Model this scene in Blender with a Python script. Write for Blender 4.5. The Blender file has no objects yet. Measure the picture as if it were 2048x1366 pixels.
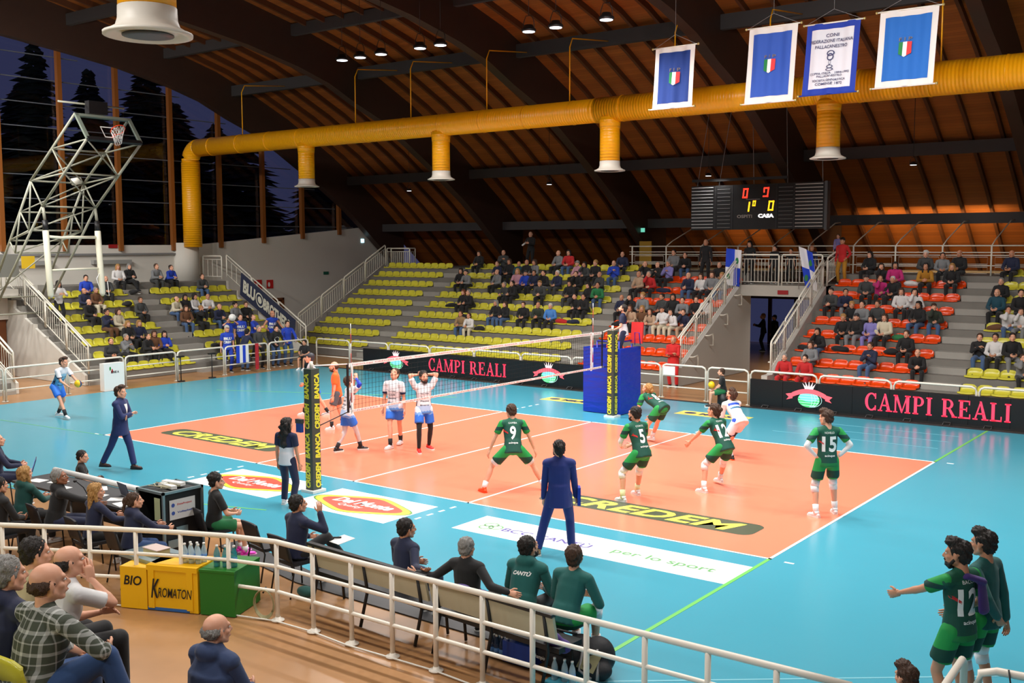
import bpy, bmesh, math, random
from math import sin, cos, pi, radians as R, sqrt
from mathutils import Vector as V, Matrix
from mathutils.bvhtree import BVHTree
SC = bpy.context.scene
COL = SC.collection
random.seed(7)

# ------------------------------------------------------------------ camera
cam = bpy.data.objects.new('camera', bpy.data.cameras.new('camera')); COL.objects.link(cam)
cr = V((0.7988, 0.6016, -0.0030)).normalized()
yaw, pitch, roll = 0.645499692, -0.0910449082, -0.00296453660
cf = V((-sin(yaw)*cos(pitch), cos(yaw)*cos(pitch), sin(pitch)))
c0 = V((cos(yaw), sin(yaw), 0)); u0 = c0.cross(cf)
cr = c0*cos(roll) + u0*sin(roll); cu = -c0*sin(roll) + u0*cos(roll)
M = Matrix((cr, cu, -cf)).transposed().to_4x4(); M.translation = V((24.2810740, -14.8851442, 4.78332422))
cam.matrix_world = M
cam.data.sensor_width = 36; cam.data.lens = 36*2103.136/2048
cam.data.clip_start = 0.05; cam.data.clip_end = 400
SC.camera = cam

# ------------------------------------------------------------------ world and exposure
w = bpy.data.worlds.new('dusk'); SC.world = w; w.use_nodes = True
nt = w.node_tree; bg = nt.nodes['Background']
tc = nt.nodes.new('ShaderNodeTexCoord'); sx = nt.nodes.new('ShaderNodeSeparateXYZ'); rp = nt.nodes.new('ShaderNodeValToRGB')
nt.links.new(tc.outputs['Generated'], sx.inputs[0]); nt.links.new(sx.outputs['Z'], rp.inputs[0]); nt.links.new(rp.outputs[0], bg.inputs[0])
rp.color_ramp.elements[0].color = (.12, .12, .27, 1); rp.color_ramp.elements[0].position = .0
rp.color_ramp.elements[1].color = (.09, .09, .23, 1); rp.color_ramp.elements[1].position = .6
bg.inputs[1].default_value = .75
SC.view_settings.view_transform = 'Standard'; SC.view_settings.look = 'None'
SC.view_settings.gamma = 1; SC.view_settings.use_curve_mapping = False
SC.view_settings.exposure = -1.1

# ------------------------------------------------------------------ hall lighting: the visible lamp row, then unseen lights, mostly added as fill
def area(loc, w, col=(1, .97, .93), size=(.6, .3), rot=(0, 0, 0), spread=150):
    l = bpy.data.lights.new('lamp_or_fill_light', 'AREA'); l.energy = w; l.color = col; l.shape = 'RECTANGLE'; l.size, l.size_y = size
    l.spread = R(spread)
    o = bpy.data.objects.new('lamp_or_fill_light', l); o.location = loc; o.rotation_euler = rot; COL.objects.link(o); return o
LAMP_ROW_Y = 9.0; LAMP_Z = 10.66
LAMPX = [-.4, .4, 1.3, 2.9, 3.7, 6.9, 7.8, 9.4]
for x in LAMPX: area((x, LAMP_ROW_Y, LAMP_Z-.09), 430)
for x in (11.5, 13.5, 16, 18.5, 21, 23.5): area((x, 4.0, LAMP_Z-.09), 620, rot=(R(28), 0, 0), spread=165)  # unseen lights added out of frame, tilted to brighten the hanging banners
for x in (-14.5, -12.5, -10.5, -8.5, -6.5, -4.5, -2, 0, 2, 4, 6, 8, 10, 12, 14, 16, 18, 20, 22): area((x, -.5, LAMP_Z-.09), *((640, (1, .97, .93), (.6, .3), (R(22), R(34), 0), 165) if x < -4 else (330,)))  # unseen row; those toward the end wall are added and tilted to brighten it
for x in (4, 7, 10, 13, 16, 19, 22): area((x, -9.5, 8.6), 190, spread=150)  # unseen fill lights added to brighten the near stand and walkway
for x in (9, 12.5, 16, 19.5, 23): area((x, -17, 6.6), 130, rot=(R(52), 0, 0), spread=160)  # unseen fill added behind the camera for the front railing and people's backs

# ------------------------------------------------------------------ helpers
WM = {}
def link(o, parent=None):
    COL.objects.link(o)
    if parent is not None:
        o.parent = parent
    return o
def tag(o, label=None, cat=None, group=None, kind=None):
    if label: o['label'] = label
    if cat: o['category'] = cat
    if group: o['group'] = group
    if kind: o['kind'] = kind
    return o
def thing(name, label=None, cat=None, loc=(0, 0, 0), rz=0, group=None, kind=None):
    o = bpy.data.objects.new(name, None); o.empty_display_size = .1
    o.location = loc; o.rotation_euler = (0, 0, rz); COL.objects.link(o)
    WM[o] = Matrix.Translation(V(loc)) @ Matrix.Rotation(rz, 4, 'Z')
    return tag(o, label, cat, group, kind)

MATS = {}
def S(h):  # sRGB 0-255 -> linear
    return tuple((c/255/12.92 if c/255 <= .04045 else ((c/255+.055)/1.055)**2.4) for c in h)
def mat(name, col=(128, 128, 128), rough=.6, metal=0, emit=0, spec=.5, noise=0, nscale=20, bump=0, coat=0, alpha=1, sheen=0):
    if name in MATS: return MATS[name]
    m = bpy.data.materials.new(name); m.use_nodes = True; nt = m.node_tree; b = nt.nodes['Principled BSDF']
    c = S(col); b.inputs['Base Color'].default_value = (*c, 1); b.inputs['Roughness'].default_value = rough
    b.inputs['Metallic'].default_value = metal; b.inputs['Specular IOR Level'].default_value = spec
    if coat: b.inputs['Coat Weight'].default_value = coat; b.inputs['Coat Roughness'].default_value = .1
    if sheen: b.inputs['Sheen Weight'].default_value = sheen
    if emit: b.inputs['Emission Color'].default_value = (*c, 1); b.inputs['Emission Strength'].default_value = emit
    if noise or bump:
        t = nt.nodes.new('ShaderNodeTexCoord'); n = nt.nodes.new('ShaderNodeTexNoise'); n.inputs['Scale'].default_value = nscale; n.inputs['Detail'].default_value = 4
        nt.links.new(t.outputs['Object'], n.inputs['Vector'])
        if noise:
            r = nt.nodes.new('ShaderNodeMixRGB'); r.inputs[1].default_value = (*[x*(1-noise) for x in c], 1); r.inputs[2].default_value = (*[min(1, x*(1+noise)) for x in c], 1)
            nt.links.new(n.outputs['Fac'], r.inputs[0]); nt.links.new(r.outputs[0], b.inputs['Base Color'])
        if bump:
            bp = nt.nodes.new('ShaderNodeBump'); bp.inputs['Strength'].default_value = bump; bp.inputs['Distance'].default_value = .02
            nt.links.new(n.outputs['Fac'], bp.inputs['Height']); nt.links.new(bp.outputs[0], b.inputs['Normal'])
    if alpha < 1: b.inputs['Alpha'].default_value = alpha
    MATS[name] = m; return m
def bandmat(name, stops, rough=.7, axis=2, noise=0, const=True, sheen=0):
    """cloth whose printed colour changes along the garment: stops = [(pos, rgb), ...] on the object's generated coordinate"""
    if name in MATS: return MATS[name]
    m = mat(name, stops[0][1], rough, sheen=sheen); nt = m.node_tree; b = nt.nodes['Principled BSDF']
    t = nt.nodes.new('ShaderNodeTexCoord'); s = nt.nodes.new('ShaderNodeSeparateXYZ'); r = nt.nodes.new('ShaderNodeValToRGB')
    nt.links.new(t.outputs['Generated'], s.inputs[0])
    src = s.outputs[axis]
    if noise:
        n = nt.nodes.new('ShaderNodeTexNoise'); n.inputs['Scale'].default_value = 9; nt.links.new(t.outputs['Generated'], n.inputs['Vector'])
        a = nt.nodes.new('ShaderNodeMath'); a.operation = 'MULTIPLY_ADD'; a.inputs[1].default_value = noise; nt.links.new(n.outputs['Fac'], a.inputs[0]); nt.links.new(src, a.inputs[2]); src = a.outputs[0]
    nt.links.new(src, r.inputs[0]); nt.links.new(r.outputs[0], b.inputs['Base Color'])
    cr_ = r.color_ramp; cr_.interpolation = 'CONSTANT' if const else 'LINEAR'
    while len(cr_.elements) < len(stops): cr_.elements.new(.5)
    for e, (p, c) in zip(cr_.elements, stops): e.position = p; e.color = (*S(c), 1)
    return m

class G:
    """a bag of faces that becomes one mesh"""
    def __init__(s): s.v = []; s.f = []; s.m = []; s.uv = None; s.sm = []
    def add(s, vs, fs, m=0, smooth=False):
        o = len(s.v); s.v += [tuple(v) for v in vs]; s.f += [tuple(i+o for i in f) for f in fs]; s.m += [m]*len(fs); s.sm += [smooth]*len(fs); return s
    def box(s, a, b, m=0):
        x0, y0, z0 = a; x1, y1, z1 = b
        x0, x1 = min(x0, x1), max(x0, x1); y0, y1 = min(y0, y1), max(y0, y1); z0, z1 = min(z0, z1), max(z0, z1)
        return s.add([(x0, y0, z0), (x1, y0, z0), (x1, y1, z0), (x0, y1, z0), (x0, y0, z1), (x1, y0, z1), (x1, y1, z1), (x0, y1, z1)],
                     [(0, 3, 2, 1), (4, 5, 6, 7), (0, 1, 5, 4), (1, 2, 6, 5), (2, 3, 7, 6), (3, 0, 4, 7)], m)
    def obox(s, c, ax, ay, az, m=0):
        c, ax, ay, az = V(c), V(ax), V(ay), V(az)
        vs = [c+sx*ax+sy*ay+sz*az for sz in (-1, 1) for sx, sy in ((-1, -1), (1, -1), (1, 1), (-1, 1))]
        return s.add(vs, [(0, 3, 2, 1), (4, 5, 6, 7), (0, 1, 5, 4), (1, 2, 6, 5), (2, 3, 7, 6), (3, 0, 4, 7)], m)
    def tube(s, a, b, r, r2=None, n=8, m=0, flat=1, side=None, caps=0):
        """frustum a->b; flat = depth/side ratio; caps: 0 flat ends, k>0 round ends with k rings"""
        a, b = V(a), V(b); r2 = r if r2 is None else r2; d = b-a
        if d.length < 1e-6: d = V((0, 0, 1e-4))
        d = d.normalized()
        if side is None: side = d.cross(V((0, 0, 1)) if abs(d.z) < .9 else V((0, 1, 0)))
        x = V(side); x = (x-d*x.dot(d)).normalized(); y = d.cross(x)
        rings = []
        if caps:
            for k in range(caps, 0, -1):
                t = k/(caps+.4)*pi/2; rings.append((a-d*r*sin(t)*min(1, flat+.2), r*cos(t)))
        rings += [(a, r), (b, r2)]
        if caps:
            for k in range(1, caps+1):
                t = k/(caps+.4)*pi/2; rings.append((b+d*r2*sin(t)*min(1, flat+.2), r2*cos(t)))
        vs = []
        for c, q in rings:
            for i in range(n):
                t = 2*pi*i/n; vs.append(c+x*q*cos(t)+y*q*flat*sin(t))
        fs = []
        for k in range(len(rings)-1):
            for i in range(n):
                j = (i+1) % n; fs.append((k*n+i, k*n+j, (k+1)*n+j, (k+1)*n+i))
        fs.append(tuple(reversed(range(n)))); fs.append(tuple((len(rings)-1)*n+i for i in range(n)))
        return s.add(vs, fs, m, n > 5)
    def path(s, pts, r, n=6, m=0, closed=False):
        pts = [V(p) for p in pts]; N = len(pts); vs = []; fs = []
        for i, p in enumerate(pts):
            d = (pts[(i+1) % N]-pts[i-1]) if (closed or 0 < i < N-1) else (pts[min(i+1, N-1)]-pts[max(i-1, 0)])
            d = d.normalized(); x = d.cross(V((0, 0, 1)) if abs(d.z) < .95 else V((0, 1, 0))).normalized(); y = d.cross(x)
            if i and x.dot(px) < 0 and abs(x.dot(px)) > .5: x, y = -x, -y
            px = x
            vs += [p+x*r*cos(2*pi*k/n)+y*r*sin(2*pi*k/n) for k in range(n)]
        for i in range(N if closed else N-1):
            for k in range(n):
                k2 = (k+1) % n; i2 = (i+1) % N; fs.append((i*n+k, i*n+k2, i2*n+k2, i2*n+k))
        if not closed: fs += [tuple(reversed(range(n))), tuple((N-1)*n+k for k in range(n))]
        return s.add(vs, fs, m, True)
    def ell(s, c, r, n=12, k=8, m=0, X=None):
        c = V(c); vs = [c+V((0, 0, r[2]))]
        for i in range(1, k):
            t = pi*i/k
            for j in range(n): p = 2*pi*j/n; vs.append(c+V((r[0]*sin(t)*cos(p), r[1]*sin(t)*sin(p), r[2]*cos(t))))
        vs.append(c-V((0, 0, r[2])))
        if X is not None: vs = [c+X@(v-c) for v in vs]
        fs = [(0, 1+j, 1+(j+1) % n) for j in range(n)]
        for i in range(k-2):
            for j in range(n): a = 1+i*n+j; b = 1+i*n+(j+1) % n; fs.append((a, a+n, b+n, b))
        L = len(vs)-1; o = 1+(k-2)*n; fs += [(L, o+(j+1) % n, o+j) for j in range(n)]
        return s.add(vs, fs, m, True)
    def lathe(s, prof, c=(0, 0, 0), n=16, m=0, smooth=True):
        c = V(c); vs = [c+V((r*cos(2*pi*j/n), r*sin(2*pi*j/n), z)) for r, z in prof for j in range(n)]
        fs = [(i*n+j, i*n+(j+1) % n, (i+1)*n+(j+1) % n, (i+1)*n+j) for i in range(len(prof)-1) for j in range(n)]
        fs += [tuple(reversed(range(n))), tuple((len(prof)-1)*n+j for j in range(n))]
        return s.add(vs, fs, m, smooth)
    def prism(s, poly, a, b, m=0, axis='z'):
        """poly in 2d extruded from a to b along axis (x: poly=(y,z); y: poly=(x,z); z: poly=(x,y))"""
        f = {'x': lambda p, t: (t, p[0], p[1]), 'y': lambda p, t: (p[0], t, p[1]), 'z': lambda p, t: (p[0], p[1], t)}[axis]
        n = len(poly); vs = [f(p, a) for p in poly]+[f(p, b) for p in poly]
        fs = [tuple(reversed(range(n))), tuple(range(n, 2*n))]+[(i, (i+1) % n, n+(i+1) % n, n+i) for i in range(n)]
        return s.add(vs, fs, m)
    def grid(s, fn, nu, nv, m=0, smooth=True):
        vs = [fn(i/nu, j/nv) for i in range(nu+1) for j in range(nv+1)]
        fs = [(i*(nv+1)+j, (i+1)*(nv+1)+j, (i+1)*(nv+1)+j+1, i*(nv+1)+j+1) for i in range(nu) for j in range(nv)]
        return s.add(vs, fs, m, smooth)
    def mesh(s, name, mats, inv=None):
        me = bpy.data.meshes.new(name); vs = s.v if inv is None else [inv@V(v) for v in s.v]
        me.from_pydata([tuple(v) for v in vs], [], s.f)
        for m in (mats if isinstance(mats, (list, tuple)) else [mats]): me.materials.append(m)
        me.polygons.foreach_set('material_index', s.m); me.polygons.foreach_set('use_smooth', s.sm)
        bm = bmesh.new(); bm.from_mesh(me); bmesh.ops.recalc_face_normals(bm, faces=bm.faces); bm.to_mesh(me); bm.free()
        me.update(); return me
    def build(s, name, mats, parent=None, world=True, **t):
        """world=True: the faces are in world coordinates; else in the parent's own"""
        inv = WM[parent].inverted() if (world and parent is not None and parent in WM) else None
        o = bpy.data.objects.new(name, s.mesh(name, mats, inv)); link(o, parent)
        if parent in WM: WM[o] = WM[parent].copy()
        return tag(o, **t)
def dup(o, parent=None, name=None):
    c = o.copy(); COL.objects.link(c); c.parent = parent
    if 'category' in c and parent is not None: del c['category']
    for ch in list(o.children): dup(ch, c)
    return c
def place(o, loc=None, rz=None):
    if loc is not None: o.location = loc
    if rz is not None: o.rotation_euler = (0, 0, rz)
    return o

TMPS = bpy.data.scenes.new('workbench')
def evaluate(o):
    TMPS.collection.objects.link(o); vl = TMPS.view_layers[0]; vl.update(); me = bpy.data.meshes.new_from_object(o.evaluated_get(vl.depsgraph)); return me
# text as flat mesh (cached): list of verts (x, y) and faces, centred
TXT = {}
def text2d(s, bold=0, shear=0, space=1):
    key = (s, bold, shear, space)
    if key in TXT: return TXT[key]
    c = bpy.data.curves.new('t', 'FONT'); c.body = s; c.size = 1; c.align_x = 'CENTER'; c.align_y = 'CENTER'; c.offset = bold; c.shear = shear; c.space_character = space; c.resolution_u = 3
    o = bpy.data.objects.new('t', c); me = evaluate(o)
    vs = [(v.co.x, v.co.y) for v in me.vertices]; fs = [tuple(p.vertices) for p in me.polygons]
    bpy.data.objects.remove(o); bpy.data.curves.remove(c); bpy.data.meshes.remove(me)
    if vs:
        x0, x1 = min(v[0] for v in vs), max(v[0] for v in vs); y0, y1 = min(v[1] for v in vs), max(v[1] for v in vs)
        vs = [((x-(x0+x1)/2)/(x1-x0), (y-(y0+y1)/2)/(y1-y0)) for x, y in vs]
    TXT[key] = (vs, fs); return TXT[key]
def put_text(g, s, c, ux, uy, w, h, m=0, **k):
    """text filling w x h about c, ux/uy unit vectors"""
    vs, fs = text2d(s, **k); c, ux, uy = V(c), V(ux), V(uy)
    return g.add([c+ux*x*w+uy*y*h for x, y in vs], fs, m)
def disc(g, c, ux, uy, a, b, m=0, n=20, t0=0, t1=2*pi):
    c, ux, uy = V(c), V(ux), V(uy); vs = [c+ux*a*cos(t0+(t1-t0)*i/n)+uy*b*sin(t0+(t1-t0)*i/n) for i in range(n+1)]
    return g.add([c]+vs, [(0, i+1, i+2) for i in range(n)], m)
def ring(g, c, ux, uy, a, b, th, m=0, n=20, t0=0, t1=2*pi):
    c, ux, uy = V(c), V(ux), V(uy); vs = []
    for i in range(n+1):
        t = t0+(t1-t0)*i/n; vs += [c+ux*a*cos(t)+uy*b*sin(t), c+ux*(a-th)*cos(t)+uy*(b-th)*sin(t)]
    return g.add(vs, [(2*i, 2*i+2, 2*i+3, 2*i+1) for i in range(n)], m)
def poly(g, pts, c, ux, uy, m=0):
    c, ux, uy = V(c), V(ux), V(uy); return g.add([c+ux*x+uy*y for x, y in pts], [tuple(range(len(pts)))], m)

# ------------------------------------------------------------------ materials of the hall
def wood_planks(name, c1, c2, period=.13, axis='Y', rough=.55, gap=.06, along=6):
    m = mat(name, (128, 128, 128), rough); nt = m.node_tree; b = nt.nodes['Principled BSDF']; N = nt.nodes.new; L = nt.links.new
    t = N('ShaderNodeTexCoord'); s = N('ShaderNodeSeparateXYZ'); L(t.outputs['Object'], s.inputs[0])
    d = N('ShaderNodeMath'); d.operation = 'DIVIDE'; d.inputs[1].default_value = period; L(s.outputs[axis], d.inputs[0])
    fl = N('ShaderNodeMath'); fl.operation = 'FLOOR'; L(d.outputs[0], fl.inputs[0]); fr = N('ShaderNodeMath'); fr.operation = 'FRACT'; L(d.outputs[0], fr.inputs[0])
    wn = N('ShaderNodeTexWhiteNoise'); wn.noise_dimensions = '1D'; L(fl.outputs[0], wn.inputs['W'])
    mp = N('ShaderNodeMapping'); L(t.outputs['Object'], mp.inputs[0]); sc = [.6*along/6]*3; sc['XYZ'.index(axis)] = 14; mp.inputs['Scale'].default_value = sc
    no = N('ShaderNodeTexNoise'); no.inputs['Scale'].default_value = 1.5; no.inputs['Detail'].default_value = 5; L(mp.outputs[0], no.inputs['Vector'])
    ad = N('ShaderNodeMath'); ad.operation = 'MULTIPLY_ADD'; ad.inputs[1].default_value = .55; L(wn.outputs['Value'], ad.inputs[0])
    m2 = N('ShaderNodeMath'); m2.operation = 'MULTIPLY'; m2.inputs[1].default_value = .6; L(no.outputs['Fac'], m2.inputs[0]); L(m2.outputs[0], ad.inputs[2])
    mx = N('ShaderNodeMixRGB'); mx.inputs[1].default_value = (*S(c1), 1); mx.inputs[2].default_value = (*S(c2), 1); L(ad.outputs[0], mx.inputs[0])
    gp = N('ShaderNodeMath'); gp.operation = 'GREATER_THAN'; gp.inputs[1].default_value = gap; L(fr.outputs[0], gp.inputs[0])
    g2 = N('ShaderNodeMath'); g2.operation = 'MULTIPLY_ADD'; g2.inputs[1].default_value = .5; g2.inputs[2].default_value = .5; L(gp.outputs[0], g2.inputs[0])
    mm = N('ShaderNodeMixRGB'); mm.blend_type = 'MULTIPLY'; mm.inputs[0].default_value = 1; L(mx.outputs[0], mm.inputs[1]); L(g2.outputs[0], mm.inputs[2]); L(mm.outputs[0], b.inputs['Base Color'])
    bp = N('ShaderNodeBump'); bp.inputs['Strength'].default_value = .5; bp.inputs['Distance'].default_value = .01; L(gp.outputs[0], bp.inputs['Height']); L(bp.outputs[0], b.inputs['Normal'])
    return m
M_PLANK = wood_planks('ceiling_planks', (126, 68, 22), (164, 92, 32))
M_RAFT = mat('rafter_wood', (84, 46, 20), .6, noise=.2, nscale=6)
M_BEAM = mat('glulam_brown', (58, 38, 29), .55, noise=.15, nscale=3)
M_PURL = mat('purlin_grey', (62, 58, 58), .6)
M_TEAL = mat('teal_sports_mat', (74, 160, 182), .22, noise=.05, nscale=.5, spec=.45)
M_COURT = mat('salmon_court_mat', (240, 138, 108), .23, noise=.03, nscale=.7, spec=.42)
M_WHITE = mat('white_court_paint', (236, 240, 240), .4)
M_GREENL = mat('green_court_line', (112, 196, 96), .4)
M_PARK = mat('brown_gym_floor', (168, 124, 82), .3, noise=.25, nscale=1.2)
M_CONC = mat('grey_concrete', (122, 118, 111), .85, noise=.12, nscale=2.5)
M_CONC2 = mat('pale_concrete_edge', (158, 154, 146), .8, noise=.08, nscale=3)
M_WALL = mat('cream_white_plaster', (214, 210, 200), .85, noise=.04, nscale=1)
M_STEEL = mat('white_painted_steel', (226, 222, 208), .38)
M_YDUCT = mat('yellow_duct_paint', (246, 172, 12), .33)
M_DBROWN = mat('brown_door', (112, 62, 26), .5)
M_BLACK = mat('black_matt', (20, 20, 22), .5)
M_DGREY = mat('dark_grey', (58, 58, 60), .5)
M_GREY = mat('mid_grey', (128, 128, 128), .5)
M_YSEAT = mat('yellow_seat_plastic', (206, 198, 62), .28, spec=.5)
M_OSEAT = mat('orange_seat_plastic', (226, 70, 14), .22, spec=.55)
M_WHT = mat('plain_white', (236, 236, 232), .5)

# glass that lets the dusk through
mg = bpy.data.materials.new('window_glass'); mg.use_nodes = True; MATS['window_glass'] = mg; _n = mg.node_tree; _n.nodes.clear()
_o = _n.nodes.new('ShaderNodeOutputMaterial'); _t = _n.nodes.new('ShaderNodeBsdfTransparent'); _g = _n.nodes.new('ShaderNodeBsdfGlossy'); _x = _n.nodes.new('ShaderNodeMixShader'); _f = _n.nodes.new('ShaderNodeFresnel')
_t.inputs[0].default_value = (.8, .85, .9, 1); _g.inputs['Roughness'].default_value = .02; _f.inputs[0].default_value = 1.45
_n.links.new(_f.outputs[0], _x.inputs[0]); _n.links.new(_t.outputs[0], _x.inputs[1]); _n.links.new(_g.outputs[0], _x.inputs[2]); _n.links.new(_x.outputs[0], _o.inputs[0])
M_GLASS = mg

# ------------------------------------------------------------------ floor
floor = thing('floor', 'brown gym floor with teal and salmon volleyball mat laid over it', loc=(0, 0, 0), kind='structure')
G().box((-17, -21, -.25), (33, 34, -.012)).build('gym_boards', M_PARK, floor)
g = G(); g.prism([(-7.25, 13.82), (-7.25, -5.0), (10.6, -4.1), (13.0, -4.62), (17.8, -4.72), (17.75, -5.2), (18.1, -8.2), (24.8, -8.2), (24.8, 13.82)], -.012, 0)
g.build('sports_mat', M_TEAL, floor)
g = G(); g.prism([(10.6, -4.1), (13.0, -4.62), (17.8, -4.72), (17.75, -5.15), (13.0, -5.05), (10.6, -4.55)], -.011, .006); g.build('mat_border', mat('mat_border_grey', (46, 46, 48), .5), floor)
g = G(); g.prism([(-7.3, 13.8), (24.8, 13.8), (24.8, 14.0), (-7.3, 14.0)], -.011, .008); g.build('mat_border', mat('mat_border_grey'), floor)
G().box((0, 0, 0), (18, 9, .002)).build('court_area', M_COURT, floor)
def line(x0, y0, x1, y1, z=.0045, m=M_WHITE, n='court_line'): G().box((x0, y0, 0), (x1, y1, z)).build(n, m, floor)
line(0, -.0, 18, .05); line(0, 8.95, 18, 9); line(0, 0, .05, 9); line(17.95, 0, 18, 9)
line(8.975, 0, 9.025, 9); line(5.95, 0, 6, 9); line(12, 0, 12.05, 9)
for i in range(5):
    for xx, a in ((5.95, -1), (12.0, -1), (5.95, 1), (12.0, 1)):
        y = (-.35-.32*i-.15) if a < 0 else (9.2+.35*i)
        line(xx, y, xx+.05, y+.15, .006, n='dash_line')
for x, y in ((18.22, -.03), (18.22, 8.98), (-.35, -.03), (-.35, 8.98)): line(x, y, x+.15, y+.05, n='dash_line')
G().box((17.94, -4.7, 0), (18.0, 0, .0035)).build('court_line', M_GREENL, floor)
G().box((17.94, 9, 0), (18.0, 13.8, .0035)).build('court_line', M_GREENL, floor)
g = G(); g.prism([(0, -.02), (-7.2, -.6), (-7.2, -.57), (0, .0)], 0, .003); g.prism([(3, -4.6), (9.4, -2.6), (9.4, -2.56), (3, -4.56)], 0, .003); g.prism([(-4.6, 7), (3, 10.4), (3, 10.44), (-4.6, 7.04)], 0, .003); g.build('court_line', M_GREENL, floor)
for y in (10.6, 11.6, 12.5): G().box((13.5, y, 0), (17.6, y+.02, .003)).build('mat_seam', mat('mat_seam_pale', (120, 190, 205), .4), floor)
g = G(); g.prism([(18.06, -5.6), (24.6, -.4), (24.6, -.36), (18.06, -5.56)], 0, .003); g.build('mat_seam', mat('mat_seam_pale'), floor)
# printed stickers on the mat
EX, EY, EZ = V((1, 0, 0)), V((0, 1, 0)), V((0, 0, 1))
M_CRG = mat('print_dark_olive', (82, 90, 72), .35); M_CRY = mat('print_yellow', (244, 236, 96), .35)
def rrect(cx, cy, w, h, r, sk=0, n=5):
    p = []
    for qx, qy, a in ((1, 1, 0), (-1, 1, 90), (-1, -1, 180), (1, -1, 270)):
        for i in range(n+1):
            t = R(a+90*i/n); x = qx*(w/2-r)+r*cos(t); y = qy*(h/2-r)+r*sin(t); p.append((cx+x+sk*y, cy+y))
    return p
def credem(cx, cy):
    g = G(); g.prism(rrect(cx, cy, 4.35, .78, .22), 0, .003); g.build('bank_logo', M_CRG, floor)
    g = G(); put_text(g, 'CREDEM', (cx, cy, .0045), EX, EY, 3.7, .56, bold=.03, shear=.3, space=1.06); g.build('bank_logo', M_CRY, floor)
credem(15.02, 1.38); credem(3.03, 1.4)
def delmonte(x0, x1):
    cx = (x0+x1)/2; cy = -1.27
    G().box((x0, -1.99, 0), (x1, -.55, .003)).build('fruit_brand_sticker', M_WHITE, floor)
    def shape(s): return [(cx+s*1.02*cos(t)*(1+.10*cos(2*t)+.04*cos(6*t)), cy+s*.5*sin(t)*(1+.12*cos(4*t))) for t in [2*pi*i/36 for i in range(36)]]
    g = G(); g.prism(shape(1.06), 0, .0042, 0); g.prism(shape(1.02), 0, .005, 1); g.prism(shape(.86), 0, .0058, 2)
    put_text(g, 'Del Monte', (cx, cy+.08, .0068), EX, EY, 1.45, .3, m=3, bold=.04, shear=.2); put_text(g, 'Quality', (cx-.1, cy-.2, .0068), EX, EY, .6, .17, m=3, shear=.3)
    g.build('fruit_brand_sticker', [mat('print_green', (90, 150, 70), .4), mat('print_yellow2', (250, 216, 66), .4), mat('print_red', (238, 84, 66), .4), M_WHITE], floor)
delmonte(6.2, 8.7); delmonte(9.27, 11.77)
g = G(); g.box((12.9, -1.5, 0), (17.95, -.52, .003), 0)
put_text(g, 'BCC CANTÙ', (14.55, -1.04, .0045), EX, EY, 1.75, .24, m=1, bold=.015); put_text(g, 'per lo sport', (16.7, -1.04, .0045), EX, EY, 1.75, .28, m=2, bold=.012)
for a in (0, 2.1, 4.2): ring(g, (13.4+.1*cos(a), -1.04+.09*sin(a), .0045), EX, EY, .14, .13, .03, 2, 14)
g.build('bank_sticker', [M_WHITE, mat('print_violet', (96, 84, 160), .4), mat('print_green2', (110, 170, 110), .4)], floor)
for x0, x1 in ((5.4, 7.55), (10.1, 12.25)):
    g = G(); g.box((x0, 11.6, 0), (x1, 12.25, .003), 0); disc(g, (x0+.35, 11.95, .0045), EX, EY, .18, .14, 1, 14); put_text(g, 'MikAsA' if x0 < 6 else 'MIKASA', ((x0+x1)/2+.2, 11.92, .0045), EX, EY, 1.2, .3, m=1, bold=.05)
    g.build('ball_brand_sticker', [mat('print_yellow3', (240, 222, 110), .4), mat('print_navy', (40, 56, 110), .4)], floor)

# ------------------------------------------------------------------ walls
XW = -16.55
PROF = [(4.5, 13.1), (9, 12.6), (11.3, 12.3), (13.8, 11.8), (15.4, 11.35), (16.9, 10.7), (18.4, 10.15), (20, 9.3), (21.9, 8.2), (24.1, 6.8), (25.3, 5.9), (26.7, 4.75), (28.6, 3.2)]
CEIL = [(4.5, 15.0), (8, 14.5), (11.1, 13.9), (13.8, 13.35), (16.2, 12.72), (18.4, 11.85), (20.4, 10.95), (23.3, 9.35), (25.2, 8.1), (26.9, 6.95), (29, 5.3), (31.3, 3.5)]
def interp(P, y):
    y = abs(y-4.5)+4.5
    for (a, za), (b, zb) in zip(P, P[1:]):
        if y <= b: return za+(zb-za)*(y-a)/(b-a)
    return P[-1][1]
def both(P): return [(9-y, z) for y, z in reversed(P[1:])]+P
WT = [(-21, 4.85), (14.3, 4.85), (15.7, 4.9), (26, 5.78), (26.6, 5.2), (29.4, 3.0)]
wl = thing('wall_left', 'cream plaster end wall below the tall windows', loc=(XW, 5, 0), kind='structure')
g = G()
for (a, za), (b, zb) in zip(WT, WT[1:]):
    if a < 19 < b: # doorway between 18.95 and 20.25
        m = lambda y: za+(zb-za)*(y-a)/(b-a)
        g.prism([(a, 0), (18.95, 0), (18.95, m(18.95)), (a, za)], XW-.3, XW, 0, 'x'); g.prism([(20.25, 0), (b, 0), (b, zb), (20.25, m(20.25))], XW-.3, XW, 0, 'x')
        g.prism([(18.95, 2.15), (20.25, 2.15), (20.25, m(20.25)), (18.95, m(18.95))], XW-.3, XW, 0, 'x')
    else: g.prism([(a, 0), (b, 0), (b, zb), (a, za)], XW-.3, XW, 0, 'x')
g.build('plaster', M_WALL, wl)
g = G(); g.tube((XW-.05, 14.6, 3.2), (XW-.05, 14.6, 4.95), .62, n=20); g.build('duct_shaft', M_WALL, wl)
g = G(); g.box((XW-.2, -2, 4.42), (XW+.12, 14.0, 4.5)); g.build('cable_tray', M_GREY, wl)
for y in (2.5, 7.2, 10.8): G().box((XW, y-.9, 4.05), (XW+.22, y+.9, 4.22)).build('wall_heater', mat('heater_grey', (150, 150, 146), .5), wl)
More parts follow.
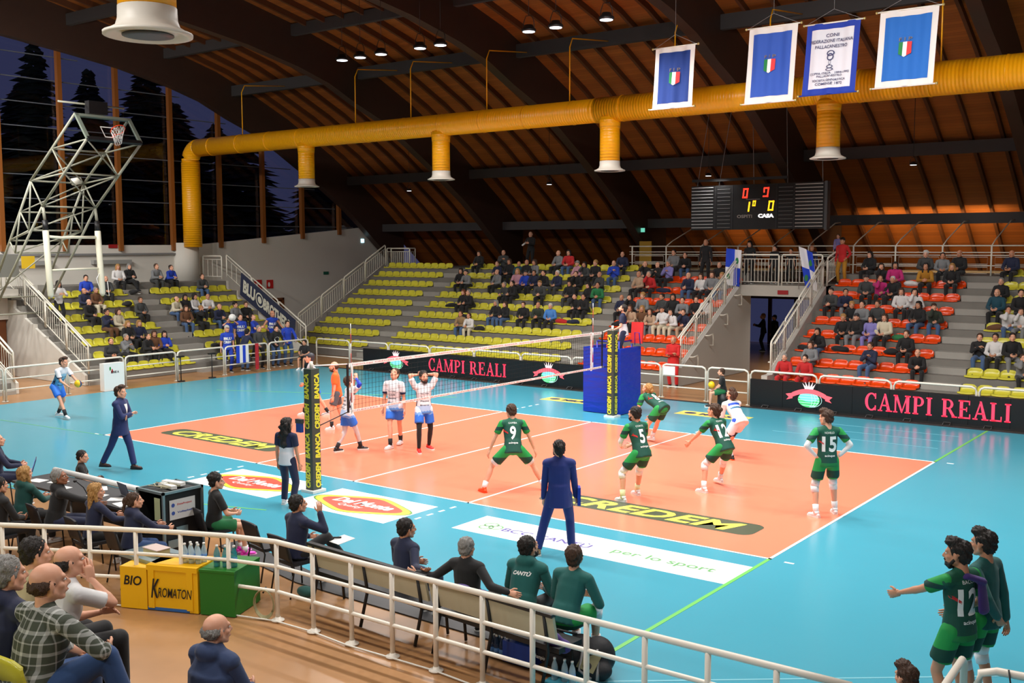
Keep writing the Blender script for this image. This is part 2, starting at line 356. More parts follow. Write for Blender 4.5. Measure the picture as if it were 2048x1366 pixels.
d = thing('door_1', loc=(XW, 19.6, 0), kind='structure')
G().box((XW-.2, 18.95, 0), (XW-.12, 20.25, 2.15)).build('door_leaf', M_DBROWN, d)
g = G(); g.box((XW-.12, 18.87, 0), (XW+.03, 18.97, 2.2)); g.box((XW-.12, 20.23, 0), (XW+.03, 20.33, 2.2)); g.box((XW-.12, 18.87, 2.12), (XW+.03, 20.33, 2.22)); g.build('door_frame', M_DBROWN, d)
G().tube((XW-.1, 20.05, 1.05), (XW-.02, 20.05, 1.05), .03).build('door_handle', M_GREY, d)
wr = G(); wr.box((33, -21, 0), (33.3, 34, 6)).build('wall_right', M_WALL, kind='structure')
G().box((-17, -21.3, 0), (33.3, -21, 5.2)).build('wall_near', M_WALL, kind='structure')
# glazed gable: posts, bars and panes
wn = thing('window_1', 'tall glazed gable wall with brown posts', loc=(XW, 10, 4.9), kind='structure')
PY = [-13.8, -11.3, -8.8, -6.3, -3.8, -1.3, 1.15, 3.65, 6.15, 8.75, 11.3, 13.95, 16.55, 19.1, 21.6, 24.15]
M_POST = mat('window_post_brown', (132, 76, 26), .5)
def wtop(y):
    for (a, za), (b, zb) in zip(WT, WT[1:]):
        if a <= y <= b: return za+(zb-za)*(y-a)/(b-a)
    return 4.85
for y in PY: G().box((XW-.06, y-.09, wtop(y)-.25), (XW+.14, y+.09, interp(PROF, y)+.3)).build('window_post', M_POST, wn)
ys = PY+[26.2]
for a, b in zip(ys, ys[1:]):
    n = 6; top = [(a+(b-a)*i/n, interp(PROF, a+(b-a)*i/n)+.4) for i in range(n+1)]
    g = G(); g.prism([(a, wtop(a)), (b, wtop(b))]+top[::-1], XW-.12, XW-.11, 0, 'x'); g.build('pane', M_GLASS, wn)
M_BAR = mat('glazing_bar', (92, 96, 104), .5)
z = 5.75
while z < 12.9:
    yy = [y for y in [4.5+i*.1 for i in range(220)] if interp(PROF, y) > z+.1 and z > wtop(y)]
    if yy: G().box((XW-.13, 9-max(yy), z), (XW-.07, max(yy), z+.035)).build('glazing_bar', M_BAR, wn)
    z += .95
# ------------------------------------------------------------------ roof
BX = [-16.2, -7.95, .3, 8.55, 16.8, 25.05, 33.1]
roof = thing('ceiling', 'boarded timber roof on big curved dark beams', loc=(8, 4.5, 13), kind='structure')
C2 = both(CEIL); P2 = both(PROF)
g = G()
for (a, za), (b, zb) in zip(C2, C2[1:]): g.prism([(a, za), (b, zb), (b, zb+.12), (a, za+.12)], -16.9, 33.3, 0, 'x')
g.build('roof_boards', M_PLANK, roof)
def beam_poly():
    return [p for p in P2]+[(y, z+.05) for y, z in reversed(both([(y, interp(CEIL, y)) for y, _ in PROF]))]
bp_ = beam_poly()
n = len(P2)
bm0 = None
for x in BX:
    if bm0 is None:
        g = G(); top = [(y, interp(CEIL, y)+.05) for y, _ in P2]
        for i in range(n-1): g.prism([P2[i], P2[i+1], top[i+1], top[i]], -.2, .2, 0, 'x')
        bm0 = g.build('main_beam', M_BEAM, roof, world=False); bm0.location = (x-8, -4.5, -13)
    else:
        c = bm0.copy(); link(c, roof); c.location = (x-8, -4.5, -13)
PUR = [(4.5, 14.0, 14.5), (9.0, 13.65, 14.1), (13.5, 12.95, 13.38), (17.1, 11.72, 12.2), (20.9, 9.6, 10.0), (24.4, 7.95, 8.38), (27.0, 5.55, 5.95)]
PUR = [p for p in PUR if p[0] != 20.9]
for a, b in zip(BX, BX[1:]):
    for y, z0, z1 in PUR:
        for yy in ((y, 9-y) if y > 4.6 else (y,)):
            G().box((a+.2, yy-.11, z0), (b-.2, yy+.11, z1)).build('purlin', M_PURL, roof)
rf = {}
for a, b in zip(BX, BX[1:]):
    for i in range(1, 8):
        x = a+(b-a)*i/8
        for side in (0, 1):
            if side not in rf:
                g = G(); pr = [(y, z) for y, z in (CEIL if side == 0 else both(CEIL)[:len(CEIL)])]
                for (ya, za), (yb, zb) in zip(pr, pr[1:]): g.prism([(ya, za-.22), (yb, zb-.22), (yb, zb+.02), (ya, za+.02)], -.055, .055, 0, 'x')
                rf[side] = g.build('rafter', M_RAFT, roof, world=False); o = rf[side]
            else: o = rf[side].copy(); link(o, roof)
            o.location = (x-8, -4.5, -13)
# warm lamps washing the boards behind the upper walkway
for i, x in enumerate((4.6, 10.8, 12.6, 14.4, 18.2)):
    t = thing('wall_uplight', 'small warm uplight under the far roof edge, %s from the scoreboard side' % ('first', 'second', 'third', 'fourth', 'fifth')[i], 'lamp', (x, 27.3, 5.8), group='uplights under the far roof edge')
    G().box((x-.3, 27.12, 5.8), (x+.3, 27.3, 5.88)).build('housing', M_BLACK, t); G().box((x-.27, 27.14, 5.78), (x+.27, 27.28, 5.798)).build('lens', mat('warm_lens', (255, 190, 90), .5, emit=3), t)
    area((x, 27.3, 5.72), 120, (1, .68, .32), (1.6, .1), (R(55), 0, 0), 175)

# ------------------------------------------------------------------ grandstands
def stand(name, label, axis, base, dz, base_z, treads, spans, loc, extra=0):
    """steps receding along +axis; base(k) gives front edge coordinate"""
    st = thing(name, label, loc=loc, kind='structure'); return st
FY = lambda k: 17.05+.715*k
FZ = lambda k: .47+.405*k
far = thing('far_grandstand', 'stepped grey concrete grandstand along the far side', loc=(0, 17, 0), kind='structure')
for x0, x1 in ((-12.25, 7.3), (10.75, 24.0)):
    for k in range(9):
        yb = FY(k+1) if k < 8 else 27.2
        G().box((x0, FY(k), FZ(k)-.42 if k else 0), (x1, yb+.02, FZ(k))).build('concrete_step', M_CONC, far)
    G().box((x0, 27.0, 3.3), (x1, 31.5, 3.71)).build('walkway_slab', M_CONC, far)
for x0, x1 in ((-7.78, -6.8), (2.27, 3.22), (15.27, 16.36)):
    for k in range(9):
        z = FZ(k)-.405; G().box((x0, FY(k)-.36, z-.01), (x1, FY(k), z+.2)).build('aisle_step', M_CONC2, far)
        if k == 0: G().box((x0, FY(0)-.72, 0), (x1, FY(0)-.36, .09)).build('aisle_step', M_CONC2, far)
# passage between the orange blocks: side walls, bridge, foyer behind
sw = [(16.6, 0), (22.5, 0), (22.5, 3.3), (21.6, 3.3), (17.0, .62), (16.6, .62)]
g = G(); g.prism(sw, 7.3, 7.5, 0, 'x'); g.build('passage_wall', mat('brightened_concrete', (186, 182, 174), .8), far); g = G(); g.prism(sw, 10.55, 10.75, 0, 'x'); g.build('passage_wall', mat('brightened_concrete'), far)  # wall concrete coloured paler to make up for weak light in the passage
G().box((7.3, 21.6, 2.9), (10.75, 31.5, 3.3)).build('bridge_slab', mat('bridge_concrete', (176, 172, 162), .8, noise=.06), far)
G().box((-17, 31.4, 0), (33, 31.6, 3.6)).build('lower_rear_wall', M_DBROWN, far) if False else None
g = G(); g.box((-6, 33.0, 0), (-.2, 33.1, 3.4)); g.box((7.8, 33.0, 0), (20, 33.1, 3.4)); g.box((-.2, 33.0, 2.95), (7.8, 33.1, 3.4)); g.build('foyer_wall', mat('foyer_brown', (60, 44, 34), .6), far)
G().box((-6, 24.2, 3.3), (20, 33.2, 3.38)).build('foyer_ceiling', mat('foyer_brown'), far)
dd = thing('door_2', loc=(4, 33, 0), kind='structure')
for x in (-.2, 1.1, 2.4, 3.7, 5.0, 6.3, 7.65): G().box((x, 32.95, 0), (x+.15, 33.1, 2.95)).build('door_frame', M_DBROWN, dd)
G().box((-.2, 32.94, 2.2), (7.8, 33.1, 2.36)).build('door_frame', M_DBROWN, dd)
for x in (-.05, 1.25, 2.55, 3.85, 5.15, 6.45): G().box((x, 33.02, .1), (x+1.15, 33.03, 2.9)).build('door_pane', M_GLASS, dd)
G().box((8.95, 21.57, 2.98), (9.35, 21.6, 3.13)).build('bridge_sign', mat('sign_dark_red', (150, 22, 26), .5), far)

area((8.9, 24.5, 2.85), 90, (1, .95, .9), (.6, .6)); G().box((8.5, 24.1, 2.86), (9.3, 24.9, 2.9)).build('added_fill_panel', mat('fill_panel_glow', (240, 240, 235), .5, emit=2), label='added fill light panel brightening the passage under the far stand', cat='lamp')  # glowing panel and its light are added to brighten the passage
# seat shells
def seat_mesh(name, m):
    g = G(); T = .022
    def prof(t):  # t 0..1 front lip -> top of back : (depth, height)
        pts = [(-.01, .02), (.02, .05), (.08, .045), (.22, .03), (.33, .045), (.385, .11), (.405, .2), (.41, .255)]
        f = t*(len(pts)-1); i = min(int(f), len(pts)-2); q = f-i
        return pts[i][0]*(1-q)+pts[i+1][0]*q, pts[i][1]*(1-q)+pts[i+1][1]*q
    def top(u, v):
        d, h = prof(u); x = (v-.5)*2; w = .222*(1-.10*max(0, u-.75)*4*abs(x)**3)
        hh = h - (.05*abs(x)**4*max(0, u-.8)*5) + (.018*abs(x)**3*(1-u)) ; dd = d - .05*abs(x)**2*max(0, min(1, (u-.5)*2))
        return (x*w, dd, hh)
    g.grid(top, 9, 6, 0); vs = g.v[:]; n = len(vs)
    g.v += [(x, y+(T if z > .06 else 0), z-(T if z <= .12 else 0)) for x, y, z in vs]
    g.f += [tuple(i+n for i in reversed(f)) for f in g.f]; g.m += g.m; g.sm += g.sm
    A = [i*7 for i in range(10)]; B = [i*7+6 for i in range(10)]; C_ = list(range(7)); D = [63+i for i in range(7)]
    for E_ in (A, B, C_, D):
        for a, b in zip(E_, E_[1:]): g.f.append((a, b, b+n, a+n)); g.m.append(0); g.sm.append(False)
    return g.mesh(name, m)
SEAT = {'y': seat_mesh('seat_yellow', M_YSEAT), 'o': seat_mesh('seat_orange', M_OSEAT)}
RAILM = {}
ORD = ['lowest', 'second', 'third', 'fourth', 'fifth', 'sixth', 'seventh', 'eighth', 'top']
def seat_row(label, group, origin, rz, x0, x1, n, c, logo=False):
    t = thing('seat_row', label, 'seats', origin, rz, group)
    pitch = (x1-x0)/n
    for i in range(n):
        o = bpy.data.objects.new('seat', SEAT[c]); link(o, t); o.location = (x0+pitch*(i+.5)-0, 0, 0); o.scale = (pitch/.452, 1, 1)
    key = round(x1-x0, 2)
    if key not in RAILM: g = G(); g.box((x0, .06, -.002), (x1, .12, .03)); g.box((x0, .26, -.002), (x1, .32, .025)); RAILM[key] = g.mesh('seat_rail', M_DGREY)
    o = bpy.data.objects.new('seat_rail', RAILM[key]); link(o, t)
    return t
BL = [(-11.95, -7.8, 9, 'y', 9, 'yellow', 'end block beside the white staircase'), (-6.75, 2.25, 19, 'y', 9, 'yellow', 'wide middle block behind the net'),
      (3.25, 7.2, 9, 'o', 8, 'orange', 'block before the passage stairs'), (10.9, 15.25, 9, 'o', 8, 'orange', 'block past the passage'), (16.4, 21.0, 10, 'y', 9, 'yellow', 'block past the orange seats')]
for x0, x1, n, c, K, cn, bl in BL:
    w_ = x1-x0
    for k in range(K):
        if n == 19 and k == 0: pass
        seat_row('%s row of %s bucket seats, %s, far stand' % (ORD[k] if not (K == 8 and k == 7) else 'eighth', cn, bl), 'seat rows in the far stand', ((x0+x1)/2, FY(k)-.03, FZ(k)+.0), 0, -w_/2, w_/2, n, c)
# left stand (rows run along Y, climbing towards -X)
LX = lambda k: -9.5-.715*k
LZ = lambda k: .33+.415*k
ls = thing('end_grandstand', 'stepped concrete stand under the glazed gable', loc=(-10, 8, 0), kind='structure')
for y0, y1 in ((5.15, 15.25), (-12, 2.6)):
    for k in range(8):
        G().box((LX(k+1)-.02 if k < 7 else XW, y0, LZ(k)-.42 if k else 0), (LX(k), y1, LZ(k))).build('concrete_step', M_CONC, ls)
for y0, y1 in ((9.85, 11.0), (5.17, 6.15), (1.6, 2.58)):
    for k in range(8):
        z = LZ(k)-.415; G().box((LX(k), y0, z-.01), (LX(k)+.36, y1, z+.2)).build('aisle_step', M_CONC2, ls)
for y0, y1 in ((5.05, 5.15), (2.6, 2.7), (15.25, 15.35)):
    g = G(); g.prism([(XW, 0), (-9.2, 0), (-9.2, .35), (LX(7), LZ(7)-.35), (XW, LZ(7)-.35)], y0, y1, 0, 'y')
    for k in range(8):
        g.prism([(LX(k)+.02, LZ(k)-.36), (LX(k)+.02, LZ(k)), (LX(k)-.5, LZ(k)), (LX(k)-.5, LZ(k)-.36)], y0-.002, y1+.002, 0, 'y')
    g.build('side_wall', M_WALL, ls)
G().box((XW, 2.7, 3.0), (-13.4, 5.05, 3.25)).build('landing_slab', M_WALL, ls)
g = G(); g.box((-14.4, 2.75, 0), (-14.3, 5.0, 2.1)); g.build('passage_door', M_DBROWN, ls)
G().box((-14.5, 2.7, 2.1), (-14.2, 5.05, 3.0)).build('lintel', M_WALL, ls)
for y0, y1, n, bl in ((6.2, 9.8, 8, 'section beside the open stair'), (11.05, 14.95, 8, 'section beside the banner rail'), (-2.2, 1.55, 8, 'section behind the scorers')):
    for k in range(7):
        if n == 8 and y0 > 11 and k == 9: continue
        h = (y1-y0)/2; seat_row('%s row of yellow bucket seats, %s, end stand' % (ORD[k], bl), 'seat rows in the end stand', (LX(k)+.03, (y0+y1)/2, LZ(k)), R(90), -h, h, n, 'y')
# near stand, under the camera
NY = lambda k: -9.1-.715*k
NZ = lambda k: .47+.405*k+(.22 if k == 3 else 0)
ns = thing('near_grandstand', 'stepped concrete stand in front of the camera side wall', loc=(15, -9, 0), kind='structure')
for k in range(9):
    G().box((4, NY(k+1)-.02 if k < 8 else -21, NZ(k)-.42 if k else 0), ((14.0, 14.6, 15.4, 18.0, 18.6, 19.2, 30, 30, 30)[k], NY(k), NZ(k))).build('concrete_step', M_CONC, ns)
for k, xe in enumerate((13.9, 14.5, 15.3, 17.9, 18.5)):
    n = int((xe-10.3)/.46); seat_row('%s row of yellow bucket seats in the near stand' % ORD[k], 'seat rows in the near stand', ((xe+10.3)/2, NY(k)+.03, NZ(k)), R(180), -(xe-10.3)/2, (xe-10.3)/2, n, 'y')

# ------------------------------------------------------------------ white railings
def slope_rail(name, label, p0, p1, h=.95, segs=3, bal=.13, low=.12, cat='railing', double=None, step=0, loc=None):
    """p0 -> p1 along the foot line; uprights, top rail, lower rail, balusters"""
    p0, p1 = V(p0), V(p1); t = thing(name, label, cat, tuple(p0)); up = V((0, 0, 1)); d = (p1-p0)
    for i in range(segs):
        a = p0+d*(i/segs); b = p0+d*((i+1)/segs)-d.normalized()*.07
        g = G(); pts = [a, a+up*h, b+up*h, b]
        g.path([a, a+up*(h-.04), a+up*h+d.normalized()*.04, b+up*h-d.normalized()*.04, b+up*(h-.04), b], .034, 6); g.build('rail_frame', M_STEEL, t)
        G().path([a+up*low, b+up*low], .018, 6).build('lower_rail', M_STEEL, t)
        G().path([a+up*(h-.16), b+up*(h-.16)], .016, 6).build('upper_rail', M_STEEL, t)
        hl = V((b.x-a.x, b.y-a.y, 0)).length; nb = max(2, int(hl/bal)); g = G()
        for j in range(1, nb): q = a+(b-a)*(j/nb); g.tube(q+up*low, q+up*(h-.16), .011, n=4)
        g.build('balusters', M_STEEL, t, kind='stuff')
    if double:
        G().path([p0+V(double)+up*(h-.05), p1+V(double)+up*(h-.05)], .026, 6).build('handrail', M_STEEL, t)
    return t
slope_rail('stair_railing', 'white stair railing at the end wall side of the yellow seats', (-12.2, 17.4, .72), (-12.2, 23.2, 3.86), 1.0, 4)
slope_rail('platform_railing', 'short white railing on top of the end staircase', (-12.2, 23.25, 3.71), (-12.2, 25.4, 3.71), .95, 1)
slope_rail('platform_railing', 'low white railing closing the top walkway by the end staircase', (-12.0, 23.35, 3.71), (-10.7, 23.35, 3.71), .95, 1)
slope_rail('stair_railing', 'white passage railing on the wall beside the red suited man', (7.4, 17.1, .66), (7.4, 21.6, 3.3), 1.0, 4, double=(-.12, 0, 0))
slope_rail('stair_railing', 'white passage railing beside the two seated red suits', (10.65, 17.1, .66), (10.65, 21.6, 3.3), 1.0, 4, double=(.12, 0, 0))
slope_rail('bridge_railing', 'white railing across the bridge above the passage, blue flag side', (7.45, 21.7, 3.3), (9.0, 21.7, 3.3), 1.12, 1)
slope_rail('bridge_railing', 'white railing across the bridge above the passage, orange seat side', (9.05, 21.7, 3.3), (10.62, 21.7, 3.3), 1.12, 1)
slope_rail('platform_railing', 'white railing running back from the bridge by the man in red', (10.7, 21.8, 3.3), (10.7, 23.3, 3.71), 1.0, 1)
for x, o_ in ((7.56, -1), (10.52, 1)):
    for i in range(4):
        y = 17.7+i*1.15; z = .95+i*.66
        h = thing('wall_bracket', '%s white handrail bracket on the passage wall, %s side' % (('lowest', 'second', 'third', 'highest')[i], 'blue pad' if o_ < 0 else 'orange seat'), 'handrail', (x, y, z), group='handrail brackets in the passage')
        G().path([(x, y, z), (x-.1*o_*-1, y, z+.02), (x+.1*o_, y, z+.02), (x+.1*o_, y-.02, z-.3), (x, y, z-.32)] if False else [(x, y-.25, z), (x-o_*.12, y-.2, z), (x-o_*.12, y+.1, z+.04), (x-o_*.12, y+.14, z-.05), (x-o_*.12, y+.14, z-.36), (x, y+.14, z-.36)], .024, 6).build('bracket_tube', M_STEEL, h)
slope_rail('stair_railing', 'white open stair railing rising behind the standing woman in black', (-9.2, 5.2, .4), (-14.6, 5.2, 3.45), .98, 4, double=(0, .12, 0))
slope_rail('stair_railing', 'white stair railing across the passage from the standing woman in black', (-9.2, 2.55, .4), (-14.6, 2.55, 3.45), .98, 4, double=(0, -.12, 0))
slope_rail('platform_railing', 'white railing across the landing above the end passage', (-14.6, 2.6, 3.3), (-14.6, 5.1, 3.3), 1.0, 1)
slope_rail('stair_railing', 'white railing carrying the navy supporters banner', (-9.4, 15.32, .45), (-14.6, 15.32, 3.45), 1.0, 3, bal=.3)
slope_rail('platform_railing', 'white railing on the top step of the end stand', (-14.9, 15.32, 3.3), (-16.3, 15.32, 3.3), 1.05, 1, bal=.3)
# long railing of the upper walkway with braces to the roof
wr_ = thing('walkway_railing', 'long white railing of the upper walkway with slanting braces to the roof', 'railing', (1.7, 23.45, 3.71))
xs = [1.73, 3.33, 4.91, 6.5, 7.95, 9.35, 11.05, 12.56, 14.17, 15.76, 17.4, 19.0, 20.6, 22.2]
for x in xs:
    G().tube((x, 23.45, 3.7), (x, 23.45, 4.73), .03).build('post', M_STEEL, wr_)
    if x > 3: G().path([(x, 23.45, 4.73), (x, 24.0, 4.95), (x, 26.2, 5.62), (x, 26.8, 5.66)], .022).build('brace', M_STEEL, wr_)
for z in (4.73, 4.5, 4.4, 4.05): G().tube((1.6, 23.45, z), (23, 23.45, z), .024 if z > 4.6 else .018).build('rail', M_STEEL, wr_)
for a, b in zip(xs, xs[1:]):
    for z0, z1 in ((4.1, 4.34), (3.78, 4.0)):
        G().path([(a+.12, 23.45, z0), (b-.12, 23.45, z0), (b-.12, 23.45, z1), (a+.12, 23.45, z1)], .011, 4, closed=True).build('panel_frame', M_STEEL, wr_)
# court barriers: rounded frames
def barrier(label, a, b, h=1.05, sign=False, rails=(.36, .7)):
    a, b = V(a), V(b); t = thing('court_barrier', label, 'barrier', tuple(a), group='white barriers round the court'); d = (b-a).normalized(); up = V((0, 0, 1)); a2, b2 = a+d*.04, b-d*.04
    G().path([a2, a2+up*(h-.12), a2+up*(h-.035)+d*.035, a2+up*h+d*.12, b2+up*h-d*.12, b2+up*(h-.035)-d*.035, b2+up*(h-.12), b2], .032, 8).build('frame', M_STEEL, t)
    for z in rails: G().tube(a2+up*z, b2+up*z, .022).build('rail', M_STEEL, t)
    for q in (a2, b2): G().tube(q, q+up*.015, .07, n=10).build('foot_plate', M_STEEL, t)
    return t
yb = [13.95-2.08*i for i in range(12)]
NTH = ['first', 'second', 'third', 'fourth', 'fifth', 'sixth', 'seventh', 'eighth', 'ninth', 'tenth', 'eleventh', 'twelfth']
for i, (a, b) in enumerate(zip(yb, yb[1:])): barrier('white tubular barrier at the end stand, %s from the far corner' % NTH[i], (-7.72, a, 0), (-7.72, b, 0))
xb = [-7.64, -5.68, -3.6, -1.5, .62, 2.71, 4.83, 6.7, 8.22, 9.8, 11.2, 13.3, 15.4, 17.6, 19.8]
for i, (a, b) in enumerate(zip(xb, xb[1:])):
    t = barrier('white tubular barrier on the far side, %s from the corner' % (NTH+['thirteenth', 'fourteenth'])[i], (a, 14.27, 0), (b, 14.27, 0))
    if i == 8: G().box((a+.08, 14.23, .72), (a+.5, 14.24, 1.0)).build('notice', M_WHT, t)
# railing in front of the near stand
nr = thing('front_railing', 'cream white tubular railing with round floor flanges along the near walkway', 'railing', (14, -6.2, 0))
rp_ = [(9.2, -8.5), (9.78, -8.2), (10.34, -7.89), (10.88, -7.59), (11.44, -7.27), (12.03, -6.96), (12.62, -6.68), (13.26, -6.41), (13.98, -6.22)]+[(13.98+.672*i, -6.22) for i in range(1, 12)]
M_CREAM = mat('cream_painted_steel', (232, 224, 210), .35)
G().path([(x, y, 1.03) for x, y in rp_], .034, 10).build('top_rail', M_CREAM, nr)
for z in (.71, .38): G().path([(x, y, z) for x, y in rp_], .026, 8).build('middle_rail', M_CREAM, nr)
G().path([(x+.0, y-.06+.03*sin(i*2.1), .012) for i, (x, y) in enumerate(rp_[2:])], .011, 6).build('floor_cable', mat('cable_white', (220, 218, 208), .5), nr)
for x, y in rp_:
    G().tube((x, y, 0), (x, y, 1.03), .03, n=10).build('post', M_CREAM, nr); G().lathe([(.085, 0), (.085, .012), (.04, .02), (.034, .05)], (x, y, 0), 14).build('flange', M_CREAM, nr)
gt = thing('gate_railing', 'short cream railing end piece beside the two standing substitutes', 'railing', (21.9, -5.5, 0))
G().path([(22.05, -7.2, 0), (22.05, -7.2, .9), (22.02, -6.4, 1.0), (21.98, -5.05, 1.03), (21.98, -4.98, .98), (21.98, -4.98, 0)], .034, 10).build('rail_frame', M_CREAM, gt)
gt = thing('gate_railing', 'cream railing with rounded corner and black cable at the walkway end', 'railing', (22.2, -5.1, 0))
G().path([(22.15, -5.2, 0), (22.15, -5.2, .9), (22.17, -5.2, 1.0), (22.3, -5.18, 1.04), (24.5, -5.0, 1.04)], .036, 10).build('rail_frame', M_CREAM, gt)
G().path([(22.4, -5.21, 1.09), (22.44, -5.25, .9), (22.46, -5.22, .6), (22.4, -5.2, .3)], .008, 5).build('cable', M_BLACK, gt)

# ------------------------------------------------------------------ ducts
def ribbed(name, loc):
    m = mat(name, (248, 172, 10), .33); nt = m.node_tree; b = nt.nodes['Principled BSDF']; t = nt.nodes.new('ShaderNodeTexCoord'); w_ = nt.nodes.new('ShaderNodeTexWave'); w_.bands_direction = loc; w_.inputs['Scale'].default_value = 3.2
    nt.links.new(t.outputs['Object'], w_.inputs['Vector']); bp = nt.nodes.new('ShaderNodeBump'); bp.inputs['Strength'].default_value = .35; bp.inputs['Distance'].default_value = .02
    nt.links.new(w_.outputs['Fac'], bp.inputs['Height']); nt.links.new(bp.outputs[0], b.inputs['Normal']); return m
M_DX, M_DZ = ribbed('duct_yellow_ribs_x', 'X'), ribbed('duct_yellow_ribs_z', 'Z')
M_NOZ = mat('nozzle_white', (214, 208, 196), .5)
def duct(name, label, Y, Z, x0, x1, drops, elbow=True, rr=.39):
    t = thing(name, label, 'air duct', (x0, Y, Z)); r1 = rr
    cuts = [x0, 5.6, 13.2, x1]
    for i, (a, b) in enumerate(zip(cuts, cuts[1:])):
        r = (r1, r1+.02, r1+.06)[i]; g = G(); g.tube((a, Y, Z), (b, Y, Z), r, n=28); g.build('duct_run', M_DX, t)
        if i: G().tube((a-.25, Y, Z), (a+.02, Y, Z), r-.03, r, n=28).build('reducer', M_DX, t)
    for i in range(int((x1-x0)/1.9)):
        x = x0+1+i*1.9; r = r1+.012+(.06 if x > 13.2 else .02 if x > 5.6 else 0); G().tube((x, Y, Z), (x+.03, Y, Z), r, n=28).build('joint_ring', M_DX, t)
    if elbow:
        g = G(); R_ = .62; pts = [(x0-R_*sin(a), Y, Z-R_+R_*cos(a)) for a in [R(90*i/8) for i in range(9)]]
        g.path(pts, r1, 28); g.build('elbow', M_DZ, t); g = G(); g.tube((x0-R_, Y, Z-R_), (x0-R_, Y, 4.75), r1+.02, n=28); g.build('riser', M_DZ, t)
    for x, zb in drops:
        d = G().tube((x, Y, Z-.1), (x, Y, zb+.3), .325, n=24).build('drop_duct', M_DZ, t)
        G().tube((x+.0, Y, Z-.62), (x+.0, Y, Z-.25), .33, .36, n=24).build('collar', M_DZ, d)
        g = G(); g.lathe([(.33, .32), (.335, .18), (.36, .1), (.47, .035), (.5, .03), (.5, .0), (.44, -.01), (.36, .04), (.3, .05), (.29, .02), (.24, .0), (.2, .01), (.19, .05), (.1, .06), (.09, .03), (.0, .02)], (x, Y, zb), 28); g.build('nozzle', M_NOZ, d); g = G(); g.lathe([(.2, .0), (.29, .012), (.29, .0), (.2, -.012)], (x, Y, zb), 24); g.lathe([(.04, .0), (.1, .01), (.1, .0), (.04, -.008)], (x, Y, zb), 20); g.build('dark_recess_rings', M_DGREY, d)  # dark rings under the nozzle stand in for shade in its recesses
    return t
du = duct('air_duct', 'long yellow ribbed air duct hung under the roof beside the banners', 14.6, 9.15, -15.35, 33, [(-8.35, 7.18), (-1.14, 7.18), (6.07, 7.18), (13.3, 7.2), (20.5, 7.2)])
for x in (-12.3, -5.5, -2.6, 1.0, 4.5, 8.4, 11.5, 16.3, 19.5):
    G().path([(x, 14.6, 9.5), (x, 14.6, 11.3), (x, 14.75, 11.6), (x, 16.98, 11.85)], .022).build('hanger', M_YDUCT, du)
duct('air_duct', 'second yellow duct above the near stand with a white round nozzle', -7.5, 9.15, -15.35, 33, [(13.48, 7.2), (6.2, 7.2), (20.6, 7.2)])

# ------------------------------------------------------------------ floodlights
M_LENS = mat('lamp_lens', (240, 246, 255), .3, emit=9)
def flood(x, y, z, label, small=False, group='round floodlights on the lamp row'):
    t = thing('floodlight', label, 'lamp', (x, y, z), group=group); s = .6 if small else 1
    g = G(); g.lathe([(.02, .16*s), (.11*s, .15*s), (.15*s, .06*s), (.2*s, .04*s), (.21*s, .0), (.19*s, -.03*s), (.0, -.03*s)], (x, y, z), 16); g.build('housing', M_BLACK, t)
    g = G(); g.lathe([(.0, -.032*s), (.17*s, -.032*s), (.17*s, -.04*s), (0, -.045*s)], (x, y, z), 16); g.build('lens', M_LENS, t)
    top = .4*s
    g = G(); g.path([(x-.19*s, y, z+.02), (x-.17*s, y, z+.24*s), (x-.1*s, y, z+top), (x+.1*s, y, z+top), (x+.17*s, y, z+.24*s), (x+.19*s, y, z+.02)], .012, 5); g.build('bracket', M_BLACK, t)
    G().path([(x, y, z+top), (x, y, interp(CEIL, y)-.35)], .01, 4).build('suspension', M_BLACK, t)
names = ['end lamp of the row toward the glazed gable', 'second lamp of the row from the glazed gable', 'third lamp of the row from the glazed gable', 'lamp just before the dark beam', 'lamp tucked beside the dark beam', 'first lamp past the dark beam', 'second lamp past the dark beam', 'lone lamp closest to the banners']
for x, n_ in zip(LAMPX, names): flood(x, LAMP_ROW_Y, LAMP_Z, 'round white floodlight in black housing, '+n_)
for x, y, z, n_ in ((-8.6, 21, 7.3, 'over the end block of yellow seats'), (-.8, 21, 7.3, 'over the middle of the yellow seats'), (6.4, 21, 7.35, 'just above the scoreboard'), (13.8, 21, 7.4, 'over the orange seats past the passage')):
    flood(x, y, z, 'small black spotlight hung low '+n_, True, 'small spotlights over the far stand')
    area((x, y, z-.06), 40, size=(.25, .25), rot=(R(12), 0, 0), spread=150)

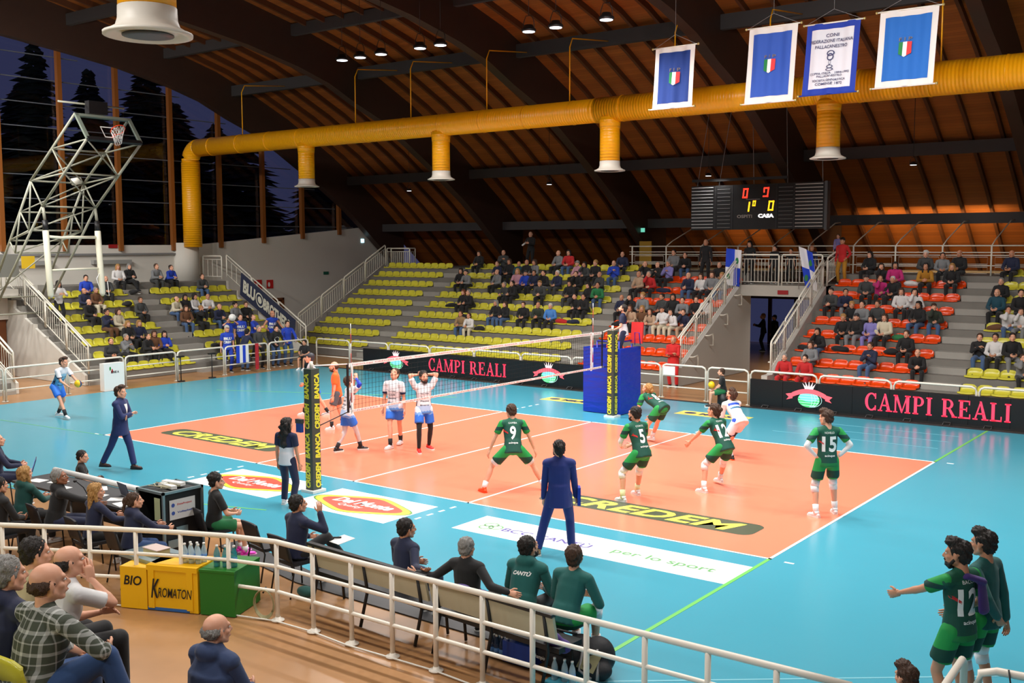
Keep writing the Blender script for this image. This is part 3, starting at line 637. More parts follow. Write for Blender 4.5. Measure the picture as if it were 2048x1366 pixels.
# ------------------------------------------------------------------ hanging banners
def banner(label, x0, x1, Y, z0, z1, skew, kind, tilt):
    """cloth between two rods, slightly skewed, with printed crest"""
    t = thing('hanging_banner', label, 'banner', ((x0+x1)/2, Y, z1), group='banners hung in front of the duct')
    mb = mat('banner_%s' % kind, {'a': (14, 48, 118), 'b': (40, 78, 168), 'c': (204, 204, 212), 'd': (24, 96, 178)}[kind], .8); me_ = mat('banner_edge_c' if kind == 'c' else 'banner_edge', (20, 50, 150) if kind == 'c' else (214, 208, 204), .8)
    W_ = x1-x0; H_ = z1-z0
    def P(u, v, off=0): # u,v 0..1
        return (x0+W_*u+skew*(v-1), Y+.03*sin(u*21)*(1-.3*v)+.02*sin(u*9+v*3)-off, z0+H_*v+tilt*(u-.5))
    G().grid(lambda u, v: P(u, v), 24, 10).build('cloth', me_, t)
    e = .1; b2 = .085
    pl = G().grid(lambda u, v: P(e+(1-2*e)*u, b2+(1-2*b2)*v, .006), 24, 10).build('printed_field', mb, t)
    for v in (0, 1):
        a, b = V(P(0, v)), V(P(1, v)); a.y = b.y = Y; d = (b-a).normalized()
        G().tube(a-d*.07, b+d*.07, .018).build('rod', M_STEEL if v else me_, t)
        for q in (a-d*.09, b+d*.09): G().ell(q, (.035, .035, .035), 8, 6).build('rod_knob', mat('brass', (190, 170, 110), .3, metal=.6), t)
    top = V(P(.5, 1))+V((0, 0, .32)); top.y = Y
    G().path([V(P(-.03, 1)), top, V(P(1.03, 1))], .006, 4).build('cord', M_GREY, t)
    G().path([top, (top.x, Y, interp(CEIL, Y)-.1)], .005, 4).build('cord', M_GREY, t)
    def Q(x, y, o=.014): return P(.5+x/W_, .5+y/H_, o)
    if kind != 'c':
        for (a, b, c) in ((-.15, -.05, (22, 120, 60)), (-.05, .05, (226, 226, 226)), (.05, .15, (206, 44, 48))):
            f = lambda x: -.2+.07*abs(x)/.15*1.0
            cx = -.02 if kind != 'a' else .04
            g = G(); ys = -.02
            p = [(a, .17), (b, .17), (b, -.13-.09*(1-abs(b)/.15)), ((a+b)/2, -.13-.09*(1-abs((a+b)/2)/.15)), (a, -.13-.09*(1-abs(a)/.15))]
            g.add([Q(x+cx, y*.9+ys, .04) for x, y in p], [tuple(range(5))]); g.build('crest_stripe', mat('crest_%d' % c[0], c, .7), pl)
        g = G(); vs, fs = text2d('F I P', 0, 0); g.add([Q(x*.3+(-.02 if kind != 'a' else .04), .2+y*.08, .04) for x, y in vs], fs); g.build('lettering', mat('banner_gold_dim', (120, 104, 84), .7), pl)
    else:
        g = G()
        for s, y, w_, h_ in (('CONI', .66, .24, .08), ('FEDERAZIONE ITALIANA', .5, .8, .08), ('PALLACANESTRO', .34, .6, .08), ('COPPA ITALIA   1994-1995', -.42, .74, .055), ('PALLACANESTRO', -.5, .46, .05), ('SOCIETA GINNASTICA', -.62, .62, .055), ('COMENSE 1872', -.72, .5, .06)):
            g = G(); vs, fs = text2d(s, .01, 0); g.add([Q(x*w_*W_*1.0, (y/1.0)*H_/2*.98+yy*h_, .03) for x, yy in vs], fs); g.build('lettering', mat('banner_ink', (46, 50, 92), .7), pl)
        g = G()
        for cx_, cy_, a, b in ((0, .12, .1, .07), (0, .03, .085, .09), (0, -.1, .03, .07), (0, -.2, .085, .04), (0, -.27, .1, .035)):
            n = 14; pts = [(cx_+a*cos(2*pi*i/n), cy_+b*sin(2*pi*i/n)) for i in range(n)]; pin = [(cx_+a*.72*cos(2*pi*i/n), cy_+b*.72*sin(2*pi*i/n)) for i in range(n)]
            o = len(g.v); g.add([Q(x, y, .03) for x, y in pts+pin], [(i, (i+1) % n, n+(i+1) % n, n+i) for i in range(n)])
        g.build('trophy_drawing', mat('banner_ink', (46, 50, 92), .7), pl)
banner('small dark navy pennant with tricolour crest, hung first past the drop duct', 9.75, 10.95, 11, 8.5, 10.13, .1, 'a', .0)
banner('mid blue banner with pale border and tricolour crest beside the white lettered one', 12.5, 13.8, 11, 8.42, 10.32, .12, 'b', .0)
banner('white banner with blue border, trophy drawing and cup lettering', 14.05, 15.38, 11, 8.5, 10.22, .12, 'c', .0)
banner('bright blue banner with pale border, the one beyond the white lettered banner', 15.85, 17.2, 11, 8.52, 10.3, .1, 'd', .0)

# ------------------------------------------------------------------ scoreboard
sb = thing('scoreboard', 'black electronic scoreboard with red and yellow digits hung over the passage', 'scoreboard', (8.05, 21.6, 5.3))
SBM = mat('score_black', (14, 14, 16), .35)
G().box((5.4, 21.6, 5.35), (10.62, 21.85, 7.0)).build('cabinet', SBM, sb); G().box((10.62, 21.58, 5.3), (10.72, 21.88, 7.02)).build('end_cap', M_DGREY, sb)
for x0, x1, nn, m_, w_ in ((5.43, 6.32, 13, (150, 150, 150), .028), (6.5, 7.02, 11, (92, 92, 92), .02), (8.92, 9.45, 11, (92, 90, 88), .02), (9.55, 10.56, 13, (160, 154, 148), .03)):
    for i in range(nn):
        z = 5.42+(1.5 if nn == 13 else 1.42)*i/(nn-1); G().box((x0, 21.575, z), (x1, 21.6, z+w_)).build('name_strip', mat('strip_%d' % m_[0], m_, .5), sb)
for x in (6.41, 7.1, 8.84, 9.5): G().box((x-.02, 21.585, 5.38), (x+.02, 21.6, 6.98)).build('joint', M_BLACK, sb)
def digit(x, z, w_, h_, th, m_, segs='abcdef', sl=.12):
    g = G(); seg = {'a': (0, h_-th, w_, h_), 'd': (0, 0, w_, th), 'f': (0, h_/2, th, h_), 'e': (0, 0, th, h_/2), 'b': (w_-th, h_/2, w_, h_), 'c': (w_-th, 0, w_, h_/2), 'g': (0, h_/2-th/2, w_, h_/2+th/2)}
    for s in segs:
        x0, z0, x1, z1 = seg[s]; g.add([(x+a+sl*b, 21.585, z+b) for a, b in ((x0, z0), (x1, z0), (x1, z1), (x0, z1))], [(0, 1, 2, 3)])
    g.build('digit', m_, sb)
M_RLED = mat('led_red', (255, 60, 40), .5, emit=3.2); M_YLED = mat('led_yellow', (255, 200, 30), .5, emit=3.0)
digit(7.5, 6.5, .2, .36, .055, M_RLED); digit(8.3, 6.52, .21, .35, .055, M_RLED, 'abcd'); G().box((8.33, 21.583, 6.68), (8.38, 21.59, 6.84)).build('digit', M_RLED, sb)
digit(7.72, 6.0, .06, .36, .06, M_YLED, 'f'+'e'); digit(7.9, 6.2, .12, .2, .04, M_YLED); digit(8.5, 6.02, .21, .36, .055, M_YLED); digit(7.92, 6.06, .08, .09, .02, mat('led_off', (60, 60, 60), .5), 'abdef')
g = G(); put_text(g, 'OSPITI', (7.6, 21.585, 5.83), EX, EZ, .6, .12, bold=.03); g.build('lettering', mat('score_grey', (130, 124, 118), .5), sb)
g = G(); put_text(g, 'CASA', (8.44, 21.585, 5.84), EX, EZ, .62, .15, bold=.07); g.build('lettering', mat('score_white', (255, 255, 255), .5, emit=1.6), sb)
G().box((7.65, 21.585, 6.44), (8.2, 21.59, 6.46)).build('lettering', mat('score_grey'), sb)
for x in (5.6, 6.5, 7.9, 9.2, 10.5): G().path([(x, 21.7, 7.0), (x+(.5 if x < 7 else -.1), 21.7, interp(CEIL, 21.7)-.25)], .012, 4).build('wire', M_GREY, sb)
G().box((5.4, 21.65, 7.16), (9.2, 21.75, 7.26)).build('hanging_bar', M_BLACK, sb)

# ------------------------------------------------------------------ raised basketball backstop
bk = thing('basketball_backstop', 'raised grey lattice basketball backstop with glass backboard and orange hoop', 'basketball hoop', (-12.6, 4.5, 2.4))
M_TR = mat('truss_grey_paint', (150, 150, 134), .45)
A0, B0 = 3.55, 5.45
T1, T2, N3, N4, N5, N6, N7, N8, N9, NA, E1, E2 = (-6.65, 8.93), (-6.05, 8.1), (-8.05, 7.92), (-7.42, 7.12), (-9.45, 6.95), (-8.8, 6.1), (-10.2, 5.95), (-9.7, 5.33), (-11.0, 5.0), (-10.65, 4.58), (-12.5, 3.0), (-12.4, 2.4)
def bar(p, y0, q, y1, r=.035, n='truss_bar', m=None): G().tube((p[0], y0, p[1]), (q[0], y1, q[1]), r, n=6).build(n, m or M_TR, bk)
for y in (A0, B0):
    bar(T1, y, N5, y, .045, 'truss_chord'); bar(N5, y, E1, y, .045, 'truss_chord'); bar(T2, y, N6, y, .045, 'truss_chord'); bar(N6, y, E2, y, .045, 'truss_chord')
    for p, q in ((T1, T2), (T2, N3), (N3, N4), (N4, N5), (N5, N6), (N5, N8), (N7, N8), (N8, N9), (N9, NA), (E1, E2), (N7, NA)): bar(p, y, q, y, .028)
for p in (N3, N4, N5, N6, N7, N8, N9, NA, E1, E2): bar(p, A0, p, B0, .032)
for p, q in ((T2, N4), (N3, N5), (N6, N4), (N8, N6), (NA, N8), (N7, N5), (N9, N7), (E1, N9)): bar(p, A0, q, B0, .026)
bar(N4, A0, N6, B0, .026); bar(N5, A0, N3, B0, .03); G().tube((-9.45, 5.0, 6.98), (-9.4, 5.3, 7.05), .12, n=8).build('winch_box', M_STEEL, bk)
# backboard: plane through T1..T2 edge, frame and glass
bt, bb = V((-6.65, 0, 8.93)), V((-6.02, 0, 8.12)); bd = (bb-bt); nrm = V((-bd.z, 0, bd.x)).normalized()
if nrm.x < 0: nrm = -nrm
def BP(y, t, o=0): p = bt+bd*t+nrm*o; return V((p.x, y, p.z))
g = G()
for y0, y1, t0, t1 in ((A0-.03, A0+.09, 0, 1), (B0-.09, B0+.03, 0, 1), (A0, B0, 0, .1), (A0, B0, .92, 1)):
    vs = [BP(y, t, o) for o in (-.04, .03) for y, t in ((y0, t0), (y1, t0), (y1, t1), (y0, t1))]
    g.add(vs, [(0, 1, 2, 3), (7, 6, 5, 4), (0, 4, 5, 1), (1, 5, 6, 2), (2, 6, 7, 3), (3, 7, 4, 0)])
g.build('board_frame', mat('board_frame_grey', (120, 130, 118), .5), bk)
g = G(); g.add([BP(A0, 0), BP(B0, 0), BP(B0, 1), BP(A0, 1)], [(0, 1, 2, 3)]); gl = g.build('backboard_glass', M_GLASS, bk)
g = G()
for y0, y1, t0, t1 in ((4.2, 4.8, .45, .49), (4.2, 4.8, .86, .9), (4.2, 4.23, .45, .9), (4.77, 4.8, .45, .9)): g.add([BP(y0, t0, .01), BP(y1, t0, .01), BP(y1, t1, .01), BP(y0, t1, .01)], [(0, 1, 2, 3)])
g.build('target_square', M_WHT, gl)
g = G(); g.add([BP(A0, .93, .04), BP(B0, .93, .04), BP(B0, 1.06, .04), BP(A0, 1.06, .04), BP(A0, .93, -.05), BP(B0, .93, -.05), BP(B0, 1.06, -.05), BP(A0, 1.06, -.05)], [(0, 1, 2, 3), (7, 6, 5, 4), (0, 4, 5, 1), (2, 6, 7, 3), (0, 3, 7, 4), (1, 2, 6, 5)]); g.build('board_padding', M_BLACK, bk)
rc = BP(4.5, .86, .34); ux = nrm; uy = EY
g = G(); g.path([rc+ux*.225*cos(a)+uy*.225*sin(a) for a in [2*pi*i/20 for i in range(20)]], .014, 6, closed=True); g.tube(BP(4.5, .86, .0), BP(4.5, .86, .13), .05, n=6); hoop = g.build('hoop', mat('hoop_orange', (232, 70, 24), .4), bk)
dn = V((0, 0, -1)); g = G()
for i in range(12):
    a = 2*pi*i/12; q0 = rc+ux*.22*cos(a)+uy*.22*sin(a)
    for sg in (1, -1):
        b = a+sg*.5; q1 = rc+ux*.15*cos(b)+uy*.15*sin(b)+dn*.22-ux*.0; b = a+sg*1.0; q2 = rc+ux*.11*cos(b)+uy*.11*sin(b)+dn*.42; g.path([q0, q1, q2], .006, 4)
g.build('hoop_net', M_WHT, hoop, kind='stuff')
# shot clock on top, hanging padded leg frame
G().box((-7.0, 4.1, 9.0), (-6.75, 4.75, 9.4)).build('shot_clock', M_BLACK, bk); G().tube((-7.0, 3.2, 9.3), (-7.0, 5.5, 9.3), .03).build('clock_bar', M_TR, bk)
M_PAD = mat('white_padding', (226, 222, 200), .6)
for y in (A0+.02, B0-.02):
    G().tube((-8.8, y, 6.1), (-8.72, y, 5.65), .05).build('leg', M_TR, bk); G().tube((-8.72, y, 5.65), (-8.7, y, 5.28), .09, n=10).build('leg_sleeve', M_BLACK, bk)
    G().tube((-8.7, y, 5.3), (-8.55, y, 3.2), .1, n=12, caps=1).build('leg_pad', M_PAD, bk)
G().path([(-8.68, A0+.08, 5.12), (-8.68, 4.1, 5.08), (-8.68, 4.5, 5.1), (-8.68, B0-.08, 5.1)], .05, 8).build('cross_pad', M_PAD, bk)
G().path([(-8.6, A0+.08, 4.02), (-8.6, B0-.08, 4.05)], .035, 8).build('cross_pad', M_PAD, bk)
G().path([(-8.6, B0, 4.0), (-8.5, B0-.25, 3.7), (-8.5, B0-.1, 3.2), (-8.5, B0+.2, 3.1), (-8.5, B0+.15, 3.6)], .012, 5).build('cable_loop', M_WHT, bk)
G().box((-12.9, 3.3, 0), (-12.5, 3.7, 3.2)).build('hinge_post', M_CONC2, bk); G().box((-12.9, 5.3, 2.6), (-12.5, 5.7, 3.4)).build('hinge_post', M_CONC2, bk)
t = thing('electric_cabinet', 'grey electric cabinet with yellow notice beside the backstop foot', 'cabinet', (-13.2, 4.3, 3.5))
G().box((-13.5, 3.75, 3.7), (-13.0, 4.9, 4.5)).build('cabinet_body', mat('cabinet_grey', (120, 120, 112), .6), t); G().box((-13.0, 5.0, 4.0), (-12.98, 5.5, 4.45)).build('notice', mat('notice_yellow', (220, 180, 30), .6), t)

# ------------------------------------------------------------------ net, posts and padding
M_PPAD = mat('post_pad_olive', (58, 70, 62), .5)
def net_post(Y, label):
    t = thing('net_post', label, 'net post', (9, Y, 0)); a = .105
    G().box((9-a, Y-a, .04), (9+a, Y+a, 2.42)).build('padding', M_PPAD, t); G().box((9-.17, Y-.17, 0), (9+.17, Y+.17, .05)).build('base_plate', M_WHT, t)
    G().tube((9, Y, 2.4), (9, Y, 2.56), .035).build('steel_tip', M_STEEL, t)
    g = G()
    for i, s in enumerate(('CREDEM', 'BANCA', 'CREDEM', 'BANCA')):
        z = .34+i*.58
        put_text(g, s, (9-.03, Y-a-.004, z), EZ, -EX, .5, .13, bold=.05, shear=.15); put_text(g, s, (9+a+.004, Y+.03, z), EZ, -EY, .5, .13, bold=.05, shear=.15)
    g.build('lettering', mat('pad_yellow_text', (228, 224, 60), .5), t)
    return t
net_post(-1.06, 'dark olive padded net post with yellow bank lettering, beside the second referee')
net_post(10.05, 'dark olive padded net post with yellow bank lettering, against the blue pads')
t = thing('ratchet_box', 'small blue net ratchet strapped to the padded post', 'ratchet', (8.8, -1.25, 1.3))
G().box((8.76, -1.27, 1.18), (8.9, -1.2, 1.4)).build('box', mat('ratchet_blue', (28, 62, 140), .5), t); G().box((8.75, -1.28, 1.36), (8.92, -1.2, 1.44)).build('lid', M_DGREY, t)
nt_ = thing('volleyball_net', 'volleyball net with white lettered tapes stretched across the court', 'net', (9, 4.5, 1.43))
Y0, Y1 = -.1, 9.55
G().box((8.993, Y0, 2.36), (9.007, Y1, 2.43)).build('top_tape', M_WHT, nt_); G().box((8.993, Y0, 1.43), (9.007, Y1, 1.48)).build('bottom_tape', M_WHT, nt_)
g = G(); put_text(g, '  '.join(['SuperLega CREDEM BANCA']*5), (9.012, 4.7, 2.395), EY, EZ, 9.4, .035); put_text(g, '  '.join(['CREDEM BANCA']*6), (9.012, 4.7, 1.455), EY, EZ, 9.4, .025); g.build('tape_lettering', mat('tape_red', (206, 120, 118), .6), nt_)
for y in (Y0, Y1-.05): G().box((8.99, y-.02, 1.43), (9.01, y+.03, 2.43)).build('side_tape', M_BLACK, nt_)
for y in (.02, 8.96): G().box((8.988, y-.025, 1.4), (9.012, y+.025, 2.44)).build('side_band', M_WHT, nt_)
g = G(); T = .0022
for i in range(1, int((Y1-Y0)/.1)): g.box((9-T, Y0+.1*i-T, 1.48), (9+T, Y0+.1*i+T, 2.36))
for i in range(1, 9): g.box((9-T, Y0, 1.48+.098*i-T), (9+T, Y1, 1.48+.098*i+T))
g.build('netting', M_BLACK, nt_, kind='stuff')
for y, yy in ((Y0, -1.0), (Y1, 9.95)):
    G().tube((9, y, 2.42), (9, yy, 2.47), .012).build('tension_cable', M_WHT, nt_); G().tube((9, y, 1.45), (9, yy, 1.25 if yy < 0 else 1.42), .012).build('tension_cable', M_BLACK, nt_)
    G().tube((9, y, 1.6), (9, yy, 1.45), .004).build('tension_cable', M_BLACK, nt_)
for y, s in ((-.01, 'beside the second referee'), (9.01, 'in front of the referee stand')):
    t = thing('net_antenna', 'red and white striped net antenna '+s, 'antenna', (9, y, 1.43))
    for i in range(9): G().tube((9.02, y, 1.43+i*.2), (9.02, y, 1.63+i*.2), .007 if i > 4 else .009).build('stripe', mat('antenna_red', (200, 60, 56), .5) if i % 2 else M_WHT, t)
pb = thing('padded_referee_stand', 'blue padded box round the first referee stand', 'referee stand', (9.1, 10.9, 0))
def creased(nm, col):
    m = mat(nm, col, .38); nt = m.node_tree; b = nt.nodes['Principled BSDF']; t = nt.nodes.new('ShaderNodeTexCoord'); mp = nt.nodes.new('ShaderNodeMapping'); mp.inputs['Rotation'].default_value = (.5, .6, .9); mp.inputs['Scale'].default_value = (1.2, 1.2, 5); n = nt.nodes.new('ShaderNodeTexNoise'); n.inputs['Scale'].default_value = 1.6
    bp = nt.nodes.new('ShaderNodeBump'); bp.inputs['Strength'].default_value = .6; bp.inputs['Distance'].default_value = .06
    nt.links.new(t.outputs['Object'], mp.inputs[0]); nt.links.new(mp.outputs[0], n.inputs[0]); nt.links.new(n.outputs['Fac'], bp.inputs['Height']); nt.links.new(bp.outputs[0], b.inputs['Normal']); return m
M_BPAD = creased('blue_vinyl', (14, 54, 176))
G().box((7.9, 10.38, .02), (8.98, 10.46, 1.88)).build('pad_panel', M_BPAD, pb); G().box((8.99, 10.38, .02), (9.07, 11.5, 1.88)).build('pad_panel', M_BPAD, pb); G().box((7.82, 10.38, .02), (7.9, 11.5, 1.88)).build('pad_panel', M_BPAD, pb)
M_BST = mat('blue_steel', (36, 40, 160), .4)
for x, y in ((8.15, 10.6), (8.88, 10.6), (8.15, 11.3), (8.88, 11.3)): G().tube((x, y, 0), (x, y, 1.95 if y > 11 else 2.05), .025).build('leg', M_BST, pb)
G().box((8.1, 10.55, 1.38), (8.92, 11.35, 1.42)).build('platform', M_DGREY, pb)
G().path([(8.15, 10.6, 2.05), (8.88, 10.6, 2.05), (8.88, 11.3, 2.05)], .025).build('guard_rail', M_BST, pb)
g = G(); g.obox((9.05, 11.32, 2.28), (.19, 0, 0), (0, .025, .0), (0, .03, .3)); g.build('seat_back', mat('seat_red', (200, 44, 44), .5), pb)
G().path([(9.22, 11.2, 1.95), (9.24, 11.1, 2.3), (9.1, 11.1, 2.3), (9.1, 11.1, 1.95)], .015).build('arm_rest', M_BST, pb)

# ------------------------------------------------------------------ LED boards
M_LEDBK = mat('led_board_black', (18, 18, 20), .35); M_PINK = mat('led_pink', (240, 60, 92), .5, emit=1.5)
def serif(ch):
    q = []; TH, TN, SF = .2, .09, .07
    def rect(x0, y0, x1, y1): q.append([(x0, y0), (x1, y0), (x1, y1), (x0, y1)])
    def stem(x, w_=TH): rect(x, 0, x+w_, 1); rect(x-.09, 0, x+w_+.09, SF); rect(x-.09, 1-SF, x+w_+.09, 1)
    def arc(cx, cy, a, b, t0, t1, th, n=12):
        for i in range(n):
            u, v = R(t0+(t1-t0)*i/n), R(t0+(t1-t0)*(i+1)/n); tt = lambda t: th*(.45+.55*abs(cos(t)))
            q.append([(cx+a*cos(u), cy+b*sin(u)), (cx+a*cos(v), cy+b*sin(v)), (cx+(a-tt(v))*cos(v), cy+(b-tt(v)*.8)*sin(v)), (cx+(a-tt(u))*cos(u), cy+(b-tt(u)*.8)*sin(u))])
    if ch == 'C': arc(.45, .5, .45, .52, 50, 310, .2, 16); rect(.68, .68, .76, 1.0); rect(.68, .02, .76, .3); W_ = .84
    elif ch == 'A':
        q.append([(.06, 0), (.16, 0), (.46, .9), (.41, 1)]); q.append([(.62, 0), (.84, 0), (.5, 1.02), (.38, 1.02)]); rect(.22, .3, .66, .38); rect(-.03, 0, .28, SF); rect(.52, 0, .95, SF); W_ = .93
    elif ch == 'M': stem(.1, .1); stem(.86, .2); q.append([(.1, 1), (.28, 1), (.62, .1), (.54, 0)]); q.append([(.54, 0), (.6, 0), (.98, 1), (.88, 1)]); W_ = 1.2
    elif ch == 'I': stem(.1); W_ = .42
    elif ch in 'PR':
        stem(.1); arc(.42, .73, .32, .27, -90, 90, .17, 10); rect(.28, .93, .44, 1); rect(.28, .46, .44, .53); W_ = .8
        if ch == 'R': q.append([(.4, .48), (.56, .5), (.92, 0), (.72, 0)]); rect(.66, 0, 1.0, SF); W_ = .97
    elif ch == 'E': stem(.1); rect(.1, .93, .72, 1); rect(.1, 0, .76, .08); rect(.1, .47, .55, .54); rect(.66, .76, .73, 1); rect(.7, 0, .77, .26); rect(.5, .38, .56, .64); W_ = .86
    elif ch == 'L': stem(.1); rect(.1, 0, .72, .08); rect(.66, 0, .73, .28); W_ = .8
    else: return [], .42
    return q, W_
def serif_text(t, s, x0, x1, z0, z1, Y, m=0):
    tot = sum(serif(c)[1]+.08 for c in s); sc_ = (x1-x0)/tot; x = x0
    for c in s:
        q, w_ = serif(c)
        g = G()
        for p in q: g.add([(x+a*sc_, Y, z0+b*(z1-z0)) for a, b in p], [tuple(range(len(p)))], m)
        if q: g.build('led_letter', M_PINK, t)
        x += (w_+.08)*sc_
def fruit_logo(t, cx, Y, cz, s=1):
    g = G(); c = (cx, Y, cz); disc(g, (cx, Y, cz-.14*s), EX, EZ, .31*s, .21*s, 0, 24); disc(g, (cx, Y-.002, cz-.07*s), EX, EZ, .27*s, .12*s, 1, 20)
    for i in range(-4, 5):
        ring(g, (cx+i*.02*s, Y-.004, cz-.14*s), EX, EZ, abs(i)*.07*s+.01, .2*s, .012, 2, 10, -pi/2, pi/2) if i > 0 else None
        G_ = .0
    for i in range(5): z = cz-.3*s+i*.07*s; hw = .3*s*sqrt(max(.05, 1-((z-cz+.14*s)/(.21*s))**2)); g.add([(cx-hw, Y-.005, z), (cx+hw, Y-.005, z), (cx+hw, Y-.005, z+.014), (cx-hw, Y-.005, z+.014)], [(0, 1, 2, 3)], 2)
    # ribbon
    for i in range(12):
        u, v = -1+i/6, -1+(i+1)/6; f = lambda q: (cx+q*.48*s, cz+.1*s-.13*s*q*q)
        (xa, za), (xb, zb) = f(u), f(v); g.add([(xa, Y-.006, za-.07*s), (xb, Y-.006, zb-.07*s), (xb, Y-.006, zb+.06*s), (xa, Y-.006, za+.06*s)], [(0, 1, 2, 3)], 3)
    for sg in (-1, 1):
        g.add([(cx+sg*.46*s, Y-.005, cz-.13*s), (cx+sg*.64*s, Y-.005, cz-.18*s), (cx+sg*.57*s, Y-.005, cz-.1*s), (cx+sg*.66*s, Y-.005, cz-.02*s), (cx+sg*.46*s, Y-.005, cz+.02*s)], [(0, 1, 2, 3, 4)], 3)
    for a in (-44, -24, 0, 24, 44): a = R(90+a); g.add([(cx-.05*s*sin(a)+.02, Y-.004, cz+.12*s), (cx+.05*s*sin(a)-.02, Y-.004, cz+.12*s), (cx+.28*s*cos(a), Y-.004, cz+.15*s+.22*s*sin(a))], [(0, 1, 2)], 4); g.add([(cx+.1*s*cos(a)-.03*s, Y-.004, cz+.12*s), (cx+.1*s*cos(a)+.03*s, Y-.004, cz+.12*s), (cx+.26*s*cos(a), Y-.004, cz+.15*s+.22*s*sin(a))], [(0, 1, 2)], 4)
    g.build('led_emblem', [mat('led_green', (70, 190, 110), .5, emit=1.1), mat('led_cyan', (110, 216, 232), .5, emit=1.3), mat('led_pale', (190, 240, 230), .5, emit=1.2), mat('led_red2', (235, 92, 104), .5, emit=1.3), mat('led_white', (255, 240, 240), .5, emit=1.6)], t)
def led_board(label, x0, n, w_, Y=14.1, z0=.1, h=.76):
    t = thing('led_board', label, 'advertising board', (x0, Y, 0))
    for i in range(n):
        G().box((x0+i*w_+.004, Y, z0), (x0+(i+1)*w_-.004, Y+.1, z0+h)).build('board_panel', M_LEDBK, t)
        G().path([(x0+(i+.5)*w_-.09, Y-.14, .02), (x0+(i+.5)*w_-.09, Y-.02, z0+.02), (x0+(i+.5)*w_+.09, Y-.02, z0+.02), (x0+(i+.5)*w_+.09, Y-.14, .02)], .012, 5).build('foot', M_DGREY, t)
    G().box((x0, Y+.0, .0), (x0+n*w_, Y+.04, z0)).build('skirt', M_BLACK, t)
    return t
t = led_board('long black LED board with pink CAMPI REALI behind the net', -4.78, 12, 1.02, 14.08, .06, .77)
serif_text(t, 'CAMPI REALI', -1.38, 2.25, .2, .66, 14.07); fruit_logo(t, -3.03, 14.07, .48); fruit_logo(t, 4.02, 14.07, .5)
t = led_board('long black LED board with large pink CAMPI REALI past the passage', 11.3, 13, 1.02, 14.08, .06, .77)
serif_text(t, 'CAMPI REALI', 14.72, 18.5, .22, .7, 14.07); fruit_logo(t, 13.11, 14.07, .5, 1.05); fruit_logo(t, 20.3, 14.07, .5, 1.05)

# ------------------------------------------------------------------ people
SKIN = {'a': mat('skin_light', (226, 168, 138), .5), 'b': mat('skin_tan', (204, 144, 112), .5), 'c': mat('skin_brown', (150, 98, 72), .5)}
HC = {'d': mat('hair_dark', (30, 22, 18), .6), 'n': mat('hair_brown', (70, 46, 30), .6), 'g': mat('hair_grey', (140, 138, 134), .6), 'w': mat('hair_white', (212, 210, 204), .6), 'y': mat('hair_blond', (178, 134, 76), .6), 'r': mat('hair_auburn', (120, 62, 34), .6)}
for _h in HC.values():
    _t = _h.node_tree; _b = _t.nodes['Principled BSDF']; _c = _t.nodes.new('ShaderNodeTexCoord'); _m = _t.nodes.new('ShaderNodeMapping'); _m.inputs['Scale'].default_value = (150, 60, 40); _n2 = _t.nodes.new('ShaderNodeTexNoise'); _n2.inputs['Scale'].default_value = 1
    _t.links.new(_c.outputs['Object'], _m.inputs[0]); _t.links.new(_m.outputs[0], _n2.inputs[0]); _p2 = _t.nodes.new('ShaderNodeBump'); _p2.inputs['Strength'].default_value = .8; _p2.inputs['Distance'].default_value = .02; _t.links.new(_n2.outputs['Fac'], _p2.inputs['Height']); _t.links.new(_p2.outputs[0], _b.inputs['Normal'])
    _x2 = _t.nodes.new('ShaderNodeMixRGB'); _k = _b.inputs['Base Color'].default_value[:]; _x2.inputs[1].default_value = (_k[0]*.45, _k[1]*.45, _k[2]*.45, 1); _x2.inputs[2].default_value = (min(1, _k[0]*1.5), min(1, _k[1]*1.5), min(1, _k[2]*1.5), 1); _t.links.new(_n2.outputs['Fac'], _x2.inputs[0]); _t.links.new(_x2.outputs[0], _b.inputs['Base Color'])
M_EYE = mat('eye_white', (225, 220, 214), .3); M_IRIS = mat('eye_dark', (34, 24, 20), .3); M_LIP = mat('lip', (176, 96, 84), .5)
def cloth(n, c, r=.8): return mat('cloth_'+n, c, r, noise=.12, nscale=5, bump=.15, sheen=.15)
def blob(g, vox, sm=4):
    me = bpy.data.meshes.new('b'); me.from_pydata([tuple(v) for v in g.v], [], g.f); o = bpy.data.objects.new('b', me)
    bm = bmesh.new(); bm.from_mesh(me); bmesh.ops.recalc_face_normals(bm, faces=bm.faces); bm.to_mesh(me); bm.free()
    r = o.modifiers.new('r', 'REMESH'); r.mode = 'VOXEL'; r.voxel_size = vox
    s = o.modifiers.new('s', 'SMOOTH'); s.factor = .5; s.iterations = sm
    m2 = evaluate(o)
    bpy.data.objects.remove(o); bpy.data.meshes.remove(me)
    out = ([v.co.copy() for v in m2.vertices], [tuple(p.vertices) for p in m2.polygons]); bpy.data.meshes.remove(m2); return out
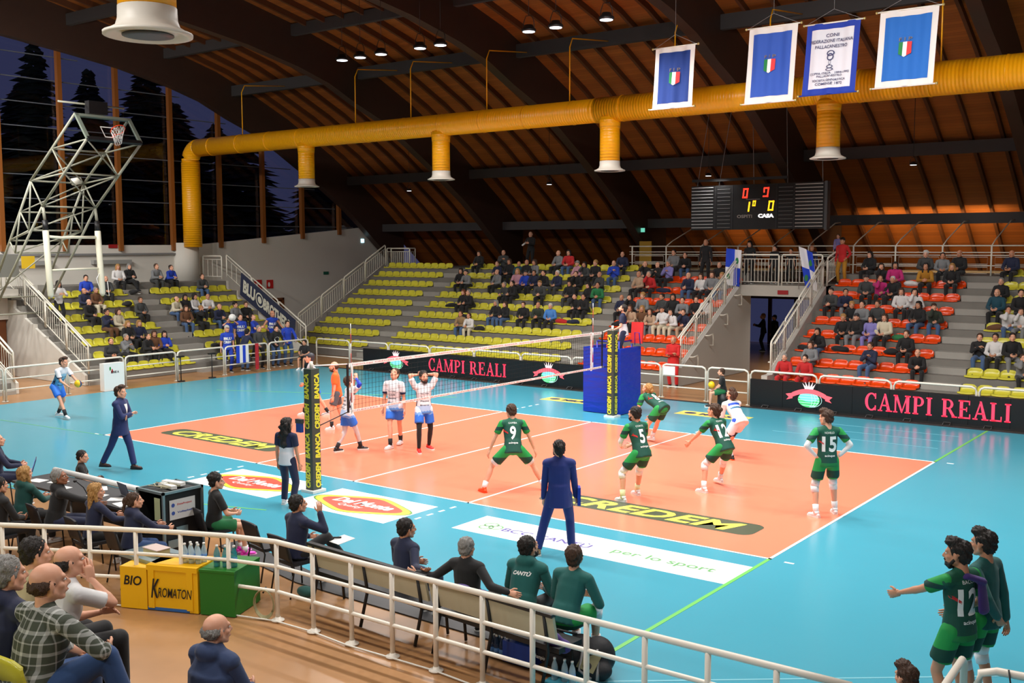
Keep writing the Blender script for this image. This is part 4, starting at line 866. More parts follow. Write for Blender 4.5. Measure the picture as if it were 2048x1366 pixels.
def head_mesh(vox=.0085):
    g = G(); g.ell((0, -.012, .036), (.075, .096, .084), 16, 12); g.ell((0, .026, -.03), (.061, .068, .078), 14, 10); g.ell((0, .058, -.088), (.03, .028, .026))
    g.tube((-.052, -.005, -.045), (-.02, .06, -.09), .026, .02, caps=2); g.tube((.052, -.005, -.045), (.02, .06, -.09), .026, .02, caps=2)
    g.tube((0, .086, .02), (0, .112, -.022), .010, .015, caps=2); g.tube((-.012, .094, -.03), (.012, .094, -.03), .012, caps=2)
    g.tube((-.04, .074, .032), (.04, .074, .032), .016, caps=2); g.tube((-.016, .088, -.06), (.016, .088, -.06), .012, caps=2); g.ell((-.045, .055, -.018), (.02, .024, .02)); g.ell((.045, .055, -.018), (.02, .024, .02))
    for s in (-1, 1): g.ell((s*.078, -.008, -.006), (.011, .02, .032), 8, 6)
    g.tube((0, -.03, -.06), (0, -.045, -.17), .052, .055, n=12)
    vs, fs = blob(g, vox, 3); h = G(); h.add(vs, fs, 0, True)
    for s in (-1, 1):
        h.ell((s*.031, .078, .010), (.014, .012, .009), 8, 6, 1); h.ell((s*.031, .088, .010), (.006, .005, .006), 6, 5, 2); h.tube((s*.016, .09, .03), (s*.046, .078, .031), .0045, n=5, m=2)
    h.ell((0, .098, -.06), (.019, .006, .007), 8, 6, 3)
    return h
HEAD = head_mesh()
def hairg(kind):
    rnd = random.Random(3); g = G(); top = lambda s=1: (g.ell((0, -.026, .052), (.085*s, .1*s, .085*s), 16, 12), g.ell((0, -.058, -.005), (.077*s, .062, .072), 14, 10))
    if kind == 'short': top(); [g.ell((s*.077, -.012, .02), (.012, .035, .035), 8, 6) for s in (-1, 1)]
    elif kind == 'quiff':
        top(); [g.ell((.03*cos(i*1.9), .03+.03*sin(i*2.7), .118+.01*sin(i)), (.045, .045, .03), 8, 6) for i in range(6)]
    elif kind == 'bald': g.ell((0, -.052, -.0), (.086, .068, .056), 14, 10); [g.ell((s*.073, -.02, .012), (.012, .04, .026), 8, 6) for s in (-1, 1)]
    elif kind == 'curly':
        top(1.05)
        for i in range(46):
            a = rnd.uniform(0, 2*pi); b = rnd.uniform(-.1, 1); g.ell((.085*cos(a)*sqrt(1-b*b), -.03+.095*sin(a)*sqrt(1-b*b)*(1 if sin(a) < .2 else .75), .055+.08*b), (.026, .026, .026), 7, 5)
    elif kind in ('long', 'wavy'):
        top(1.04); g.ell((0, .02, .085), (.074, .06, .05))
        L_ = .24 if kind == 'long' else .36
        g.tube((0, -.07, 0), (0, -.085, -L_), .095, .085, n=14, flat=.5, side=(1, 0, 0), caps=2)
        for s in (-1, 1): g.tube((s*.08, -.01, .03), (s*.085, .0, -.17), .024, .03, caps=2)
        if kind == 'wavy':
            for i in range(30): g.ell((rnd.uniform(-.1, .1), -.1+rnd.uniform(-.03, .03), rnd.uniform(-.38, .02)), (.03, .03, .035), 7, 5)
    elif kind == 'pony': top(); g.ell((0, -.12, .05), (.03, .03, .03)); g.tube((0, -.13, .05), (0, -.17, -.12), .03, .02, caps=2)
    elif kind == 'bun': top(1.02); g.ell((0, -.13, .05), (.038, .035, .038)); g.tube((0, -.09, -.02), (0, -.1, -.07), .05, .03, caps=2)
    elif kind == 'cap': top(1.03); g.tube((0, .05, .075), (0, .15, .06), .07, .05, n=12, flat=.14, side=(1, 0, 0), caps=1)
    elif kind == 'beard': g.ell((0, .05, -.085), (.05, .055, .04), 12, 8); [g.tube((s*.066, .0, -.03), (s*.05, .05, -.085), .017, caps=2) for s in (-1, 1)]; g.tube((-.025, .097, -.044), (.025, .097, -.044), .009, caps=2)
    vs, fs = blob(g, .011, 2); c_ = V((0, -.02, .02)); A_ = .0045 if kind != 'cap' else 0; vs = [v+(v-c_).normalized()*A_*(sin(v.x*190+v.z*60)+sin(v.y*170-v.z*90)+rnd.uniform(-.6, .6)) for v in vs]; h = G(); h.add(vs, fs, 0, True); return h
HAIR = {k: hairg(k) for k in ('short', 'quiff', 'bald', 'curly', 'long', 'wavy', 'pony', 'bun', 'cap', 'beard')}
def ik(a, c, l1, l2, pole):
    d = c-a; L = min(d.length, (l1+l2)*.998); d = d.normalized(); x = (l1*l1-l2*l2+L*L)/(2*L); h = sqrt(max(l1*l1-x*x, 0)); p = V(pole); p = p-d*p.dot(d)
    p = p.normalized() if p.length > 1e-4 else V((0, 0, 1)); return a+d*x+p*h, a+d*L
def rotz(a): return Matrix.Rotation(a, 3, 'Z')
def skeleton(P):
    s = P.get('H', 1.8)/1.8; K = {'s': s}
    pel = V(P.get('pel', (0, 0, .93)))*s; tw = R(P.get('pt', 0)); pr = rotz(tw); K['pel'] = pel
    for i, sg in ((0, -1), (1, 1)): K['hip%d' % i] = pel+pr@V((sg*.098*s, 0, -.01))
    T = pr@rotz(R(P.get('tw', 0)))@Matrix.Rotation(R(P.get('side', 0)), 3, 'Y')@Matrix.Rotation(-R(P.get('lean', 2)), 3, 'X'); K['T'] = T
    up = T@V((0, 0, 1)); K['up'] = up; st = P.get('slouch', 1)
    K['waist'] = pel+up*.14*s; K['chest'] = pel+up*.34*s*st+T@V((0, .01, 0)); K['neck'] = pel+up*.50*s*st+T@V((0, -.01*s, 0))
    for i, sg in ((0, -1), (1, 1)): K['sh%d' % i] = pel+up*.465*s*st+T@V((sg*.185*s*P.get('bw', 1), 0, 0))+T@V((0, 0, P.get('shr', (0, 0))[i]*s))
    hy, hp = P.get('head', (0, 0)); HT = rotz(tw+R(P.get('tw', 0))*.5+R(hy))@Matrix.Rotation(-R(hp), 3, 'X'); K['HT'] = HT
    K['head'] = K['neck']+up*.055*s+HT@V((0, .035, .125))*s
    ft = P.get('feet', [(-.12, 0, 5), (.12, 0, -5)])
    for i in (0, 1):
        f = ft[i]; x, y, yw = f[:3]; z = f[3] if len(f) > 3 else 0
        K['fy%d' % i] = rotz(R(yw)); an = V((x, y, .085+z/s))*s; kp = P.get('kp', [(-.25, 1, 0), (.25, 1, 0)])[i]
        K['kn%d' % i], K['an%d' % i] = ik(K['hip%d' % i], an, .445*s, .425*s, kp)
    hd = P.get('hands', [(-.25, .02, .80), (.25, .02, .80)])
    for i, sg in ((0, -1), (1, 1)):
        ep = P.get('ep', [(-.5, -1, -.3), (.5, -1, -.3)])[i]; K['el%d' % i], K['wr%d' % i] = ik(K['sh%d' % i], V(hd[i])*s, .295*s, .26*s, ep)
    return K
def hand_prims(g, w_, d, n, s, side, curl=.4, m=0):
    """palm + five fingers from wrist w_, along d, palm normal n (palm side)"""
    d = d.normalized(); n = (n-d*n.dot(d)).normalized(); x = d.cross(n)*side
    g.tube(w_-d*.01*s, w_+d*.085*s, .034*s, .042*s, n=8, m=m, flat=.42, side=x, caps=1)
    for i, (o, L) in enumerate(((-.032, .062), (-.011, .074), (.011, .07), (.031, .055))):
        a = w_+d*.085*s+x*o*s; c1 = curl; d1 = (d*cos(c1)+n*sin(c1)); b = a+d1*L*.55*s; c2 = curl*2.1; d2 = (d*cos(c2)+n*sin(c2)); c = b+d2*L*.5*s
        g.tube(a, b, .0095*s, .009*s, n=6, m=m, caps=1); g.tube(b, c, .009*s, .0075*s, n=6, m=m, caps=1)
    a = w_+d*.02*s-x*.03*s; b = a+(d*.75-x*.75+n*.25).normalized()*.042*s; c = b+(d*.95-x*.2+n*.35).normalized()*.034*s
    g.tube(a, b, .013*s, .011*s, n=6, m=m, caps=1); g.tube(b, c, .011*s, .008*s, n=6, m=m, caps=1)
def body_mesh(K, P, vox):
    s = K['s']; g = G(); T = K['T']; X = T@V((1, 0, 0)); f = P.get('fat', 1)
    g.tube(K['pel']+K['up']*.06*s, K['chest'], .12*s*f, .15*s*f, n=14, flat=.72, side=X, caps=2); g.tube(K['sh0'], K['sh1'], .062*s, n=10, caps=2); g.tube(K['chest'], K['neck'], .1*s, .06*s, n=10, flat=.8, side=X, caps=1)
    g.tube(K['neck']-K['up']*.03*s, K['head']-K['HT']@V((0, .03, .06))*s, .058*s, .054*s, n=12, caps=1)
    for i in (0, 1):
        hp, kn, an = K['hip%d' % i], K['kn%d' % i], K['an%d' % i]; sh, el, wr = K['sh%d' % i], K['el%d' % i], K['wr%d' % i]
        g.tube(hp, kn, .084*s*f, .053*s, n=12, caps=2); ca = kn+(an-kn)*.3; back = (K['fy%d' % i]@V((0, -1, 0)))
        g.tube(kn, ca+back*.012*s, .05*s, .056*s, n=10, caps=1); g.tube(ca+back*.012*s, an, .056*s, .034*s, n=10, caps=1)
        g.tube(sh, el, .052*s, .039*s, n=10, caps=2); fa = el+(wr-el)*.3; g.tube(el, fa, .038*s, .041*s, n=10, caps=1); g.tube(fa, wr, .041*s, .027*s, n=10, flat=.85, caps=1)
    vs, fs = blob(g, vox, 3); b = G(); b.add(vs, fs, 0, True)
    H4 = Matrix.Translation(K['head'])@(K['HT'].to_4x4())@Matrix.Scale(s*1.09, 4)
    o = len(b.v); b.v += [H4@V(v) for v in HEAD.v]; b.f += [tuple(i+o for i in q) for q in HEAD.f]; b.m += HEAD.m; b.sm += HEAD.sm
    hdn = P.get('hd', [None, None]); pn = P.get('pn', [None, None])
    for i, sg in ((0, -1), (1, 1)):
        d = (K['wr%d' % i]-K['el%d' % i]).normalized(); 
        if hdn[i]: d = (d*.35+V(hdn[i]).normalized()).normalized()
        n = V(pn[i]) if pn[i] else V((-sg*.9, .3, 0)); hand_prims(b, K['wr%d' % i], d, n, s, -sg, P.get('curl', .35))
    return b
def xf(K, h):
    H4 = Matrix.Translation(K['head'])@(K['HT'].to_4x4())@Matrix.Scale(K['s']*1.09, 4); g = G(); g.v = [H4@V(v) for v in h.v]; g.f = list(h.f); g.m = list(h.m); g.sm = list(h.sm); return g
def top_mesh(K, P, vox, kind='tee', pad=.016):
    """torso garment without sleeves"""
    s = K['s']; g = G(); X = K['T']@V((1, 0, 0)); up = K['up']; f = P.get('fat', 1); lo = {'tee': .10, 'jacket': .20, 'coat': .3, 'hoodie': .10}[kind]; sit = P.get('sit', 0)
    if sit: lo = .06
    p = pad+(.012 if kind != 'tee' else 0); fl = .72 if kind == 'tee' else .78
    g.tube(K['pel']-up*lo*s, K['waist'], (.172+p)*s*f, (.142+p)*s*f, n=16, flat=fl+.06, side=X); g.tube(K['waist'], K['chest'], (.138+p)*s*f, (.156+p)*s*f, n=16, flat=fl-.02, side=X)
    g.tube(K['chest'], K['pel']+up*.45*s*P.get('slouch', 1), (.156+p)*s*f, (.14+p)*s, n=16, flat=fl-.04, side=X, caps=1)
    a, b = K['sh0'], K['sh1']; c = (a+b)*.5+up*.02*s; g.tube(a, c, (.058+p*.7)*s, (.072+p*.6)*s, n=12, caps=2); g.tube(b, c, (.058+p*.7)*s, (.072+p*.6)*s, n=12, caps=2)
    if kind == 'hoodie': g.ell(K['neck']-K['T']@V((0, .06, 0))*s+up*.02*s, (.125*s, .085*s, .085*s), 12, 8)
    if kind in ('jacket', 'coat'): g.tube(K['neck']-up*.05*s, K['neck']+up*.035*s, .085*s, .072*s, n=12)
    vs, fs = blob(g, vox, 3); r = G(); r.add(vs, fs, 0, True); return r
def sleeve_mesh(K, P, i, L, vox, pad=.014):
    s = K['s']; g = G(); sh, el, wr = K['sh%d' % i], K['el%d' % i], K['wr%d' % i]; up = K['up']
    a = sh+up*.004
    if L <= 1: e = sh+(el-sh)*(.74*L+.08); g.tube(a, e, (.054+pad)*s, (.053+pad)*s, n=12, caps=0); g.ell(a, ((.054+pad)*s,)*3, 12, 8)
    else: g.tube(a, el, (.052+pad)*s, (.042+pad)*s, n=12, caps=2); g.tube(el, el+(wr-el)*.96, (.042+pad)*s, (.03+pad)*s, n=12, caps=1)
    vs, fs = blob(g, vox, 3); r = G(); r.add(vs, fs, 0, True); return r
def bottom_mesh(K, P, kind, vox, pad=.014):
    s = K['s']; g = G(); X = (K['hip1']-K['hip0']).normalized(); f = P.get('fat', 1); up = K['up'] if not P.get('sit') else V((0, 0, 1)); pel = K['pel']
    g.tube(pel+K['up']*.11*s, pel-K['up']*.03*s, (.138+pad)*s*f, (.158+pad)*s*f, n=14, flat=.72, side=X); g.tube(K['hip0'], K['hip1'], (.088+pad)*s*f, n=12, caps=2); g.ell(pel, ((.142+pad)*s*f, (.115+pad)*s*f, (.115+pad)*s*f), 14, 10, X=K['T'])
    for i in (0, 1):
        hp, kn, an = K['hip%d' % i], K['kn%d' % i], K['an%d' % i]
        if kind == 'shorts': e = hp+(kn-hp)*.72; g.tube(hp, e, (.088+pad)*s*f, (.088+pad*1.3)*s*f, n=14)
        elif kind == 'trousers': g.tube(hp, kn, (.086+pad)*s*f, (.06+pad)*s, n=14, caps=2); g.tube(kn, kn+(an-kn)*.98, (.06+pad)*s, (.05+pad)*s, n=12, caps=0); g.ell(kn, ((.06+pad)*s,)*3, 12, 8)
        elif kind == 'tights': g.tube(hp+(kn-hp)*.1, kn, (.084+.006)*s, (.053+.006)*s, n=12, caps=2); ca = kn+(an-kn)*.3; g.tube(kn, ca, .057*s, .06*s, n=10, caps=1); g.tube(ca, an, .06*s, .041*s, n=10)
    vs, fs = blob(g, vox, 3); r = G(); r.add(vs, fs, 0, True); return r
def limb_sleeve(K, a, b, t0, t1, r0, r1):
    s = K['s']; A, B = K[a], K[b]; g = G(); g.tube(A+(B-A)*t0, A+(B-A)*t1, r0*s, r1*s, n=12, caps=0); return g
def shoe_mesh(K, i):
    s = K['s']; F = K['fy%d' % i]; an = K['an%d' % i]; g = G(); h = .085*s
    def L(x, y, z): return an+F@V((x, y, z-.085))*s
    g.tube(L(0, -.045, .042), L(0, .04, .048), .038*s, .044*s, n=10, flat=.95, side=F@V((1, 0, 0)), caps=2, m=0); g.tube(L(0, .03, .042), L(0, .135, .032), .044*s, .040*s, n=10, flat=.66, side=F@V((1, 0, 0)), caps=2, m=0)
    g.tube(L(0, -.02, .05), L(0, -.015, .105), .045*s, .042*s, n=10, m=0)
    p = [(-.034, -.075), (.034, -.075), (.04, -.02), (.038, .05), (.046, .11), (.038, .165), (.0, .19), (-.038, .165), (-.046, .11), (-.038, .05), (-.04, -.02)]
    n = len(p); vs = [L(x, y, 0) for x, y in p]+[L(x*.98, y*.99, .024) for x, y in p]; g.add(vs, [tuple(reversed(range(n))), tuple(range(n, 2*n))]+[(k, (k+1) % n, n+(k+1) % n, n+k) for k in range(n)], 1)
    return g
def print_on(part, K, s_, c, right, up, inward, w_, h_, m, name='lettering', **k):
    """wrap flat lettering onto a garment mesh"""
    bv = BVHTree.FromPolygons([v.co.copy() for v in part.data.vertices], [tuple(p.vertices) for p in part.data.polygons])
    vs, fs = text2d(s_, **k) if isinstance(s_, str) else s_
    bm = bmesh.new(); bvs = [bm.verts.new((x*w_, y*h_, 0)) for x, y in vs]; bm.verts.ensure_lookup_table()
    for f in fs:
        try: bm.faces.new([bvs[i] for i in f])
        except ValueError: pass
    for _ in range(2):
        e = [e for e in bm.edges if e.calc_length() > .035]
        if e: bmesh.ops.subdivide_edges(bm, edges=e, cuts=1)
    bmesh.ops.triangulate(bm, faces=bm.faces)
    g = G(); right, up, inward = right.normalized(), up.normalized(), inward.normalized(); pts = []
    for v in bm.verts:
        q = c+right*v.co.x+up*v.co.y-inward*.5; h = bv.ray_cast(q, inward); pts.append((h[0] if h[0] else c+right*v.co.x+up*v.co.y-inward*.1)-inward*.006)
    bm.verts.index_update(); g.add(pts, [tuple(v.index for v in f.verts) for f in bm.faces]); bm.free()
    return g.build(name, m, part, world=False)
def print_back(part, K, s_, dy, w_, h_, m, dx=0, **k):
    T = K['T']; return print_on(part, K, s_, K['pel']+K['up']*dy*K['s']+T@V((dx*K['s'], 0, 0)), T@V((1, 0, 0)), K['up'], T@V((0, 1, 0)), w_, h_, m, **k)
def print_front(part, K, s_, dy, w_, h_, m, dx=0, **k):
    T = K['T']; return print_on(part, K, s_, K['pel']+K['up']*dy*K['s']+T@V((dx*K['s'], 0, 0)), T@V((-1, 0, 0)), K['up'], T@V((0, -1, 0)), w_, h_, m, **k)
def person(label, loc, rz, P, hair='short', hc='d', skin='a', top=None, sleeve=.9, smat=None, tk='tee', bottom='trousers', bmat=None, shoe=None, sole=None, sock=None, sockh=.3, knee=None, arm=None, beard=False, under=None, tights=None, cap=None, vox=.021, group=None, cat='person'):
    """one figure: body mesh plus clothes and hair as parts; loc is the floor point, rz the heading (0 looks to +y)"""
    t = thing('person', label, cat, loc, R(rz), group); K = skeleton(P); sk = SKIN[skin]
    body_mesh(K, P, vox).build('body', [sk, M_EYE, M_IRIS, M_LIP], t, world=False)
    if hair: xf(K, HAIR[hair]).build('hair' if hair != 'cap' else 'cap', cap if cap else HC[hc], t, world=False)
    if beard: xf(K, HAIR['beard']).build('beard', HC[hc], t, world=False)
    out = {'t': t, 'K': K}
    if top:
        out['top'] = top_mesh(K, P, vox, tk).build({'tee': 'shirt', 'jacket': 'jacket', 'coat': 'coat', 'hoodie': 'hoodie'}[tk], top, t, world=False)
        if sleeve:
            for i in (0, 1): sleeve_mesh(K, P, i, sleeve, vox).build('sleeve', smat or top, t, world=False)
    if bottom: out['bot'] = bottom_mesh(K, P, bottom, vox).build(bottom, bmat, t, world=False)
    if tights: bottom_mesh(K, P, 'tights', vox, -.012).build('tights', tights, t, world=False)
    for i in (0, 1):
        if shoe: shoe_mesh(K, i).build('shoe', [shoe, sole or M_WHT], t, world=False)
        if sock: limb_sleeve(K, 'an%d' % i, 'kn%d' % i, -.05, sockh, .043, .052).build('sock', sock, t, world=False)
        if knee: g = limb_sleeve(K, 'kn%d' % i, 'an%d' % i, -.0, .25, .068, .062); g.tube(K['kn%d' % i]+(K['hip%d' % i]-K['kn%d' % i])*.25, K['kn%d' % i], .066*K['s'], .068*K['s'], n=12, caps=0); g.ell(K['kn%d' % i], (.069*K['s'],)*3, 12, 8); g.build('knee_pad', knee, t, world=False)
        if arm: sleeve_mesh(K, P, i, 2, vox, .004).build('arm_sleeve', arm, t, world=False)
        if under: limb_sleeve(K, 'hip%d' % i, 'kn%d' % i, .6, .84, .09, .082).build('under_shorts', under, t, world=False)
    return out

# ------------------------------------------------------------------ the match: players, referees, coaches
_person = person
def person(label, loc, rz, P, **k):
    if 'wf' in P:
        s = P.get('H', 1.8)/1.8; r = rotz(-R(rz)); f = []
        for q in P['wf']:
            d = r@V((q[0]-loc[0], q[1]-loc[1], 0)); f.append((d.x/s, d.y/s, q[2] if len(q) > 2 else 0)+((q[3],) if len(q) > 3 else ()))
        P = dict(P, feet=f)
    return _person(label, loc, rz, P, **k)
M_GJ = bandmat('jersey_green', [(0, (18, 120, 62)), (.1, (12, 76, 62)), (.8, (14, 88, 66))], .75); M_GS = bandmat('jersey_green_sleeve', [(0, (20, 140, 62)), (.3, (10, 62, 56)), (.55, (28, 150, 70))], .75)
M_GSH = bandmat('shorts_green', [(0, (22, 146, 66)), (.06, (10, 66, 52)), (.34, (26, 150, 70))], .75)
M_WJ = bandmat('jersey_white_blue', [(0, (90, 150, 226)), (.16, (170, 200, 236)), (.34, (226, 228, 234))], .75, noise=.16); M_WS = bandmat('jersey_white_sleeve', [(0, (20, 28, 70)), (.2, (228, 230, 236))], .75)
M_WSH = bandmat('shorts_blue_flame', [(0, (24, 40, 100)), (.05, (44, 116, 226)), (.58, (120, 170, 236)), (.7, (224, 230, 240))], .75, noise=.22)
M_CYJ = bandmat('jersey_sky', [(0, (96, 170, 226)), (.5, (140, 196, 226)), (.78, (206, 224, 236))], .75, noise=.15); M_NAVY = cloth('navy', (22, 30, 62)); M_NAVY2 = cloth('navy_suit', (24, 40, 92)); M_BLUSUIT = cloth('royal_suit', (20, 38, 112), .75)
M_BLK = cloth('black', (18, 18, 20)); M_WT = cloth('white', (226, 226, 226)); M_POLO = bandmat('referee_polo', [(0, (226, 222, 226)), (.52, (20, 28, 66))], .75); M_TRK = cloth('teal_track', (14, 92, 88)); M_RED = cloth('red_suit', (200, 26, 26)); M_ORJ = cloth('orange_jersey', (255, 110, 40))
M_GRY = cloth('grey', (120, 122, 126)); M_JEANS = cloth('jeans', (42, 74, 124)); M_BLUET = cloth('blue_tee', (22, 62, 210)); M_PLAIN_W = mat('print_white', (236, 240, 238), .6); M_REDP = mat('print_red3', (200, 40, 40), .6)
S_W = mat('shoe_white', (234, 234, 236), .45); S_OR = mat('shoe_orange', (250, 84, 30), .4); S_RED = mat('shoe_red', (220, 40, 34), .4); S_BK = mat('shoe_black', (24, 24, 28), .45); S_BR = mat('shoe_brown', (70, 42, 34), .4); S_PK = mat('shoe_pink', (244, 60, 200), .4)
SOCKW = cloth('sock_white', (236, 236, 238)); SOCKY = cloth('sock_cream', (226, 226, 176)); SOCKB = cloth('sock_black', (20, 20, 26))
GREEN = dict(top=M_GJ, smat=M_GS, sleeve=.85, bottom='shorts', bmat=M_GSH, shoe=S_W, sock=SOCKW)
def green_prints(o, num, name=None, big=.27):
    K = o['K']; m = M_PLAIN_W
    print_back(o['top'], K, num, .27, .14*len(num)-.02, big, m, bold=.03)
    print_back(o['top'], K, name or 'AAAAAA', .455, .17, .035, m); print_back(o['top'], K, 'acinque', .08, .18, .05, m, bold=.02)
    print_back(o['bot'], K, 'Mirage', -.06, .12, .035, m, dx=-.0)
    T = K['T']; tri = ([(-.5, .5), (.5, -.2), (.5, -.5), (-.4, .1)], [(0, 1, 2, 3)]); print_back(o['top'], K, tri, .3, .09, .1, M_REDP, dx=-.13)
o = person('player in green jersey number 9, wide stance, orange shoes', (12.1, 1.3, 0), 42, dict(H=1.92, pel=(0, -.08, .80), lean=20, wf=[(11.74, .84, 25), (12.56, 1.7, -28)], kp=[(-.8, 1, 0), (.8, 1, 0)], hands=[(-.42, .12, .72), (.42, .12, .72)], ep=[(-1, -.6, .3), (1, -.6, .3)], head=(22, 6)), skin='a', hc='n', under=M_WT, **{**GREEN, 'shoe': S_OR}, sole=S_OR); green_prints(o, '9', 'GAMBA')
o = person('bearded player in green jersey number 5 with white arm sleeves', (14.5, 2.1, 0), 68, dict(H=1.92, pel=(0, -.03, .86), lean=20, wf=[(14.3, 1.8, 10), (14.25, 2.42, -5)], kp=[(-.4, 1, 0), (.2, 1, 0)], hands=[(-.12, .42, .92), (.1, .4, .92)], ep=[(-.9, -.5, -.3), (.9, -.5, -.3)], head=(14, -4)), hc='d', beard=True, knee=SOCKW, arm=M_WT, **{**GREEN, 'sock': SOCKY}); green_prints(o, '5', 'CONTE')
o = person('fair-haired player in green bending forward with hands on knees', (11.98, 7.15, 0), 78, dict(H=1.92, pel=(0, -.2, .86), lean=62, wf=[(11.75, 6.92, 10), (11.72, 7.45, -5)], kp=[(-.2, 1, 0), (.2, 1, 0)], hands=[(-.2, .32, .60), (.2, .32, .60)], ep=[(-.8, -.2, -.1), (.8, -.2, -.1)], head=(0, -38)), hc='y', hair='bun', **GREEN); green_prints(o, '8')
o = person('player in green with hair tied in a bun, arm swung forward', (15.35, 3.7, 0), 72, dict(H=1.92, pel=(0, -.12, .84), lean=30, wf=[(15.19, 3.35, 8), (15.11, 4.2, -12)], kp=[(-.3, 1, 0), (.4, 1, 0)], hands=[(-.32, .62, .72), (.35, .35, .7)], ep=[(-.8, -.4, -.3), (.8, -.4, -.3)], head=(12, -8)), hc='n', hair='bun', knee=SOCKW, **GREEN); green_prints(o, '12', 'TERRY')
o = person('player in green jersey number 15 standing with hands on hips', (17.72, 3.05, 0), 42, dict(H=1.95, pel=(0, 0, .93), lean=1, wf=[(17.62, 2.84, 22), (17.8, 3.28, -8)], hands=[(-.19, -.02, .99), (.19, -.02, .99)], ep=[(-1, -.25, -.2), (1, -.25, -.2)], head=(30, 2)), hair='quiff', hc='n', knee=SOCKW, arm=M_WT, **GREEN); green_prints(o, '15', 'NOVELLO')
o = person('libero in white and blue crouching with black leg tights', (14.22, 6.85, 0), 60, dict(H=1.84, pel=(0, -.15, .84), lean=45, wf=[(14.27, 6.54, 5), (13.78, 7.15, -10)], kp=[(-.2, 1, 0), (.3, 1, 0)], hands=[(-.16, .36, .62), (.16, .4, .62)], ep=[(-.8, -.4, -.2), (.8, -.4, -.2)], head=(15, -30)), hc='n', hair='quiff', beard=True, top=M_WT, sleeve=2, bottom='shorts', bmat=bandmat('shorts_white_blue', [(0, (30, 76, 200)), (.14, (226, 228, 236)), (.6, (226, 228, 236)), (.8, (30, 76, 200))], noise=.2), tights=SOCKB, shoe=S_BK, sole=S_OR, sock=SOCKW, sockh=.5)
for i in (0,): print_back(o['top'], o['K'], ([(-.5, -.5), (.5, -.5), (.5, .5), (-.5, .5)], [(0, 1, 2, 3)]), .40, .3, .06, mat('print_blue', (32, 74, 190), .6)); print_back(o['top'], o['K'], ([(-.5, -.5), (.5, -.5), (.5, .5), (-.5, .5)], [(0, 1, 2, 3)]), .30, .28, .04, mat('print_teal2', (40, 110, 150), .6))
WHITE = dict(top=M_WJ, smat=M_WS, sleeve=.9, bottom='shorts', bmat=M_WSH)
def white_prints(o, back=False):
    f = print_back if back else print_front
    for s, dy, w_ in (('Vero Volley', .33, .2), ('Lidl', .25, .16), ('Piscine', .17, .2), ('Energy', .08, .22)): f(o['top'], o['K'], s, dy, w_, .035, mat('print_ink', (40, 44, 60), .6), bold=.02)
    K = o['K']; T = K['T']; st = ([(-.5, -.5), (.5, -.5), (.5, .5), (-.5, .5)], [(0, 1, 2, 3)])
    for sx in (-1, 1): print_on(o['top'], K, st, K['pel']+K['up']*.17*K['s'], T@V((0, 1, 0)), K['up'], T@V((-sx, 0, 0)), .07, .42, mat('print_navy3', (20, 28, 70), .6), name='side_panel')
o = person('player in white and blue holding his head, navy knee pad', (6.62, 2.25, 0), -25, dict(H=1.86, pel=(0, -.06, .9), lean=10, wf=[(6.45, 1.98, 12), (6.72, 2.5, -14)], hands=[(.0, .2, 1.60), (.14, .12, 1.66)], ep=[(-.6, .4, -.8), (1, .2, .1)], head=(-10, -20), hd=[None, (-.3, .1, 1)]), hc='n', shoe=S_BK, sock=SOCKB, tights=cloth('grey_tights', (206, 204, 206)), **WHITE); white_prints(o, True)
g = sleeve_mesh(o['K'], {}, 1, 2, .021, .006); g.build('arm_sleeve', M_BLUET, o['t'], world=False)
o = person('player in white and blue looking down, arms hanging, white shoes', (7.12, 3.25, 0), 196, dict(H=1.95, pel=(0, 0, .93), lean=3, wf=[(7.02, 3.55, 6), (7.2, 3.0, -14)], hands=[(-.27, .05, .80), (.27, .05, .80)], head=(0, -28)), hc='n', shoe=S_W, sock=SOCKB, **WHITE); white_prints(o)
o = person('bearded player in white and blue, hands clasped behind head, red shoes', (8.0, 3.3, 0), 236, dict(H=1.94, pel=(0, 0, .93), lean=-2, wf=[(7.95, 3.52, 20), (8.06, 3.05, -6)], hands=[(-.06, -.09, 1.66), (.06, -.09, 1.66)], ep=[(-1, .25, .45), (1, .25, .45)], head=(10, 0), hd=[(.5, -.2, .4), (-.5, -.2, .4)]), hc='d', beard=True, shoe=S_RED, tights=M_BLK, **WHITE); white_prints(o)
o = person('player in orange jersey standing behind the near net post', (4.1, 4.25, 0), 135, dict(H=1.82, pel=(0, 0, .93), lean=4, wf=[(4.15, 4.0, 10), (4.0, 4.55, -5)], hands=[(-.25, .1, .82), (.25, .1, .82)]), hc='n', hair='bald', beard=True, top=M_ORJ, bottom='shorts', bmat=cloth('dark_grey_shorts', (84, 88, 96)), shoe=S_W, sock=SOCKB)
o = person('player in white stepping forward beyond the near net post', (2.05, 5.3, 0), 140, dict(H=1.9, pel=(0, 0, .87), lean=8, wf=[(1.75, 5.2, 5), (2.3, 5.6, -5)], hands=[(-.22, .25, .9), (.24, -.1, .85)], head=(0, -5)), hc='d', cap=mat('headband', (50, 52, 60), .6), hair='cap', top=M_WJ, smat=M_WS, bottom='shorts', bmat=M_WSH, shoe=S_W, sock=SOCKB)
o = person('server in sky blue kit holding the ball near the end line', (-3.42, .85, 0), -72, dict(H=1.88, pel=(0, -.12, .87), lean=26, wf=[(-3.85, 1.0, 30), (-3.0, .75, -20)], hands=[(-.16, .5, .92), (.16, .42, .88)], head=(0, 0), hd=[(.2, 1, .2), None], pn=[(.4, 0, 1), (-.3, 0, 1)]), hc='n', hair='quiff', top=M_CYJ, smat=M_WS, bottom='shorts', bmat=bandmat('shorts_bright_blue', [(0, (40, 110, 230)), (.5, (58, 132, 240))], const=False), shoe=S_W, sock=SOCKB, sockh=.35); white_prints(o)
